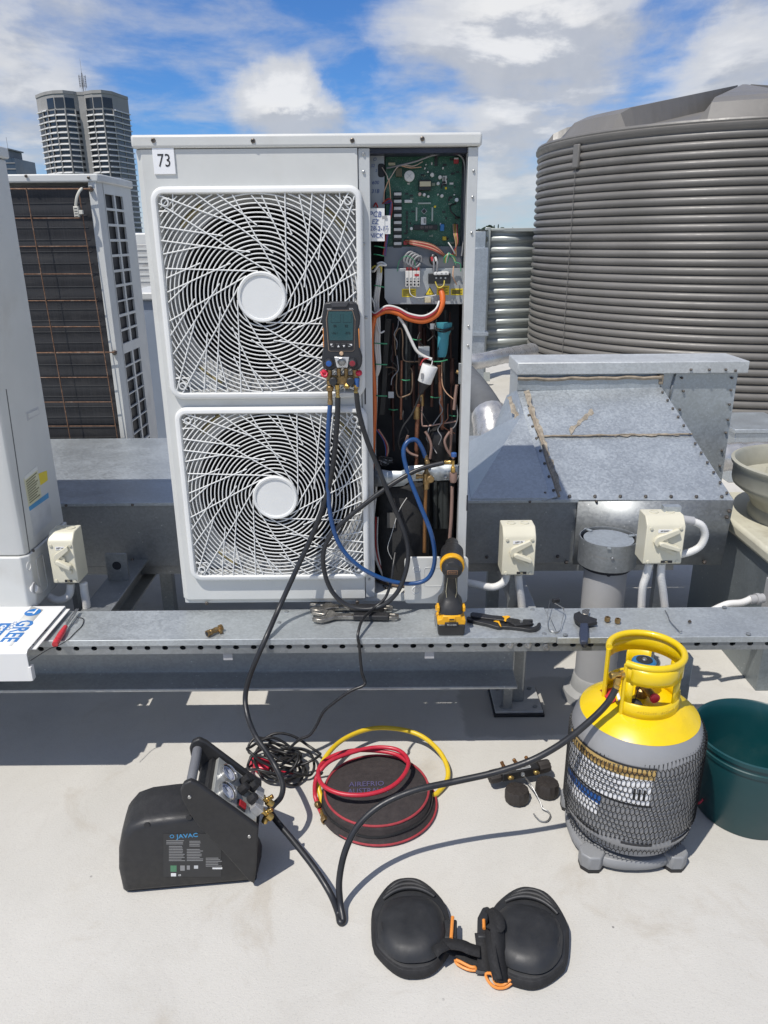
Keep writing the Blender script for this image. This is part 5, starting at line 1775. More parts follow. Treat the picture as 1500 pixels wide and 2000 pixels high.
conduit('conduit', [P(1012, 1122, Y=2.255), P(1014, 1145, Y=2.255), P(1018, 1170, Y=2.255), P(1020, 1200, Y=2.255)], .0135, i2)
MB().box(P(992, 1200, Y=2.305).x, P(1010, 1200, Y=2.305).x, 2.305, 2.335, 0, .70).build('mounting_strut', galvd, i2)
i3, *_b = isolator(1266, 1330, 1012, 1102, 2.225, 'cream isolator switch with looped conduit, right of the capped vent pipe', 'A/C DUCT 1', 'IP66')
conduit('conduit', [P(1268, 1100, Y=2.255), P(1262, 1125, Y=2.255), P(1255, 1150, Y=2.255), P(1252, 1200, Y=2.255)], .0135, i3)
conduit('conduit', [P(1292, 1100, Y=2.255), P(1291, 1125, Y=2.255), P(1295, 1155, Y=2.255), P(1300, 1200, Y=2.255)], .0135, i3)
conduit('conduit', [P(1352, 1018, Y=2.265), P(1370, 1026, Y=2.265), P(1377, 1045, Y=2.265), P(1368, 1066, Y=2.265), P(1348, 1078, Y=2.265), P(1320, 1085, Y=2.265)], .0125, i3)
MB().cyl(P(1326, 1014, Y=2.265), P(1354, 1018, Y=2.265), .0145, 14).build('conduit_gland', pvcg, i3)
MB().box(P(1272, 1200, Y=2.305).x, P(1288, 1200, Y=2.305).x, 2.305, 2.335, 0, .74).build('mounting_strut', galvd, i3)
MB().box(P(1268, 1200, Y=2.295).x, P(1300, 1200, Y=2.295).x, 2.28, 2.305, P(1280, 1004, Y=2.295).z, P(1280, 990, Y=2.295).z + .005).build('bracket', galv, i3)

# capped vent pipe
vp = thing('vent_pipe', 'grey plastic vent pipe with a galvanised ring cap behind the rail', 'pipe', (.772, 2.42, 0))
vc = Vector((.772, 2.42, 0))
zr = .585
MB().lathe([(.073, 0), (.073, zr - .03), (.069, zr - .03), (.069, 0)], vc, n=40).build('pipe', pvcg, vp)
MB().lathe([(.115, 0), (.11, .03), (.085, .045), (.078, .09), (.0735, .095)], vc, n=40, caps=False).build('flashing', M('flashing_grey', (.30, .30, .29), .7, 0, .1, 10, .3, 60), vp)
MB().lathe([(.098, zr - .045), (.098, zr + .05), (.095, zr + .05), (.095, zr - .045)], vc, n=48, caps=True).build('cap_ring', galvd, vp, ang=50)
MB().lathe([(.084, zr + .038), (.084, zr + .043), (.0, zr + .0432)], vc, n=48).build('cap_disc', galv, vp)
MB().lathe([(.084, zr - .06), (.084, zr + .036), (.08, zr + .036), (.08, zr - .06)], vc, n=40).build('cap_sleeve', dark, vp)
for a in (125, 10, 255):
    c0 = vc + Vector((.09 * math.cos(R(a)), .09 * math.sin(R(a)), zr + .0465))
    MB().obox(c0, (.03, .012, .004), m=Matrix.Rotation(R(a), 3, 'Z')).build('cap_clip', galv, vp)
screw(vp, vc + Vector((-.012, -.0985, zr + .01)), .006, steelm)
MB().sphere(vc + Vector((-.012, -.075, zr - .058)), .009, 10).build('fixing_screw', dark, vp)

# roof exhaust fan on its curb
fc = Vector((1.665, 2.80, 0))
fn_ = thing('roof_fan', 'beige bowl-shaped roof exhaust fan on a galvanised curb at right edge', 'fan', fc)
bowl = M('bowl_beige', (.37, .36, .29), .5, 0, .06, 6, 0, 1, (.24, .22, .17), .5, 5)
MB().box(1.385, 1.98, 2.44, 3.12, 0, .50).build('curb', mat_galv('curb_galv', (.24, .27, .28), .6, .45, .1), fn_, bevel=.003)
MB().box(1.36, 2.0, 2.415, 3.145, .502, .555).build('base_plate', M('bowl_cream', (.50, .48, .38), .55, 0, .06, 6, 0, 1, (.2, .16, .1), .5, 7), fn_, bevel=.015)
MB().lathe([(.215, .556), (.215, .585), (.205, .60), (.225, .64), (.285, .685), (.29, .70), (.29, .755), (.30, .765), (.302, .778), (.29, .782), (.282, .77), (.278, .70), (.20, .66), (.0, .655)], fc, n=56).build('bowl', bowl, fn_, ang=45)
MB().lathe([(.17, .66), (.17, .735), (.15, .765), (.09, .79), (.0, .80)], fc, n=40).build('motor_dome', cream, fn_)
for k in range(3):
    a = R(90 + 120 * k)
    MB().tube([fc + Vector((.16 * math.cos(a), .16 * math.sin(a), .72)), fc + Vector((.28 * math.cos(a), .28 * math.sin(a), .74))], .008, 6).build('stay', bowl, fn_)
conduit('conduit', [P(1392, 1192, Y=2.36), P(1420, 1180, Y=2.37), P(1448, 1177, Y=2.38), P(1466, 1170, Y=2.39)], .0125, fn_)
c0 = P(1464, 1171, Y=2.39)
MB().lathe([(.016, 0), (.016, .022), (.020, .022), (.020, .034), (.017, .034), (.017, .05)], c0, (1, .1, .05), 16).build('conduit_gland', pvcg, fn_)
MB().box(1.36, 1.384, 2.36, 2.46, .33, .46).build('junction_box', pvcg, fn_, bevel=.004)

# ================================================================ THINGS ON THE RAIL
ZR = ZT + .0004
TZ = lambda x, y, z=0.0: P(x, y, Z=ZR + z)


def flat(name, pts, z0, z1, mat, parent, bevel=.0012, **k):
    """outline read on the rail top, extruded to real thickness"""
    q_ = [P(x, y, Z=ZR + z1) for x, y in pts]
    return MB().prism([(p.x, p.y) for p in q_], lambda u, v, w: (u, v, w), ZR + z0, ZR + z1).build(name, mat, parent, bevel=bevel, **k)


# detached front panel with the maker's lettering
dp = thing('front_panel', 'detached white condenser panel lying on the rail with blue lettering', 'panel', (-1.3, 2.05, ZR))
ptw = M('panel_white', (.72, .72, .70), .38, 0, .02, 5, 0, 1, (.5, .48, .44), .2, 5)
a, b = P(129, 1182, Z=ZR + .022), P(50, 1273, Z=ZR + .022)
xe_ = (a.x + b.x) / 2
ya, yb_ = b.y + .002, a.y - .005
sec = [(ya, -.075), (ya, .014), (ya + .010, .022), (yb_, .022), (yb_, .002), (yb_ - .002, .002), (yb_ - .002, .0195), (ya + .012, .0195), (ya + .003, .013), (ya + .003, -.075)]
MB().prism(sec, lambda u, v, w: (w, u, ZR + v), -2.2, xe_).build('skin', ptw, dp, bevel=.0015)
MB().box(xe_ - .004, xe_ + .014, ya + .03, yb_ - .002, ZR + .010, ZR + .0125).build('end_flange', ptw, dp)
MB().box(xe_ - .002, xe_ + .006, ya - .003, ya + .016, ZR - .072, ZR - .028).build('hook_tab', ptw, dp, bevel=.001)
for px, py in ((118, 1197), (89, 1231), (64, 1259)):
    p_ = P(px, py, Z=ZR + .013)
    MB().lathe([(.0035, 0), (.0035, .0006)], p_, n=10).build('fixing_hole', dark, dp)
gb_ = M('logo_blue', (.02, .15, .42), .5, 0, .03)
zt_ = ZR + .0225
def onpanel(px, py):
    p_ = P(px, py, Z=zt_)
    return on((p_.x, p_.y, zt_), (0.0, -1, 0), (1, 0, 0))
stk = [P(x, y, Z=zt_) for x, y in ((62, 1184), (84, 1191), (22, 1262), (-4, 1256))]
MB().add(stk, [(0, 1, 2, 3)]).build('maker_label', M('label_pale'), dp, thick=.0004)
text('GREE', .066, onpanel(34, 1232), gb_, dp, bold=.0018, sx=.86)
c0 = P(64, 1196, Z=zt_ + .0006)
MB().lathe([(.024, 0), (.024, .0005)], c0, n=28).build('logo_disc', gb_, dp)
MB().box(c0.x - .017, c0.x + .008, c0.y - .003, c0.y + .003, zt_ + .0012, zt_ + .0014).build('logo_bar', M('label_pale'), dp)
MB().box(c0.x + .004, c0.x + .009, c0.y - .012, c0.y + .022, zt_ + .0015, zt_ + .0017).build('logo_bar', M('label_pale'), dp)
bp = P(10, 1228, Z=zt_ + .0004)
MB().box(bp.x - .03, bp.x + .004, bp.y - .05, bp.y + .035, zt_ + .0002, zt_ + .0005).build('model_band', gb_, dp)
text('GMV5', .022, on((bp.x - .012, bp.y - .006, zt_ + .0008), (0, -1, 0), (1, 0, 0)), M('plate_white'), dp, bold=.0006)
for k in range(14):
    MB().box(bp.x + .006 + .006 * (k % 3), bp.x + .010 + .006 * (k % 3), bp.y + .04 - .008 * (k // 2), bp.y + .044 - .008 * (k // 2), zt_ + .0003, zt_ + .0005).build('logo_pixel', gb_, dp)

# red-handled wire tool
rt_ = thing('wire_brush_tool', 'red-handled wire tool lying on the rail beside the white panel', 'tool', TZ(125, 1225))
redh = M('red_handle', (.50, .02, .03), .3, 0, .06, 20, coat=.3)
p0, p1, p2 = TZ(107, 1259, .010), TZ(128, 1224, .012), TZ(151, 1190, .016)
MB().tube([p0, p0.lerp(p1, .15), p0.lerp(p1, .6), p1], [.0085, .010, .0095, .0065], 12).build('handle', redh, rt_)
for k in range(4):
    o_ = Vector((.0025 * (k - 1.5), 0, .0015 * (k % 2)))
    MB().tube([p1 + o_ * .6, p1.lerp(p2, .5) + o_ * 1.6, p2 + o_], .0016, 6).build('prong', steelm, rt_)
MB().tube(spl([TZ(150, 1205, .004), TZ(163, 1209, .003), TZ(160, 1222, .002), TZ(146, 1236, .002), TZ(132, 1250, .002), TZ(112, 1262, .003), TZ(95, 1268, .003), TZ(60, 1290, .004)], 6), .0013, 6).build('wire_loop', M('wire_black'), rt_)
wire('wire_ring', [TZ(133, 1207, .003), TZ(128, 1212, .002), TZ(134, 1218, .002), TZ(148, 1217, .002), TZ(152, 1210, .003)], .0009, steelm, rt_)

# old brass valve stub
bf = thing('brass_fitting', 'tarnished brass valve stub lying alone on the rail', 'fitting', TZ(422, 1232))
a, b = TZ(404, 1238, .011), TZ(441, 1222, .011)
MB().lathe([(.0095, 0), (.010, .006), (.009, .010), (.010, .012), (.0075, .02), (.0085, .03), (.0085, .036), (.006, .038), (.006, .044), (.0105, .045), (.0105, .053), (.007, .055)], a, b - a, 14).build('body', brassold, bf)
m0 = a.lerp(b, .62)
MB().cyl(m0, m0 + Vector((.010, -.016, -.003)), .0055, 10).build('side_port', brassold, bf)
MB().lathe([(.007, -.0006), (.006, .001)], a, b - a, 12).build('bore', dark, bf)

# two adjustable wrenches
chrome = M('tool_steel', (.30, .28, .25), .32, .9, .2, 60, .05, 300, (.12, .1, .08), .5, 20)


def wrench(label, head, tail, zoff, mtx_flip=1):
    a, b = head, tail
    L = (b - a).length
    x = (b - a).normalized()
    z = Vector((0, 0, 1))
    y = z.cross(x) * mtx_flip
    t = thing('adjustable_wrench', label, 'wrench', a, 0)
    S = L / .25
    def pt(u, v, w):
        return a + x * (u * S) + y * (v * S) + Vector((0, 0, w + zoff))
    fixed = [(-.004, -.022), (.006, -.030), (.024, -.034), (.042, -.026), (.062, -.013), (.09, -.010), (.118, -.011), (.118, .010), (.09, .008), (.066, .012), (.056, .022), (.050, .030), (.040, .030), (.036, .012), (.034, -.006), (.022, -.014), (.010, -.012), (.0, -.014)]
    MB().prism(fixed, pt, .001, .013).build('fixed_jaw', chrome, t, bevel=.002)
    jaw = [(-.012, .024), (-.010, .016), (.006, .010), (.024, .004), (.033, .004), (.036, .014), (.040, .030), (.028, .036), (.008, .032)]
    MB().prism(jaw, pt, .002, .012).build('sliding_jaw', chrome, t, bevel=.002)
    MB().cyl(pt(.044, -.006, .007), pt(.060, -.002, .007), .006, 12).build('knurl', M('component_black'), t)
    g_ = [(.116, -.0125), (.16, -.0135), (.215, -.0145), (.222, -.012), (.222, .012), (.215, .0135), (.16, .0125), (.116, .0115)]
    MB().prism(g_, pt, .0, .0155).build('grip', blackr, t, bevel=.003)
    MB().prism([(.222, -.013), (.238, -.0125), (.250, -.006), (.250, .006), (.238, .0125), (.222, .012), (.222, .006), (.236, .006), (.242, .002), (.242, -.002), (.236, -.006), (.222, -.006)], pt, .002, .012).build('hang_end', chrome, t, bevel=.001)
    return t


wrench('adjustable wrench with black grip lying nearer on the rail', TZ(614, 1207, .006), TZ(779, 1208, .006), .0)
wrench('second adjustable wrench mostly hidden behind the nearer one', TZ(610, 1189, .006), TZ(768, 1192, .006), .0)

# cordless drill standing on its battery, seen from behind
dl = thing('cordless_drill', 'yellow and black cordless drill standing on its battery pack', 'drill', (.198, 2.03, ZR))
dy = M('drill_yellow', (.72, .36, .01), .4, 0, .05, 30, 0, 1, (.3, .2, .05), .3, 20)
dbk = M('drill_black', (.022, .022, .022), .45, 0, .12, 40, .15, 600)
dx, yf, yk = .196, 1.983, 2.085
bq = MB()
bq.prism([(-.036, 0), (.036, 0), (.039, .006), (.040, .034), (.036, .036), (-.036, .036), (-.040, .034), (-.039, .006)], lambda u, v, w: (dx + u, w, ZR + v), yf, yk)
bq.build('battery', dbk, dl, bevel=.003)
MB().prism([(-.041, 0), (.041, 0), (.042, .016), (.030, .020), (.026, .030), (-.026, .030), (-.030, .020), (-.042, .016)], lambda u, v, w: (dx + u, w, ZR + .034 + v), yf + .002, yk + .002).build('battery_top', dy, dl, bevel=.003)
MB().box(dx - .020, dx + .020, yf - .002, yf + .004, ZR + .030, ZR + .044).build('battery_badge', ink, dl, bevel=.002)
text('XR LI-ION', .0062, front(dx, ZR + .037, yf - .0026), M('label_grey'), dl)
MB().box(dx - .010, dx + .010, yf - .003, yf + .004, ZR + .050, ZR + .060).build('release_button', dy, dl, bevel=.001)
MB().box(dx - .007, dx + .007, yf - .0036, yf - .0030, ZR + .053, ZR + .057).build('release_slot', ink, dl)
rows = []
for (z, w, y0, y1) in ((.064, .038, yf + .006, yk + .01), (.085, .036, yf + .012, yk + .008), (.098, .026, yf + .026, yk - .004), (.115, .0205, yf + .034, yk - .014), (.150, .0195, yf + .034, yk - .016), (.178, .020, yf + .030, yk - .012), (.195, .024, yf + .020, yk + .0)):
    rows.append([(dx + w * math.copysign(abs(math.cos(t)) ** .6, math.cos(t)), (y0 + y1) / 2 + (y1 - y0) / 2 * math.copysign(abs(math.sin(t)) ** .6, math.sin(t)), ZR + z) for t in [i * math.pi / 10 for i in range(20)]])
MB().loft(rows).build('handle', dbk, dl)
for s_ in (-1, 1):
    MB().tube([(dx + s_ * .013, yf + .0335, ZR + .108), (dx + s_ * .016, yf + .032, ZR + .13), (dx + s_ * .0125, yf + .032, ZR + .165), (dx + s_ * .011, yf + .030, ZR + .18)], .0007, 5).build('grip_line', M('component_cream'), dl)
    MB().box(dx + s_ * .038 - .004, dx + s_ * .038 + .004, yf + .02, yf + .05, ZR + .068, ZR + .084).build('side_panel', dy, dl, bevel=.002)
hz = ZR + .212
hub = [(.021, .0), (.027, .003), (.030, .010), (.031, .024)]
MB().lathe(hub, (dx - .002, yf + .002, hz - .005), (.08, 1, .12), 24).build('motor_cap', dbk, dl)
MB().lathe([(.0335, .024), (.036, .028), (.036, .042), (.0335, .046)], (dx - .002, yf + .002, hz - .004), (.08, 1, .12), 28).build('motor_band', dy, dl)
MB().lathe([(.034, .046), (.034, .11), (.028, .125), (.022, .13), (.020, .165), (.010, .17)], (dx - .002, yf + .002, hz - .004), (.08, 1, .12), 28).build('gearbox', dbk, dl)
rows = []
for (z, w, yy) in ((hz - .022, .023, yf + .006), (hz - .002, .0235, yf - .003), (hz + .016, .020, yf + .002), (hz + .026, .014, yf + .014)):
    rows.append([(dx - .002 - w, yy, z), (dx - .002 + w, yy, z), (dx - .002 + w, yy + .03, z), (dx - .002 - w, yy + .03, z)])
MB().loft(rows).build('rear_cover', dbk, dl, bevel=.006)
bdg = MB().box(dx - .017, dx + .013, yf - .0045, yf - .0035, hz - .012, hz - .0).build('badge', M('badge_copper', (.45, .24, .12), .4, .5), dl, bevel=.0004)
MB().box(dx - .0158, dx + .0118, yf - .0052, yf - .0046, hz - .0108, hz - .0012).build('badge_field', ink, bdg)
text('BRUSHLESS', .0052, front(dx - .002, hz - .006, yf - .0056), M('badge_copper'), bdg, sx=.86)
wire('belt_hook', [(dx - .038, yf + .03, ZR + .07), (dx - .046, yf + .028, ZR + .06), (dx - .047, yf + .028, ZR + .03), (dx - .044, yf + .03, ZR + .014)], .0018, steelm, dl)
cpts = [(dx + .035, yf + .02, hz + .02), (dx + .042, yf + .03, hz - .0), (dx + .040, yf + .04, hz - .02)]

# water-pump pliers
ps = thing('pump_pliers', 'black and yellow water-pump pliers lying on the rail right of the drill', 'pliers', TZ(985, 1214))
C7 = lambda u, v: (840 + u / 5.769, 1050 + v / 5.769)
pm = M('pliers_black', (.02, .02, .021), .42, .1, .15, 50)
def pl7(name, pts, z0, z1, mat):
    return flat(name, [C7(*p) for p in pts], z0, z1, mat, ps, .0012)
pl7('handle', [(455, 850), (480, 838), (580, 850), (700, 872), (830, 882), (900, 895), (900, 945), (830, 930), (700, 915), (590, 902), (480, 890), (458, 875)], .007, .017, pm)
pl7('handle', [(412, 895), (430, 885), (560, 905), (700, 935), (800, 985), (806, 1005), (760, 1005), (640, 970), (540, 950), (420, 922)], .001, .011, pm)
pl7('grip_band', [(810, 884), (880, 876), (905, 890), (862, 915), (855, 945), (832, 935), (838, 905)], .0172, .0185, dy)
pl7('grip_band', [(712, 940), (745, 932), (775, 930), (800, 985), (804, 1008), (786, 990), (765, 955)], .0112, .0125, dy)
pl7('jaw', [(880, 900), (990, 915), (1040, 935), (1050, 918), (1155, 918), (1160, 935), (1120, 945), (1165, 965), (1120, 975), (1050, 980), (960, 985), (880, 945)], .008, .018, pm)
pl7('jaw', [(800, 962), (900, 965), (1050, 975), (1150, 1010), (1195, 990), (1215, 960), (1240, 952), (1250, 970), (1235, 1005), (1195, 1030), (1120, 1035), (1040, 1020), (900, 1005), (806, 1000)], .001, .011, pm)
c0 = P(*C7(1028, 950), Z=ZR + .018)
MB().lathe([(.0055, 0), (.005, .003), (.003, .0032)], c0, n=14).build('pivot', steelm, ps)

# springy strap clip
sc_ = thing('strap_clip', 'bent steel band clip standing on the rail right of the pliers', 'clip', TZ(1085, 1225))
ring = [(1075, 1170), (1070, 1195), (1069, 1215), (1073, 1231), (1085, 1235), (1094, 1231), (1098, 1212), (1102, 1195), (1099, 1186)]
zz = [.030, .022, .013, .005, .003, .005, .013, .020, .026]
pts = spl([TZ(x, y, z) for (x, y), z in zip(ring, zz)], 5)
mb = MB()
rows = [[p + Vector((0, 0, -.003)), p + Vector((0, 0, .003))] for p in pts]
mb.sheet(rows).build('band', steelm, sc_, thick=.0008)
p_ = TZ(1086, 1173, .030)
MB().obox(p_, (.022, .012, .012), m=Matrix.Rotation(R(12), 3, 'Z')).build('clamp_block', pm, sc_, bevel=.001)
wire('screw_rod', [TZ(1080, 1176, .024), TZ(1094, 1184, .024), TZ(1101, 1189, .022)], .0016, steelm, sc_)
MB().tube([TZ(1074, 1205, .012), TZ(1087, 1234, .004)], .0006, 4).build('spring_wire', M('wire_black'), sc_)

# stubby adjustable wrench with blue grip
sw = thing('stubby_wrench', 'stubby adjustable wrench with dark blue grip hanging over the rail edge', 'wrench', TZ(1140, 1220))
C8 = lambda u, v: (840 + u / 4.1667, 1180 + v / 4.1667)
blg = M('grip_navy', (.03, .04, .07), .5, 0, .1, 30)
flat('head', [C8(*p) for p in ((1168, 95), (1172, 75), (1215, 55), (1232, 75), (1270, 88), (1320, 105), (1360, 118), (1345, 128), (1362, 145), (1330, 150), (1290, 158), (1220, 158), (1180, 125))], .004, .014, pm, sw)
flat('jaw_face', [C8(*p) for p in ((1238, 48), (1262, 38), (1300, 40), (1285, 85), (1240, 78))], .006, .013, chrome, sw)
flat('grip', [C8(*p) for p in ((1222, 150), (1288, 150), (1292, 240), (1284, 300), (1225, 298), (1214, 220))], .001, .016, blg, sw, .004)
p_ = P(1141, 1254, Y=YA - .006)
MB().lathe([(.0095, 0), (.0105, .006), (.0105, .02), (.009, .024)], p_ + Vector((0, .014, 0)), (0, -1, -.25), 18).build('end_cap', blg, sw)
MB().lathe([(.005, 0), (.005, .0008)], p_ + Vector((0, -.0115, -.006)), (0, -1, -.25), 12).build('end_plug', steelm, sw)

for (px, py, w, lab) in ((1186, 1213, 0.0, 'left one of two small brass nuts on the rail behind the cylinder'), (1206, 1216, .4, 'right one of two small brass nuts on the rail behind the cylinder')):
    c0 = TZ(px, py)
    n_ = MB().lathe([(.004, .001), (.0085, .0), (.0092, .002), (.0092, .012), (.0075, .014), (.0045, .014), (.0045, .004), (.0, .004)], c0, n=6, caps=False)
    n_.build('flare_nut', brassold, None, smooth=False, label=lab, cat='nut', group='loose brass nuts')
MB().tube(spl([TZ(1299, 1192, .003), TZ(1305, 1203, .003), TZ(1308, 1212, .003), TZ(1318, 1224, .003), TZ(1328, 1234, .003), TZ(1332, 1232, .005)], 4), .0017, 6).build('wire_hook', steelm, None, label='thin bent steel wire hook lying on the rail behind the cylinder', cat='hook')
MB().lathe([(.006, 0), (.006, .003), (.0035, .003), (.0035, .006)], TZ(1347, 1215), n=6).build('loose_screw', screwm, None, label='single small dark screw lying on the rail at the right', cat='screw')

# ================================================================ DIGITAL MANIFOLD
dm = thing('digital_manifold', 'black digital manifold gauge hung on the upper fan grille', 'gauge', (P(669, 680, Y=2.11).x, 2.11, P(669, 700, Y=2.11).z))
YM = 2.098
C6 = lambda u, v, Y=YM: P(610 + u / 9.09, 580 + v / 9.09, Y=Y)
hood = M('manifold_black', (.022, .023, .026), .5, 0, .12, 50, .15, 700)
def mpoly(name, pts, y0, y1, mat, bevel=.002, par=None):
    q_ = [C6(u, v, y0) for u, v in pts]
    return MB().prism([(p.x, p.z) for p in q_], lambda u, v, w: (u, w, v), y0, y1).build(name, mat, par or dm, bevel=bevel)
body = [(205, 140), (235, 100), (330, 92), (700, 92), (765, 105), (805, 160), (848, 365), (838, 500), (815, 560), (835, 900), (885, 1080), (880, 1190), (850, 1270), (780, 1300), (640, 1265), (430, 1265), (330, 1310), (240, 1295), (185, 1240), (165, 1090), (185, 950), (205, 880), (190, 540), (168, 460), (170, 330)]
mpoly('body', body, YM, YM + .036, hood, .004)
mpoly('top_ridge', [(320, 92), (350, 180), (600, 175), (655, 95)], YM - .003, YM + .004, M('manifold_grey', (.05, .05, .055), .45), .001)
orn = M('manifold_orange', (.62, .24, .06), .45)
mpoly('orange_side', [(186, 550), (205, 550), (212, 890), (192, 900)], YM + .002, YM + .03, orn, .001)
mpoly('orange_side', [(808, 560), (832, 560), (846, 900), (826, 910)], YM + .002, YM + .03, orn, .001)
mpoly('bezel_line', [(275, 232), (715, 232), (765, 400), (745, 940), (715, 968), (315, 968), (285, 945), (242, 400)], YM - .0008, YM, M('bezel_tan', (.30, .22, .16), .5), 0)
mpoly('bezel', [(282, 240), (708, 240), (755, 402), (737, 935), (710, 958), (320, 958), (293, 938), (252, 402)], YM - .0018, YM - .0008, ink, 0)
scm = M('lcd_screen', (.028, .075, .085), .12, 0, .05, 8, spec=.6)
mpoly('screen', [(290, 258), (708, 258), (725, 420), (718, 770), (305, 770), (280, 420)], YM - .0024, YM - .0018, scm, 0)
lcd = M('lcd_ink', (.012, .028, .032), .4)
for s_, u, v, sz in (('88', 400, 515, .0085), ('85', 605, 515, .0085), ('-36.1', 400, 640, .0078), ('-37.6', 625, 640, .0078)):
    p_ = C6(u, v, YM - .003)
    text(s_, sz, front(p_.x, p_.z, YM - .0029), lcd, dm, 'digits')
for (u0, v0, u1, v1) in ((330, 300, 334, 450), (500, 300, 504, 450), (545, 300, 549, 450), (690, 300, 694, 450), (330, 448, 500, 452), (545, 448, 694, 452)):
    mpoly('gauge_line', [(u0, v0), (u1, v0), (u1, v1), (u0, v1)], YM - .0028, YM - .0025, lcd, 0)
for u in (360, 463, 560, 660):
    mpoly('button', [(u - 44, 825), (u + 44, 825), (u + 44, 900), (u - 44, 900)], YM - .0032, YM - .0018, hood, .0006)
mpoly('button_mark', [(463, 848), (443, 892), (483, 892)], YM - .0036, YM - .0033, inkw, 0)
mpoly('button_mark', [(540, 855), (582, 855), (560, 895)], YM - .0036, YM - .0033, inkw, 0)
mpoly('button_mark', [(318, 832), (362, 832), (330, 868)], YM - .0036, YM - .0033, inkw, 0)
mpoly('button_mark', [(650, 835), (705, 835), (705, 868)], YM - .0036, YM - .0033, inkw, 0)
for s_, u in (('ESC', 360), ('ENT', 660)):
    p_ = C6(u, 880, YM - .004)
    text(s_, .0034, front(p_.x, p_.z, YM - .0035), inkw, dm)
for s_, u, v in (('testo', 300, 212), ('557s', 692, 212)):
    p_ = C6(u, v, YM)
    text(s_, .0058, front(p_.x, p_.z, YM - .0006), inkw, dm)
p_ = C6(517, 1003, YM)
MB().lathe([(.0056, 0), (.0056, .002), (.004, .004)], p_, (0, -1, 0), 18).build('power_button', M('button_tan', (.55, .38, .24), .45), dm)
mpoly('sight_plate', [(390, 1068), (655, 1068), (625, 1255), (437, 1255)], YM - .003, YM + .002, alu, .001)
p_ = C6(522, 1150, YM - .003)
MB().lathe([(.0118, 0), (.0122, .003), (.010, .0045), (.0092, .003)], p_, (0, -1, 0), 24, caps=False).build('sight_ring', steelm, dm)
MB().lathe([(.0092, .001), (.0, .0025)], p_, (0, -1, 0), 24).build('sight_glass', M('sight_glass', (.22, .22, .21), .08, .3), dm)
for u, v, m_ in ((298, 1170, M('knob_blue', (.02, .09, .32), .4)), (715, 1168, M('knob_red', (.22, .02, .03), .4))):
    p_ = C6(u, v, YM)
    MB().lathe([(.0128, 0), (.0128, .006), (.0105, .012), (.008, .013)], p_, (0, -1, 0), 10).build('valve_knob', hood, dm, smooth=False)
    MB().lathe([(.0078, .0125), (.0078, .0142), (.005, .0148)], p_, (0, -1, 0), 18).build('knob_cap', m_, dm)
for (u0, v0, u1, v1, r) in ((300, 1290, 300, 1480, .008), (470, 1270, 470, 1420, .006), (600, 1270, 600, 1420, .006), (760, 1290, 770, 1450, .008)):
    MB().cyl(C6(u0, v0, YM + .014), C6(u1, v1, YM + .014), r, 12).build('brass_port', brassold, dm)
MB().box(C6(290, 1400, 2.11).x, C6(790, 1400, 2.11).x, 2.11, 2.126, C6(290, 1560, 2.11).z, C6(290, 1400, 2.11).z).build('brass_block', brassold, dm, bevel=.002)
redc = M('cap_red', (.55, .02, .05), .35)
for (u0, v0, u1, v1) in ((255, 1345, 135, 1330), (785, 1360, 905, 1335)):
    a, b = C6(u0, v0, YM + .01), C6(u1, v1, YM + .004)
    MB().lathe([(.006, 0), (.0075, .003), (.008, .010), (.0065, .014)], a, b - a, 14).build('port_cap', redc, dm)
wire('cap_leash', [C6(150, 1330, YM + .004), C6(185, 1400, YM - .004), C6(240, 1415, YM), C6(265, 1350, YM + .006)], .003, redc, dm)
for u, v in ((375, 1490), (680, 1495)):
    p_ = C6(u, v, YM + .006)
    MB().lathe([(.0105, 0), (.0115, .003), (.0115, .012), (.009, .015)], p_, (0, -1, 0), 14).build('port_knob', hood, dm)
def hose_end(u0, v0, u1, v1, mat=brass, Y=YM + .006, par=None):
    a, b = C6(u0, v0, Y), C6(u1, v1, Y)
    L = (b - a).length
    k = L / .03
    MB().lathe([(.0068, 0), (.0068, .009 * k), (.0045, .010 * k), (.006, .014 * k), (.0045, .016 * k), (.006, .019 * k), (.0045, .021 * k), (.006, .024 * k), (.0062, L)], a, b - a, 12).build('hose_fitting', mat, par or dm)
hose_end(440, 1560, 455, 1810)
hose_end(780, 1560, 770, 1700)
MB().lathe([(.0075, 0), (.0085, .003), (.0085, .010), (.007, .012)], C6(625, 1545, YM + .004), (-.2, -.5, -.6), 6).build('hex_nut', brass, dm, smooth=False)
MB().cyl(C6(795, 1440, YM + .006), C6(785, 1590, YM + .006), .0068, 14).build('hose_collar', wbl, dm)
a, b = C6(310, 1480, YM + .008), C6(315, 1760, YM + .008)
MB().lathe([(.009, 0), (.009, .012), (.0065, .014), (.0105, .018), (.0105, .028), (.0065, .031), (.0065, .045)], a, b - a, 10).build('core_tool', brassold, dm)

# ---------------------------------------------------------------- hoses
hb = M('hose_blue', (.008, .055, .18), .38, 0, .08, 25, 0, 1, (.1, .15, .25), .2, 20, coat=.2)
hk = M('hose_black', (.016, .017, .02), .42, 0, .15, 25, .1, 400, (.05, .05, .05), .3, 15)
hy = M('hose_yellow', (.66, .46, .02), .42, 0, .06, 25, 0, 1, (.3, .22, .05), .3, 25)
hr = M('hose_red', (.46, .02, .04), .38, 0, .06, 25, 0, 1, (.3, .05, .05), .3, 25)


def hose(name, pts, r, mat, label, cat='hose', n=12, k=8, fits=()):
    t = thing(name, label, cat, pts[0])
    MB().tube(spl(pts, k), r, n).build('tube', mat, t, ang=80)
    for a, b, m_ in fits:
        a, b = Vector(a), Vector(b)
        L = (b - a).length
        MB().lathe([(r * .8, 0), (r * 1.05, L * .15), (r * .85, L * .25), (r * 1.05, L * .4), (r * .85, L * .5), (r * 1.1, L * .6), (r * 1.1, L)], a, b - a, 12).build('hose_fitting', m_, t)
    return t


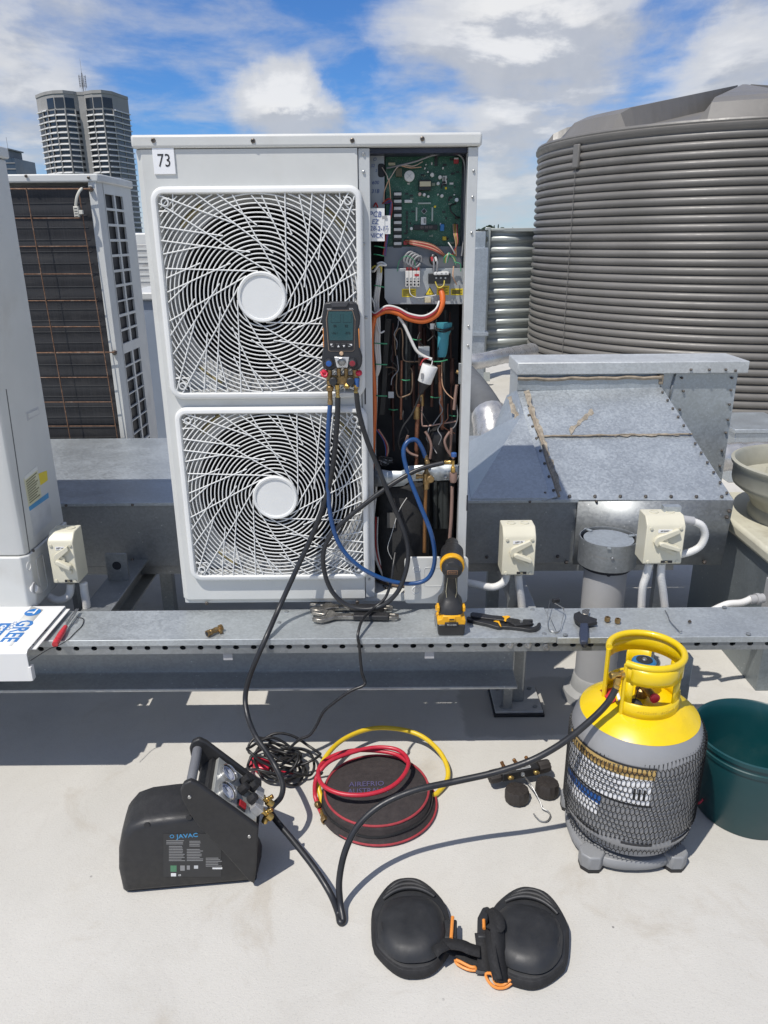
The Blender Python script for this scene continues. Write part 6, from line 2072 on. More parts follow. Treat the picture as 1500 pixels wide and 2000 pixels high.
q_ = lambda x, y, Y: P(x, y, Y=Y)
h1 = hose('charging_hose', [q_(645, 786, 2.106), q_(640, 860, 2.108), q_(640, 940, 2.115), q_(646, 1010, 2.118), q_(664, 1065, 2.115), q_(700, 1105, 2.11), q_(750, 1131, 2.115), q_(800, 1140, 2.12), q_(835, 1130, 2.12), q_(849, 1095, 2.115),
           q_(843, 1045, 2.115), q_(820, 985, 2.13), q_(797, 925, 2.15), q_(788, 885, 2.16), q_(795, 864, 2.17), q_(812, 859, 2.18), q_(824, 875, 2.185), q_(831, 893, 2.19)], .0068, hb,
          'blue charging hose looping from the digital gauge into the open condenser', fits=((q_(645, 770, 2.106), q_(645, 790, 2.106), brassold), (q_(830, 888, 2.19), q_(836, 908, 2.185), brassold)))
h2 = hose('charging_hose', [q_(660, 776, 2.104), q_(658, 830, 2.105), q_(650, 910, 2.11), q_(636, 975, 2.12), q_(612, 1040, 2.12), q_(580, 1110, 2.10), q_(546, 1185, 2.06), q_(522, 1240, 1.975), q_(502, 1285, 1.945), q_(485, 1330, 1.935), q_(479, 1365, 1.92), q_(484, 1400, 1.88), q_(498, 1435, 1.85), q_(518, 1465, 1.82), q_(538, 1497, 1.79), q_(552, 1530, 1.74), q_(549, 1556, 1.70), q_(534, 1573, 1.665), q_(521, 1590, 1.645)], .0078, hk,
          'black hose running from the digital gauge down to the recovery machine', fits=((q_(523, 1588, 1.646), q_(516, 1606, 1.64), brass),))
h3 = hose('charging_hose', [q_(696, 768, 2.104), q_(701, 805, 2.105), q_(716, 858, 2.11), q_(738, 912, 2.125), q_(757, 960, 2.125), q_(778, 1010, 2.135), q_(794, 1055, 2.13), q_(797, 1090, 2.12), q_(790, 1125, 2.11), q_(775, 1158, 2.10), q_(748, 1182, 2.10), q_(715, 1190, 2.10), q_(680, 1183, 2.105), q_(652, 1160, 2.11), q_(636, 1126, 2.115), q_(631, 1085, 2.118), q_(643, 1050, 2.12), q_(672, 1018, 2.125), q_(712, 985, 2.13), q_(762, 948, 2.14), q_(815, 918, 2.155), q_(866, 904, 2.165)], .0072, hk,
          'black hose coiling off the digital gauge to the brass charging tee')
cordm = M('cord_black', (.014, .014, .015), .4, 0, .1, 30)
h4 = hose('power_cord', [q_(772, 1080, 2.18), q_(768, 1105, 2.15), q_(764, 1135, 2.13), q_(752, 1168, 2.11), q_(728, 1190, 2.09), q_(708, 1210, 2.02), q_(699, 1240, 1.968), q_(702, 1262, 1.962), q_(704, 1288, 1.958), q_(707, 1314, 1.95), q_(713, 1332, 1.944), q_(708, 1340, 1.935), q_(684, 1350, 1.93), q_(655, 1370, 1.925), q_(632, 1390, 1.92), q_(618, 1417, 1.91), q_(604, 1436, 1.90), q_(584, 1445, 1.90), q_(565, 1462, 1.90)], .0044, cordm,
          'thin black power cord dropping over the rail to the cord bundle', 'cord')
# ================================================================ RECOVERY MACHINE
G0 = lambda x, y, z=0.0: P(x, y, Z=z)
ma = math.atan2(.035, .335)
MO = Vector((-.522, 1.635, 0))
mx_ = Matrix.Translation(MO) @ Matrix.Rotation(ma, 4, 'Z')
rm = thing('recovery_machine', 'black refrigerant recovery machine with two gauges on the roof floor', 'machine', mtx=mx_)
inv_ = mx_.inverted()


def PM(x, y, yl):
    """pixel onto the machine's plane local y = yl -> local (x, z)"""
    d = fw * FOC + rt * (x - 750) - up * (y - 1000)
    n = mx_.to_3x3() @ Vector((0, 1, 0))
    p0 = mx_ @ Vector((0, yl, 0))
    t = (p0 - CP).dot(n) / d.dot(n)
    l = inv_ @ (CP + d * t)
    return (l.x, l.z)


def mach(mb, name, mat, **k):
    mb.v = [mx_ @ p for p in mb.v]
    return mb.build(name, mat, rm, **k)


bodym = M('machine_black', (.020, .020, .021), .48, 0, .12, 30, .3, 500, (.05, .05, .05), .3, 6)
yF, yB = -.094, .045
# body: front outline inset, full outline a little behind, back outline
full_px = [(243, 1738), (233, 1690), (233, 1650), (240, 1622), (256, 1604), (284, 1594), (330, 1588), (395, 1582), (440, 1600), (505, 1700), (500, 1722), (420, 1726), (330, 1740), (290, 1748)]
full = [PM(x, y, yF + .02) for x, y in full_px]
full = [(u, max(v, .004)) for u, v in full]
cx_ = sum(u for u, v in full) / len(full)
cz_ = sum(v for u, v in full) / len(full)
def sc(k, kz=None):
    kz = kz or k
    return [(cx_ + (u - cx_) * k, max(.004, cz_ + (v - cz_) * kz)) for u, v in full]
rings = []
for k, yy in ((.86, yF - .004), (.95, yF + .002), (.99, yF + .010), (1.0, yF + .022), (1.03, yF + .07), (1.03, yB - .03), (1.0, yB - .008), (.88, yB)):
    rings.append([(u, yy, v) for u, v in sc(k, k)])
mb = MB().loft(rings)
mach(mb, 'body', bodym, bevel=.004)
# stepped foot plinth
mach(MB().box(-.165, .168, yF + .006, yB - .006, .0, .014), 'plinth', bodym, bevel=.004)
# lighter recess strip, screw wells
for px, py in ((287, 1612), (369, 1597)):
    u, v = PM(px, py, yF - .003)
    mach(MB().lathe([(.0075, 0), (.0075, .004)], (u, yF + .0005, v), (0, -1, 0), 16), 'screw_well', ink)
# arms and handle
arm_px = [(355, 1562), (352, 1546), (358, 1532), (372, 1526), (388, 1533), (505, 1617), (501, 1690), (497, 1727), (486, 1722), (450, 1681), (405, 1632), (386, 1614), (370, 1590)]
arm = [PM(x, y, yF - .022) for x, y in arm_px]
arm = [(u, max(.002, v)) for u, v in arm]
for y0, y1 in ((yF - .022, yF - .006), (yB + .006, yB + .022)):
    mach(MB().prism(arm, lambda u, v, w: (u, w, v), y0, y1), 'side_arm', bodym, bevel=.004)
hx, hz_ = PM(370, 1544, yF - .014)
mach(MB().cyl((hx, yF - .008, hz_), (hx, yB + .008, hz_), .0125, 20), 'handle_bar', M('handle_grey', (.20, .205, .22), .4, .3, .06, 20))
for px, py in ((370, 1557), (487, 1634)):
    u, v = PM(px, py, yF - .022)
    mach(MB().lathe([(.005, 0), (.004, .002), (.002, .002)], (u, yF - .022, v), (0, -1, 0), 12), 'screw', steelm)
# control panel between the arms
(u0, v0), (u1, v1) = PM(396, 1538, yF - .022), PM(507, 1622, yF - .022)
dvx = Vector((u1 - u0, 0, v1 - v0))
Lp = dvx.length
pd = dvx.normalized()
pn = Vector((-pd.z, 0, pd.x)) if pd.x > 0 else Vector((pd.z, 0, -pd.x))
if pn.z < 0: pn = -pn
po = Vector((u0, 0, v0)) - pn * .010
panm = M('panel_silver', (.42, .43, .41), .38, .4, .06, 20)
def cp(s, y, h=0.0):
    return po + pd * (s * Lp) + Vector((0, y, 0)) + pn * h
def cquad(name, s0, s1, y0, y1, h0, h1, mat, bevel=.0008):
    vs_ = [cp(s0, y0, h0), cp(s1, y0, h0), cp(s1, y1, h0), cp(s0, y1, h0), cp(s0, y0, h1), cp(s1, y0, h1), cp(s1, y1, h1), cp(s0, y1, h1)]
    m_ = MB().add(vs_, [(0, 3, 2, 1), (4, 5, 6, 7), (0, 1, 5, 4), (1, 2, 6, 5), (2, 3, 7, 6), (3, 0, 4, 7)])
    return mach(m_, name, mat, bevel=bevel)
cquad('control_panel', .22, .98, yF - .004, yB + .004, -.012, .0, panm)
cquad('panel_housing', .16, 1.0, yF - .004, yB + .004, -.06, -.0125, bodym)
dialm = M('dial_white', (.62, .64, .68), .35)
for yy, s_ in ((-.058, .42), (.008, .40)):
    c0 = cp(s_, yy, 0)
    mach(MB().lathe([(.0265, 0), (.027, .010), (.025, .012), (.0235, .0105)], c0, pn, 32, caps=False), 'gauge_bezel', M('bezel_chrome', (.5, .5, .5), .2, .9))
    mach(MB().lathe([(.0235, .004), (.0, .0042)], c0, pn, 32), 'gauge_dial', dialm)
    ring_ = []
    fr3 = frame(pn)
    for k in range(20):
        a = R(-130 + 260 * k / 19)
        p1_ = c0 + pn * .0046 + fr3 @ Vector((.0195 * math.sin(a), .0195 * math.cos(a), 0))
        p2_ = c0 + pn * .0046 + fr3 @ Vector((.0155 * math.sin(a), .0155 * math.cos(a), 0))
        mach(MB().tube([p1_, p2_], .0006, 4), 'dial_tick', M('tick_blue', (.03, .05, .25), .5) if k % 3 else ink)
    mach(MB().tube([c0 + pn * .0052, c0 + pn * .0052 + fr3 @ Vector((-.012, .009, 0))], .0008, 4), 'gauge_needle', ink)
for yy, s_ in ((-.015, .66), (.022, .68)):
    c0 = cp(s_, yy, 0)
    mach(MB().lathe([(.0135, 0), (.0135, .006), (.012, .024), (.009, .026)], c0, pn, 10), 'valve_knob', blackp, smooth=False)
cquad('switch_frame', .62, .76, -.080, -.052, .0, .004, ink)
cquad('power_switch', .635, .745, -.076, -.056, .004, .009, M('switch_red', (.35, .015, .02), .3, 0, .05, coat=.5))
for yy in (-.024, .036, -.088):
    mach(MB().lathe([(.003, 0), (.002, .002)], cp(.56, yy, 0), pn, 10), 'panel_screw', steelm)
lab = text('JAVAC', .0085, mx_ @ on(cp(.55, -.025, .0006), (0, 1, 0), -pd), ink, rm)
# valve block with brass unions
cquad('port_block', .84, .99, -.060, -.020, .0, .022, alu)
cquad('port_block', .84, .99, -.010, .026, .0, .022, alu)
for yy, s_ in ((-.04, .82), (.008, .82)):
    mach(MB().lathe([(.0125, 0), (.0125, .008), (.011, .022), (.008, .024)], cp(s_ - .03, yy, .01), pn, 10), 'port_knob', blackp, smooth=False)
for yy in (-.042, .008):
    a = cp(.98, yy, .010)
    mach(MB().lathe([(.009, 0), (.009, .010), (.0065, .011), (.0065, .024), (.0105, .025), (.0105, .042), (.008, .044)], a, pd, 12), 'brass_union', brass)
    mach(MB().lathe([(.006, 0), (.0062, .004), (.005, .006), (.0062, .01), (.005, .012), (.0062, .016), (.0062, .02)], cp(1.08, yy, .012), pn * .9 + pd * .2, 12), 'brass_barb', brass)
# front label
lx, lz_ = PM(321, 1623, yF - .006)
rx, rz_ = PM(463, 1700, yF - .006)
yl = yF - .0044
def lp(px, py):
    return PM(px, py, yl)
def lquad(name, x0, y0, x1, y1, d, mat):
    a, b, c, e = lp(x0, y0), lp(x1, y0), lp(x1, y1), lp(x0, y1)
    m_ = MB().prism([a, e, c, b], lambda u, v, w: (u, w, v), yl - d, yl)
    return mach(m_, name, mat, smooth=False)
fl_ = lquad('front_label', 319, 1628, 432, 1712, .0008, M('label_black', (.028, .029, .031), .35))
a = lp(366, 1632)
text('JAVAC', .0175, mx_ @ on((a[0], yl - .0012, a[1]), (1, 0, 0), (0, 0, 1)), M('print_blue', (.06, .28, .52), .5), fl_, bold=.0002, sx=1.05)
a = lp(336, 1633)
o_ = MB().lathe([(.0055, 0), (.0055, .0004), (.0038, .0004), (.0038, 0)], (a[0], yl - .001, a[1]), (0, -1, 0), 20)
mach(o_, 'logo_ring', M('print_blue'))
rr_ = random.Random(12)
tx = M('print_grey', (.26, .26, .26), .6)
def para(x0, x1, y0, n, step=3.1):
    for k in range(n):
        lquad('label_line', x0, y0 + k * step, x1 - rr_.uniform(0, .25) * (x1 - x0), y0 + k * step + 1.1, .0011, tx)
para(325, 364, 1641, 3); para(370, 392, 1642, 4); para(330, 362, 1652, 10); para(365, 397, 1658, 8); para(402, 434, 1675, 6)
lquad('label_line', 415, 1694, 434, 1697, .0011, inkw)
for k, (x0, x1, m_) in enumerate(((333, 345, M('print_green', (.08, .22, .12), .6)), (352, 361, tx), (365, 371, tx), (379, 387, M('label_grey')))):
    lquad('diagram_block', x0, 1690, x1, 1702 - 2 * k, .0011, m_)
lquad('diagram_block', 334, 1705, 344, 1711, .0011, inkw)
a = lp(351, 1709)
text('CE', .006, mx_ @ on((a[0], yl - .0012, a[1]), (1, 0, 0), (0, 0, 1)), inkw, fl_)

# cord bundle beside the machine, with its red plug
bd = thing('cord_bundle', 'tangled coil of thin black power cord behind the recovery machine', 'cord', G0(550, 1500))
rr_ = random.Random(21)
base = G0(548, 1503)
for k in range(9):
    cx, cy = base.x + rr_.uniform(-.028, .028), base.y + rr_.uniform(-.03, .03)
    ra, rb = rr_.uniform(.035, .062), rr_.uniform(.07, .115)
    rot = R(75 + rr_.uniform(-28, 28))
    zz = .006 + .008 * k
    til = rr_.uniform(-.25, .5)
    pts = []
    for i in range(12):
        t = 2 * math.pi * i / 12
        u, v = ra * math.cos(t), rb * math.sin(t)
        pts.append((cx + u * math.cos(rot) - v * math.sin(rot), cy + u * math.sin(rot) + v * math.cos(rot), max(.006, zz + v * til * .6 + .012 * math.sin(3 * t + k))))
    MB().tube(spl(pts, 5, True), .0044, 8, closed=True).build('cord_loop', cordm, bd, ang=80)
wire('cord_tail', [G0(470, 1508, .03), G0(500, 1490, .02), G0(520, 1475, .02), G0(540, 1468, .03), G0(560, 1462, .06), G0(566, 1460, .09)], .0044, cordm, bd)
rp = thing('red_cord_plug', 'red plastic plug and strap under the black cord coil', 'plug', G0(520, 1495))
rdp = M('plug_red', (.55, .02, .05), .35, 0, .06, 20)
MB().prism([(p.x, p.y) for p in pp([(484, 1486), (500, 1478), (520, 1480), (530, 1492), (524, 1506), (500, 1504)], Z=.02)], lambda u, v, w: (u, v, w), .004, .03).build('plug_body', rdp, rp, bevel=.006)
MB().tube(spl([G0(520, 1492, .02), G0(535, 1498, .016), G0(550, 1505, .012), G0(574, 1508, .01)], 5), [.006] * 15 + [.005], 8).build('plug_strap', rdp, rp)

# ================================================================ ROUND BAG AND HOSES
bc = Vector((-.028, 1.853, 0))
bag = thing('round_bag', 'round flat black fabric bag with red piping under the hoses', 'bag', bc)
bagm = M('bag_fabric', (.032, .026, .026), .85, 0, .18, 60, .7, 420, (.06, .05, .045), .4, 10)
BR, BH = .155, .058
pr_ = [(0.0, .004), (BR + .012, .004), (BR + .022, .009), (BR + .014, .016), (BR + .007, .026), (BR + .006, BH - .014), (BR + .002, BH - .005), (BR - .012, BH), (BR * .6, BH + .004), (0.0, BH + .005)]
MB().lathe(pr_, bc, n=56).build('body', bagm, bag, ang=60)
pip = M('piping_red', (.32, .035, .045), .6, 0, .12, 40)
circ = lambda r_, z_, n=64: [bc + Vector((r_ * math.cos(2 * math.pi * i / n), r_ * math.sin(2 * math.pi * i / n), z_)) for i in range(n)]
MB().tube(circ(BR, BH - .002), .0035, 8, closed=True).build('piping', pip, bag)
MB().tube([p + Vector((.006, -.004, 0)) for p in circ(BR + .018, .009)], .0032, 8, closed=True).build('piping', pip, bag)
MB().tube([p + Vector((0, 0, .003 * math.sin(i * .5))) for i, p in enumerate(circ(BR + .0080, .027))], .004, 6, closed=True).build('zip', M('component_black'), bag)
logo = M('logo_violet', (.085, .075, .16), .7)
a = G0(716, 1537, BH + .006)
text('AIREFRIO', .030, on(a + Vector((0, .012, .0005)), (1, .04, 0), (-.04, 1, 0)), logo, bag, sx=.85)
text('AUSTRALIA', .030, on(a + Vector((.004, -.018, .0005)), (1, .04, 0), (-.04, 1, 0)), logo, bag, sx=.78)
ZY = .02
yel_pts = [G0(x, y, z) for x, y, z in ((640, 1590, .012), (628, 1560, .02), (621, 1522, .05), (634, 1482, .07), (668, 1446, .07), (720, 1424, .065), (772, 1423, .06), (820, 1436, .05), (855, 1464, .04), (873, 1496, .025), (873, 1524, .014), (855, 1548, .010), (838, 1558, .012), (826, 1566, .02))]
t_ = hose('charging_hose', yel_pts, .0078, hy, 'yellow hose arching round the back of the round bag', k=8)
red_pts = [G0(x, y, z) for x, y, z in ((628, 1588, .010), (620, 1570, .014), (615, 1550, .03), (618, 1520, .07), (640, 1490, .095), (680, 1472, .098), (730, 1460, .10), (775, 1464, .10), (797, 1485, .10), (790, 1512, .10), (762, 1538, .10), (715, 1552, .10), (665, 1550, .10), (630, 1533, .10), (622, 1505, .085), (640, 1482, .08), (680, 1467, .086), (730, 1466, .084), (775, 1474, .084), (800, 1492, .084))]
fp_ = G0(636, 1606, .012)
t_ = hose('charging_hose', red_pts, .0066, hr, 'red hose coiled on top of the round black bag', fits=((G0(627, 1582, .012), G0(634, 1602, .012), brass),))
MB().lathe([(.0095, 0), (.011, .003), (.011, .014), (.009, .016), (.007, .016), (.007, .004)], G0(632, 1597, .013), G0(637, 1610, .011) - G0(632, 1597, .013), 8).build('hose_nut', brassold, t_, smooth=False)
MB().lathe([(.0085, 0), (.010, .003), (.010, .012), (.008, .014)], G0(624, 1570, .030), (-.3, .1, -.2), 8).build('spare_nut', brassold, t_, smooth=False)
for p_, q__ in (((703, 0), 0),):
    pass
MB().tube([red_pts[3].lerp(red_pts[4], .3), red_pts[3].lerp(red_pts[4], .45)], .0079, 12).build('hose_band', ink, t_)

# black hose from the machine, touching the floor, then arching to the cylinder
arc = [q_(527, 1583, 1.70), q_(540, 1603, 1.66), q_(575, 1645, 1.60), q_(615, 1697, 1.53), q_(645, 1745, 1.475), G0(660, 1782, .010), G0(664, 1800, .009), G0(670, 1796, .010), q_(664, 1760, 1.465), q_(663, 1715, 1.485), q_(675, 1660, 1.51), q_(700, 1612, 1.535), q_(745, 1572, 1.56), q_(810, 1544, 1.58), q_(890, 1526, 1.60), q_(970, 1508, 1.61), q_(1040, 1484, 1.62), q_(1100, 1450, 1.625), q_(1150, 1410, 1.63), q_(1185, 1375, 1.64), q_(1203, 1345, 1.65)]
h5 = hose('charging_hose', arc, .0085, hk, 'black hose arching from the recovery machine over the bag to the yellow cylinder', fits=((q_(1202, 1352, 1.65), q_(1207, 1322, 1.655), brass),))

# ================================================================ FOUR-VALVE ANALOGUE MANIFOLD
am = thing('valve_manifold', 'black manifold bar with ribbed knobs and wire hook on the floor left of the cylinder', 'manifold', G0(1020, 1540))
C9 = lambda u, v, z: P(940 + u / 8.824, 1460 + v / 8.824, Z=z)
kn = M('knob_brown', (.030, .025, .022), .62, 0, .15, 30, .1, 300)
a, b = C9(330, 470, .045), C9(960, 350, .045)
axv = (b - a).normalized()
MB().obox((a + b) / 2, (.034, .030, (b - a).length), m=frame(axv)).build('bar', blackp, am, bevel=.003)
lb_a = C9(480, 420, .0615)
fr3 = frame(axv)
mid = (a + b) / 2
lab_m = on(mid + Vector((.006, -.004, .0178)), axv, Vector((-axv.y, axv.x, 0)))
MB().obox(mid + Vector((.010, -.002, .0172)), (.016, .001, .05), m=Matrix((Vector((-axv.y, axv.x, 0)).normalized(), Vector((0, 0, 1)), axv)).transposed()).build('bar_label', M('label_grey'), am)
for k in range(4):
    MB().obox(mid + Vector((.012, -.002, .0180)) + Vector((-axv.y, axv.x, 0)) * (.005 - .0034 * k), (.0012, .0006, .044 - .004 * (k % 2)), m=Matrix((Vector((-axv.y, axv.x, 0)).normalized(), Vector((0, 0, 1)), axv)).transposed()).build('label_line', ink, am)
text('V A C', .009, on(mid + axv * -.032 + Vector((0, -.008, .0182)), axv, Vector((-axv.y, axv.x, 0))), inkw, am)


def ribbed(c, ax, r, h, name='knob', nr=14):
    ax = Vector(ax).normalized()
    f3 = frame(ax)
    c = Vector(c)
    N = nr * 4
    def ring(rad, hh, amp):
        return [c + f3 @ Vector(((rad - amp * (.5 + .5 * math.cos(nr * 2 * math.pi * i / N))) * math.cos(2 * math.pi * i / N), (rad - amp * (.5 + .5 * math.cos(nr * 2 * math.pi * i / N))) * math.sin(2 * math.pi * i / N), hh)) for i in range(N)]
    MB().loft([ring(r * .96, 0, .001), ring(r, .003, .0015), ring(r * .98, h * .8, .0022), ring(r * .92, h * .96, .0015), ring(r * .5, h * 1.0, .0), ring(r * .1, h * .985, 0)]).build(name, kn, am, ang=30)
    for k in range(nr):
        t = 2 * math.pi * (k + .5) / nr
        p1_, p2_ = c + f3 @ Vector((r * .25 * math.cos(t), r * .25 * math.sin(t), h)), c + f3 @ Vector((r * .86 * math.cos(t), r * .86 * math.sin(t), h * .975))
        MB().tube([p1_, p2_], .0012, 4).build('knob_rib', kn, am)


ribbed(C9(625, 960, 0) + Vector((0, .012, .004)), (-.03, .10, 1), .037, .038)
ribbed(C9(1140, 850, 0) + Vector((0, .012, .004)), (.03, .10, 1), .036, .040)
ribbed(a - axv * .004, -axv + Vector((0, 0, -.05)), .021, .034, nr=10)
ribbed(b + axv * .004, axv + Vector((0, 0, .05)), .0205, .038, nr=10)
for u, v, u2, v2 in ((400, 360, 350, 250), (620, 300, 560, 205), (800, 230, 770, 165)):
    p0_, p1_ = C9(u, v, .050), C9(u2, v2, .066)
    MB().lathe([(.0065, 0), (.0065, .010), (.0052, .011), (.0058, .016), (.0058, (p1_ - p0_).length), (.004, (p1_ - p0_).length + .002)], p0_, p1_ - p0_, 12).build('brass_port', M('copper_bright'), am)
for u, v in ((510, 520), (950, 430)):
    p_ = C9(u, v, .046)
    MB().sphere(p_, .0085, 12, (1.2, .8, .8)).build('brass_stem', brass, am)
p_ = C9(720, 480, .05)
MB().lathe([(.007, 0), (.006, .006)], p_ + Vector((0, .006, 0)), (0, -1, .3), 10).build('hook_socket', steelm, am)
hk_ = [p_ + Vector((.002, -.002, 0)), C9(860, 650, .048), C9(1010, 930, .022), C9(1050, 1040, .012), C9(1150, 1100, .010), C9(1190, 1180, .008), C9(1130, 1270, .006), C9(1010, 1260, .006), C9(900, 1140, .010)]
MB().tube(spl(hk_, 6), .0021, 8).build('wire_hook', steelm, am)

# ================================================================ CYLINDER ON ITS SCALE
CX, CY = .676, 1.722
cc = Vector((CX, CY, 0))
scl = thing('refrigerant_scale', 'grey plastic weighing scale with angular feet under the gas cylinder', 'scale', cc)
sgm = M('scale_grey', (.23, .235, .24), .5, 0, .06, 12, .1, 300, (.15, .15, .14), .3, 8)
sx0 = CX - .012
oct_ = [(.150 * math.copysign(abs(math.cos(t)) ** .82, math.cos(t)), .150 * math.copysign(abs(math.sin(t)) ** .82, math.sin(t))) for t in [2 * math.pi * i / 40 for i in range(40)]]
ring = lambda k, z: [(sx0 + u * k, CY + v * k, z) for u, v in oct_]
MB().loft([ring(.97, .012), ring(1.0, .020), ring(1.0, .034), ring(.96, .042), ring(.80, .044)]).build('deck', sgm, scl, bevel=.002)
for sx_ in (-1, 1):
    for sy_ in (-1, 1):
        c0 = (sx0 + sx_ * .112, CY + sy_ * .112)
        pts = [(-.036, -.012), (-.018, -.034), (.014, -.034), (.034, -.014), (.034, .016), (.010, .034), (-.036, .02)]
        pts = [(c0[0] + u * sx_ * .92, c0[1] - v * sy_ * .92) for u, v in pts]
        MB().prism(pts, lambda u, v, w: (u, v, w), .010, .052).build('corner_block', sgm, scl, bevel=.004)
        MB().prism([(c0[0] + (u - c0[0]) * .96, c0[1] + (v - c0[1]) * .96) for u, v in pts], lambda u, v, w: (u, v, w), .0, .0098).build('rubber_foot', blackr, scl)
MB().lathe([(.085, .044), (.085, .058), (.08, .058)], cc, n=32).build('platform', M('platform_dark', (.06, .06, .063), .6), scl)

cy = thing('gas_cylinder', 'yellow-topped grey refrigerant gas cylinder in black plastic netting', 'cylinder', cc + Vector((0, 0, .058)))
cgm = M('cylinder_grey', (.28, .283, .288), .4, .1, .06, 6, .05, 200, (.18, .17, .16), .5, 5, coat=.2)
cym = M('cylinder_yellow', (.74, .52, .004), .33, 0, .03, 8, .04, 150, (.4, .28, .03), .25, 9, coat=.3)
RC = .172
zb = .060
body = [(0, zb + .03), (.11, zb + .02), (.135, zb + .018), (.154, zb + .022), (.168, zb + .040), (RC, zb + .060), (RC, .352), (RC - .002, .372), (RC - .010, .396), (.153, .414)]
MB().lathe(body, cc, n=72).build('shell', cgm, cy, ang=50)
MB().lathe([(.1535, .4145), (.130, .434), (.10, .448), (.06, .456), (.0, .459)], cc, n=72).build('yellow_dome', cym, cy, ang=50)
MB().lathe([(.142, zb), (.146, zb), (.150, zb + .03), (.146, zb + .03)], cc, n=60).build('foot_ring', cgm, cy)
for a0 in (-100, -55, -145, 35, 80, 125):
    rows = []
    for k in range(7):
        t = R(a0 - 13 + 26 * k / 6)
        rows.append([cc + Vector((.1630 * math.cos(t), .1630 * math.sin(t), zb + .036)), cc + Vector((.1745 * math.cos(t), .1745 * math.sin(t), zb + .066))])
    MB().sheet(rows).build('foot_slot', ink, cy, thick=.001)
# collar with rolled top, gap at the left and cut-outs
CR = .094
def col(a, z, r_=CR):
    t = R(a)
    lean = 1.0
    return cc + Vector((r_ * math.cos(t), r_ * math.sin(t), z))
zc0_, zc1_ = .444, .592
def patch(a0, a1, z0, z1, n=10, m=4):
    return [[col(a0 + (a1 - a0) * i / n, z0 + (z1 - z0) * j / m) for i in range(n + 1)] for j in range(m + 1)]
mb = MB()
gapA, gapB = 222, 176        # collar spans from gapA round the front and right to gapB (degrees)
A0, A1 = 222 - 360, 170
def strip(a0, a1, z0, z1):
    mb.sheet(patch(a0, a1, z0, z1, max(2, int((a1 - a0) / 5)), 2))
zlo, zhi = .488, .545
strip(A0, A1, zc0_, zlo)
strip(A0, A1, zhi, zc1_)
strip(A0, A0 + 14, zlo, zhi)
strip(-58, -58 + 18, zlo, zhi)
strip(10, 24, zlo, zhi)
strip(60, 100, zlo, zhi)
strip(150, A1, zlo, zhi)
mb2 = MB()
# front cut-out left open between the two posts
def fillwin(a0, a1, z0, z1, r=.012):
    pass
cpm = mb.build('collar', cym, cy, thick=.004, ang=60)
rollp = [col(A0 + (A1 - A0) * i / 60, zc1_ + .004, CR - .001) for i in range(61)]
MB().tube(rollp, .0088, 10).build('rolled_rim', cym, cy, ang=80)
# shield plate bulging over the front window
rows = []
for j in range(5):
    z = .592 - .047 * j / 4
    rows.append([col(-128 + 76 * i / 14, z, CR + .003 + .010 * math.sin(math.pi * j / 4) * math.sin(math.pi * i / 14)) for i in range(15)])
MB().sheet(rows).build('collar_shield', cym, cy, thick=.003)
for a_ in (A0, A1):
    MB().tube([col(a_, zc0_ + .004), col(a_, zc1_)], .0062, 8).build('collar_edge', cym, cy)
mb = MB()
wl = [col(-140 + 50 * i / 10, zc0_ - .002, CR + .006) for i in range(11)]
MB().tube(wl, .004, 6).build('weld_tab', cym, cy)
a = col(-75, .466, CR + .0042)
for i, ch in enumerate('A6222689  R12345F6'):
    if ch == ' ': continue
    an = -112 + 3.6 * i
    t = R(an)
    nrm_ = Vector((math.cos(t), math.sin(t), 0))
    text(ch, .009, on(col(an, .470, CR + .0022), Vector((-math.sin(t), math.cos(t), 0)), (0, 0, 1)), cym, cy, 'stamped_character', depth=.0006)
# valves inside the collar
MB().lathe([(.016, .455), (.016, .480), (.011, .484), (.011, .515)], cc, n=14).build('valve_stem', brassold, cy)
MB().lathe([(.030, 0), (.032, .004), (.031, .016), (.026, .019), (.0, .0195)], cc + Vector((-.002, 0, .548)), n=14).build('valve_wheel', M('wheel_blue', (.02, .14, .32), .4), cy, smooth=False)
MB().lathe([(.021, 0), (.0205, .001), (.0, .0015)], cc + Vector((-.002, 0, .568)), n=24).build('wheel_disc', ink, cy)
MB().lathe([(.007, 0), (.005, .003)], cc + Vector((-.002, 0, .5695)), n=12).build('wheel_nut', steelm, cy)
MB().lathe([(.028, 0), (.030, .003), (.029, .012), (.022, .014)], cc + Vector((-.002, 0, .530)), n=14).build('lower_wheel', M('wheel_green', (.02, .16, .09), .4), cy)
MB().cyl(cc + Vector((0, -.01, .497)), cc + Vector((.008, -.062, .497)), .010, 14).build('side_valve', brassold, cy)
MB().lathe([(.0125, 0), (.013, .006), (.0, .0065)], cc + Vector((.009, -.066, .497)), (.15, -1, 0), 18).build('red_cap', M('cap_red'), cy)
MB().lathe([(.020, 0), (.022, .008), (.018, .02), (.012, .022)], cc + Vector((-.035, -.055, .458)), (-.1, -.5, .8), 20).build('black_cap', blackp, cy)
wire('cap_chain', [cc + Vector((-.035, -.055, .48)), cc + Vector((-.028, -.05, .51)), cc + Vector((-.012, -.03, .515))], .0014, ink, cy)
# tee at the collar gap
tp0 = q_(1207, 1318, 1.655)
ty = thing_part('hose_tee', cy)
MB().lathe([(.0085, 0), (.0095, .003), (.0095, .009), (.0062, .010), (.0062, .026), (.0095, .027), (.0095, .036), (.007, .037)], tp0 + Vector((-.020, -.004, .0)), (1, .25, .0), 12).build('tee_body', brass, ty)
MB().cyl(tp0 + Vector((.016, .005, 0)), cc + Vector((-.012, 0, .522)), .0055, 10).build('tee_stub', brassold, ty)
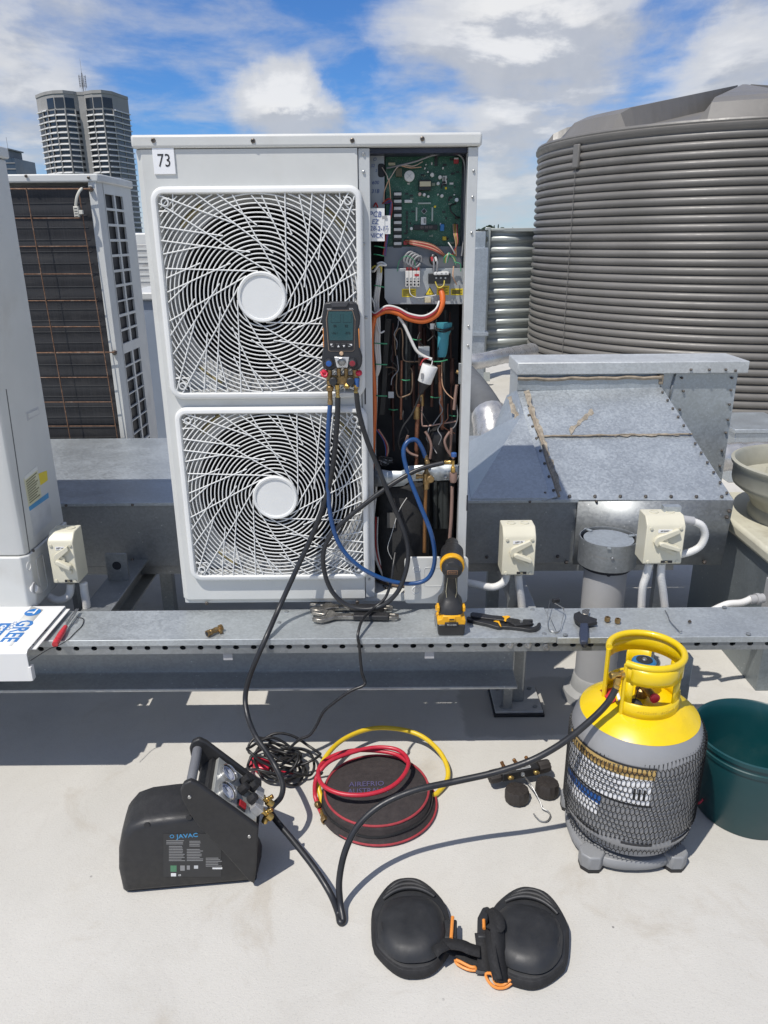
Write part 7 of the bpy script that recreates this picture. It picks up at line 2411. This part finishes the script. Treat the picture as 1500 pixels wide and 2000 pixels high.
# red and white tag
tg_ = pp([(1172, 1345), (1196, 1348), (1203, 1372), (1190, 1376)], Z=.452)
lab_ = MB()
rows = []
for j in range(4):
    row = []
    for i in range(4):
        p_ = tg_[0].lerp(tg_[1], i / 3).lerp(tg_[3].lerp(tg_[2], i / 3), j / 3)
        r_ = math.hypot(p_.x - CX, p_.y - CY)
        z_ = .459 - .0035 * (r_ / .1) ** 2 if r_ < .08 else .4575 - (r_ - .06) * .22 - max(0, r_ - .1) * .55
        row.append(Vector((p_.x, p_.y, z_ + .003)))
    rows.append(row)
lab_.sheet(rows).build('paper_tag', [M('tag_red', (.50, .03, .05), .5)], cy, thick=.0006)
MB().sheet([[p + Vector((.012, 0, .0012)) for p in r_[2:]] for r_ in rows]).build('paper_tag', M('plate_white'), cy, thick=.0006)
# wrap label on the shell: cream band, white field, blue patch
def wrap(name, a0, a1, z0, z1, mat, r_=RC + .0012, slope=0.0):
    rws = []
    for k in range(15):
        t = R(a0 + (a1 - a0) * k / 14)
        dz = slope * k / 14
        rws.append([cc + Vector((r_ * math.cos(t), r_ * math.sin(t), z0 + dz)), cc + Vector((r_ * math.cos(t), r_ * math.sin(t), z1 + dz))])
    return MB().sheet(rws).build(name, mat, cy)
wrap('label_head', 178, 268, .326, .356, M('label_amber', (.50, .34, .12), .5))
wrap('label_field', 178, 266, .248, .326, M('plate_white'))
wrap('label_border', 178, 269, .356, .362, ink)
wrap('label_border', 178, 268, .242, .248, ink)
wrap('label_blue', 178, 226, .212, .238, M('label_deepblue', (.02, .10, .33), .5))
wrap('label_field', 178, 224, .176, .212, M('plate_white'))
for k in range(9):
    wrap('label_line', 186 + (k % 2) * 3, 246 - 5 * (k % 3), .315 - .0065 * k, .3172 - .0065 * k, tx, RC + .0018)
for k in range(3):
    wrap('label_mark', 252 + 4 * k, 254 + 4 * k, .262, .296, ink, RC + .0018)
wrap('label_title', 196, 262, .336, .346, M('label_title', (.22, .13, .04), .6), RC + .0018)
# netting: real strands, one joined part
net = MB()
rn = random.Random(8)
NC, NRW = 96, 17
zn0, zn1 = .088, .386
def npt(i, j):
    a = 2 * math.pi * (i % (2 * NC)) / (2 * NC)
    z = zn0 + (zn1 - zn0) * j / NRW + .003 * math.sin(3 * a + 1) + .004 * math.sin(7 * a + j)
    lean = .012 * math.cos(a - .4)
    r_ = RC + .004
    if z < zb + .07: r_ = RC - .004
    if z > .355: r_ = RC + .003 - (z - .355) * .35
    return cc + Vector((r_ * math.cos(a), r_ * math.sin(a), z + lean))
for j in range(NRW):
    for i in range(2 * NC):
        if (i + j) % 2 == 0:
            a, b = npt(i, j), npt(i + 1, j + 1)
            c_, d_ = npt(i, j), npt(i - 1, j + 1)
            for p0_, p1_ in ((a, b), (c_, d_)):
                # strands run upright, then cross: gives the long hexagon mesh
                m1 = Vector((p0_.x, p0_.y, p0_.z + (p1_.z - p0_.z) * .38))
                m2 = Vector((p1_.x, p1_.y, p0_.z + (p1_.z - p0_.z) * .72))
                net.tube([p0_, m1, m2, p1_], .00125, 3, caps=False)
net.build('netting', M('net_black', (.012, .012, .012), .6), cy, kind='stuff', fix=False)

# ================================================================ BUCKET
bk = Vector((1.068, 1.83, 0))
bu = thing('bucket', 'dark teal plastic bucket with wire handle right of the cylinder', 'bucket', bk)
tl = M('bucket_teal', (.005, .050, .058), .36, 0, .06, 6, .03, 100, (.05, .10, .1), .3, 6)
BT = .262
MB().lathe([(0, .006), (.130, .006), (.136, .0), (.139, .004), (.162, BT - .045), (.166, BT - .042), (.168, BT - .03), (.165, BT - .028), (.166, BT - .014), (.1715, BT - .012), (.172, BT), (.167, BT + .002), (.163, BT - .002), (.158, BT - .05), (.134, .014), (0, .012)], bk, n=72).build('pail', tl, bu, ang=40)
hpts = []
for k in range(17):
    t = math.pi * k / 16
    hpts.append(bk + Vector((.02 + .174 * math.cos(t) * .5 + .08, -.150 - .03 * math.sin(t), BT - .05 - .11 * math.sin(t))))
MB().tube(spl([bk + Vector((.062, -.160, BT - .045)), bk + Vector((.09, -.168, BT - .075)), bk + Vector((.15, -.155, BT - .11)), bk + Vector((.19, -.09, BT - .12)), bk + Vector((.195, 0, BT - .10)), bk + Vector((.172, .06, BT - .05))], 6), .003, 8).build('bail', alu, bu)
MB().sphere(bk + Vector((.062, -.158, BT - .045)), .009, 10).build('bail_ear', tl, bu)
MB().tube(spl([G0(1352, 1500, .10), G0(1372, 1520, .09), G0(1376, 1552, .06), G0(1366, 1568, .04), G0(1352, 1566, .03)], 6), .0032, 8).build('red_lead', hr, None, label='thin red lead hanging between the cylinder and the teal bucket', cat='cord')

# ================================================================ KNEE PADS
kpm = M('pad_shell', (.019, .020, .022), .55, 0, .15, 20, .10, 200, (.075, .07, .065), .40, 9)
kfm = M('pad_foam', (.015, .015, .016), .85, 0, .15, 30, .3, 300)
web = M('webbing', (.014, .014, .015), .85, 0, .15, 80, .5, 600)
clip = M('clip_orange', (.72, .26, .05), .4, 0, .05)


def kneepad(label, c, rz, flip=1):
    t = thing('knee_pad', label, 'knee pad', mtx=Matrix.Translation(Vector(c)) @ Matrix.Rotation(rz, 4, 'Z'), group='pair of knee pads')
    m_ = WM[t.name]
    # outline of the shell, shield shaped, y forward (away from the viewer)
    def outline(k, n=48):
        o = []
        for i in range(n):
            a = 2 * math.pi * i / n
            w = .098 - .006 * math.sin(a)
            x = w * math.copysign(abs(math.cos(a)) ** .72, math.cos(a)) * k
            y = .134 * math.copysign(abs(math.sin(a)) ** .80, math.sin(a)) * k
            if y > .05: x *= 1 - .28 * min(1, (y - .05) / .085)
            if y < -.06: x *= 1 - .30 * min(1, (-.06 - y) / .07)
            o.append((x, y))
        return o
    def put(mb, name, mat, **k):
        mb.v = [m_ @ p for p in mb.v]
        return mb.build(name, mat, t, **k)
    def hgt(x, y, base, top):
        d = (x / .105) ** 2 + (y / .145) ** 2
        return base + (top - base) * max(0, 1 - d) ** .55
    rings = []
    for k, z in ((.93, .0), (.98, .006), (1.0, .016), (.985, .026), (.95, .032)):
        rings.append([(x, y, z + .008 * max(0, y) / .13) for x, y in outline(k)])
    put(MB().loft(rings), 'foam_base', kfm, ang=60)
    rings = []
    for k in (1.0, .985, .95, .90, .80, .65, .45, .22, .05):
        rings.append([(x, y, .030 + .016 * (1 - k ** 2.6) + .010 * max(0, y) / .13) for x, y in outline(k * .965)])
    put(MB().loft(rings, False, True), 'shell', kpm, ang=60)
    # raised knee cap, smooth and broad
    rings = []
    for k in (1.0, .985, .95, .86, .70, .48, .25, .06):
        o = []
        for i in range(48):
            a = 2 * math.pi * i / 48
            x = .083 * math.copysign(abs(math.cos(a)) ** .70, math.cos(a)) * k
            y = .092 * math.copysign(abs(math.sin(a)) ** .74, math.sin(a)) * k - .026
            if y < -.05: x *= 1 - .18 * min(1, (-.05 - y) / .07)
            o.append((x, y, .040 + .030 * (1 - k ** 7)))
        rings.append(o)
    put(MB().loft(rings, False, True), 'knee_cap', kpm, ang=60)
    for j in range(3):
        y = .078 + .016 * j
        w = .064 - .007 * j
        pts = [(x, y - .02 * (x / w) ** 2 + .004, .056 - .004 * j - .012 * abs(x / w) ** 2.5) for x in [w * (i / 7 - 1) for i in range(15)]]
        put(MB().tube(pts, .0055, 6), 'rib', kpm, ang=80)
    put(MB().sphere((-.072 * flip, -.030, .056), .010, 10, (.35, 1.6, .5)), 'rivet_dimple', blackr)
    return t


k1 = kneepad('left black knee pad of the pair on the floor in front', (.058, 1.402, 0), R(3))
k2 = kneepad('right black knee pad of the pair on the floor in front', (.338, 1.372, 0), R(-17), -1)


def ribbon(name, pts, w, parent, mat=None, upv=(0, 0, 1), th=.0025, k=6):
    c_ = spl(pts, k)
    rows = []
    u = Vector(upv).normalized()
    for i, p in enumerate(c_):
        t = (c_[min(i + 1, len(c_) - 1)] - c_[max(i - 1, 0)]).normalized()
        s = t.cross(u)
        s = s.normalized() if s.length > 1e-4 else Vector((1, 0, 0))
        rows.append([p - s * w / 2, p + s * w / 2])
    return MB().sheet(rows).build(name, mat or web, parent, thick=th, ang=60)


CK = lambda u, v, z: P(700 + u / 3.488, 1690 + v / 3.488, Z=z)
# left pad: wing with the orange pin, and its strap
mb = MB().prism([(p.x, p.y) for p in [CK(*p, .045) for p in ((520, 395), (590, 372), (672, 372), (672, 500), (560, 505), (510, 450))]], lambda u, v, w: (u, v, w), .030, .048)
mb.build('strap_wing', kpm, k1, bevel=.004)
MB().tube([CK(642, 352, .055), CK(632, 498, .055)], .0042, 8).build('clip_pin', clip, k1)
MB().lathe([(.006, 0), (.006, .001)], CK(566, 455, .049), n=12).build('rivet_hole', ink, k1)
ribbon('strap', [CK(530, 560, .05), CK(600, 535, .055), CK(700, 545, .05), CK(760, 570, .045), CK(830, 590, .04)], .030, k1)
ribbon('strap', [CK(520, 600, .06), CK(545, 570, .068), CK(600, 545, .062)], .026, k1)
ribbon('strap', [CK(600, 560, .03), CK(680, 600, .02), CK(760, 640, .016), CK(830, 660, .016)], .026, k1)
def buckle(pts, r, par):
    MB().tube(spl([CK(*p) for p in pts], 3, True), r, 8, closed=True).build('buckle', clip, par)
buckle([(668, 645, .018), (760, 690, .018), (795, 695, .018), (795, 715, .010), (740, 708, .010), (672, 672, .010)], .0034, k1)
# right pad: folded wing and hanging strap with its buckle
mb = MB().prism([(p.x, p.y) for p in [CK(*p, .05) for p in ((845, 285), (880, 275), (900, 290), (875, 400), (880, 490), (810, 490), (812, 350))]], lambda u, v, w: (u, v, w), .024, .05)
mb.build('strap_wing', kpm, k2, bevel=.004)
MB().tube([CK(854, 372, .056), CK(856, 432, .056)], .004, 8).build('clip_pin', clip, k2)
ribbon('strap', [CK(840, 460, .05), CK(850, 540, .04), CK(858, 620, .03), CK(862, 690, .022), CK(860, 720, .018)], .034, k2)
ribbon('strap', [CK(925, 330, .078), CK(940, 400, .085), CK(950, 500, .078), CK(960, 600, .062), CK(965, 690, .045), CK(968, 790, .03)], .036, k2, upv=(.5, -.3, 1))
ribbon('strap_knot', [CK(890, 300, .07), CK(950, 350, .086), CK(960, 430, .084), CK(890, 400, .075)], .024, k2)
ribbon('strap', [CK(890, 430, .06), CK(905, 560, .07), CK(925, 680, .055), CK(950, 780, .035)], .022, k2, upv=(-.6, -.2, 1))
ribbon('strap', [CK(800, 712, .012), CK(860, 714, .014), CK(920, 712, .016)], .020, k2, mat=M('webbing_grey', (.05, .05, .052), .8))
buckle([(868, 740, .016), (912, 742, .02), (930, 800, .018), (985, 815, .014), (1040, 775, .022), (1055, 788, .016), (1000, 832, .008), (935, 832, .008), (885, 790, .008)], .0034, k2)
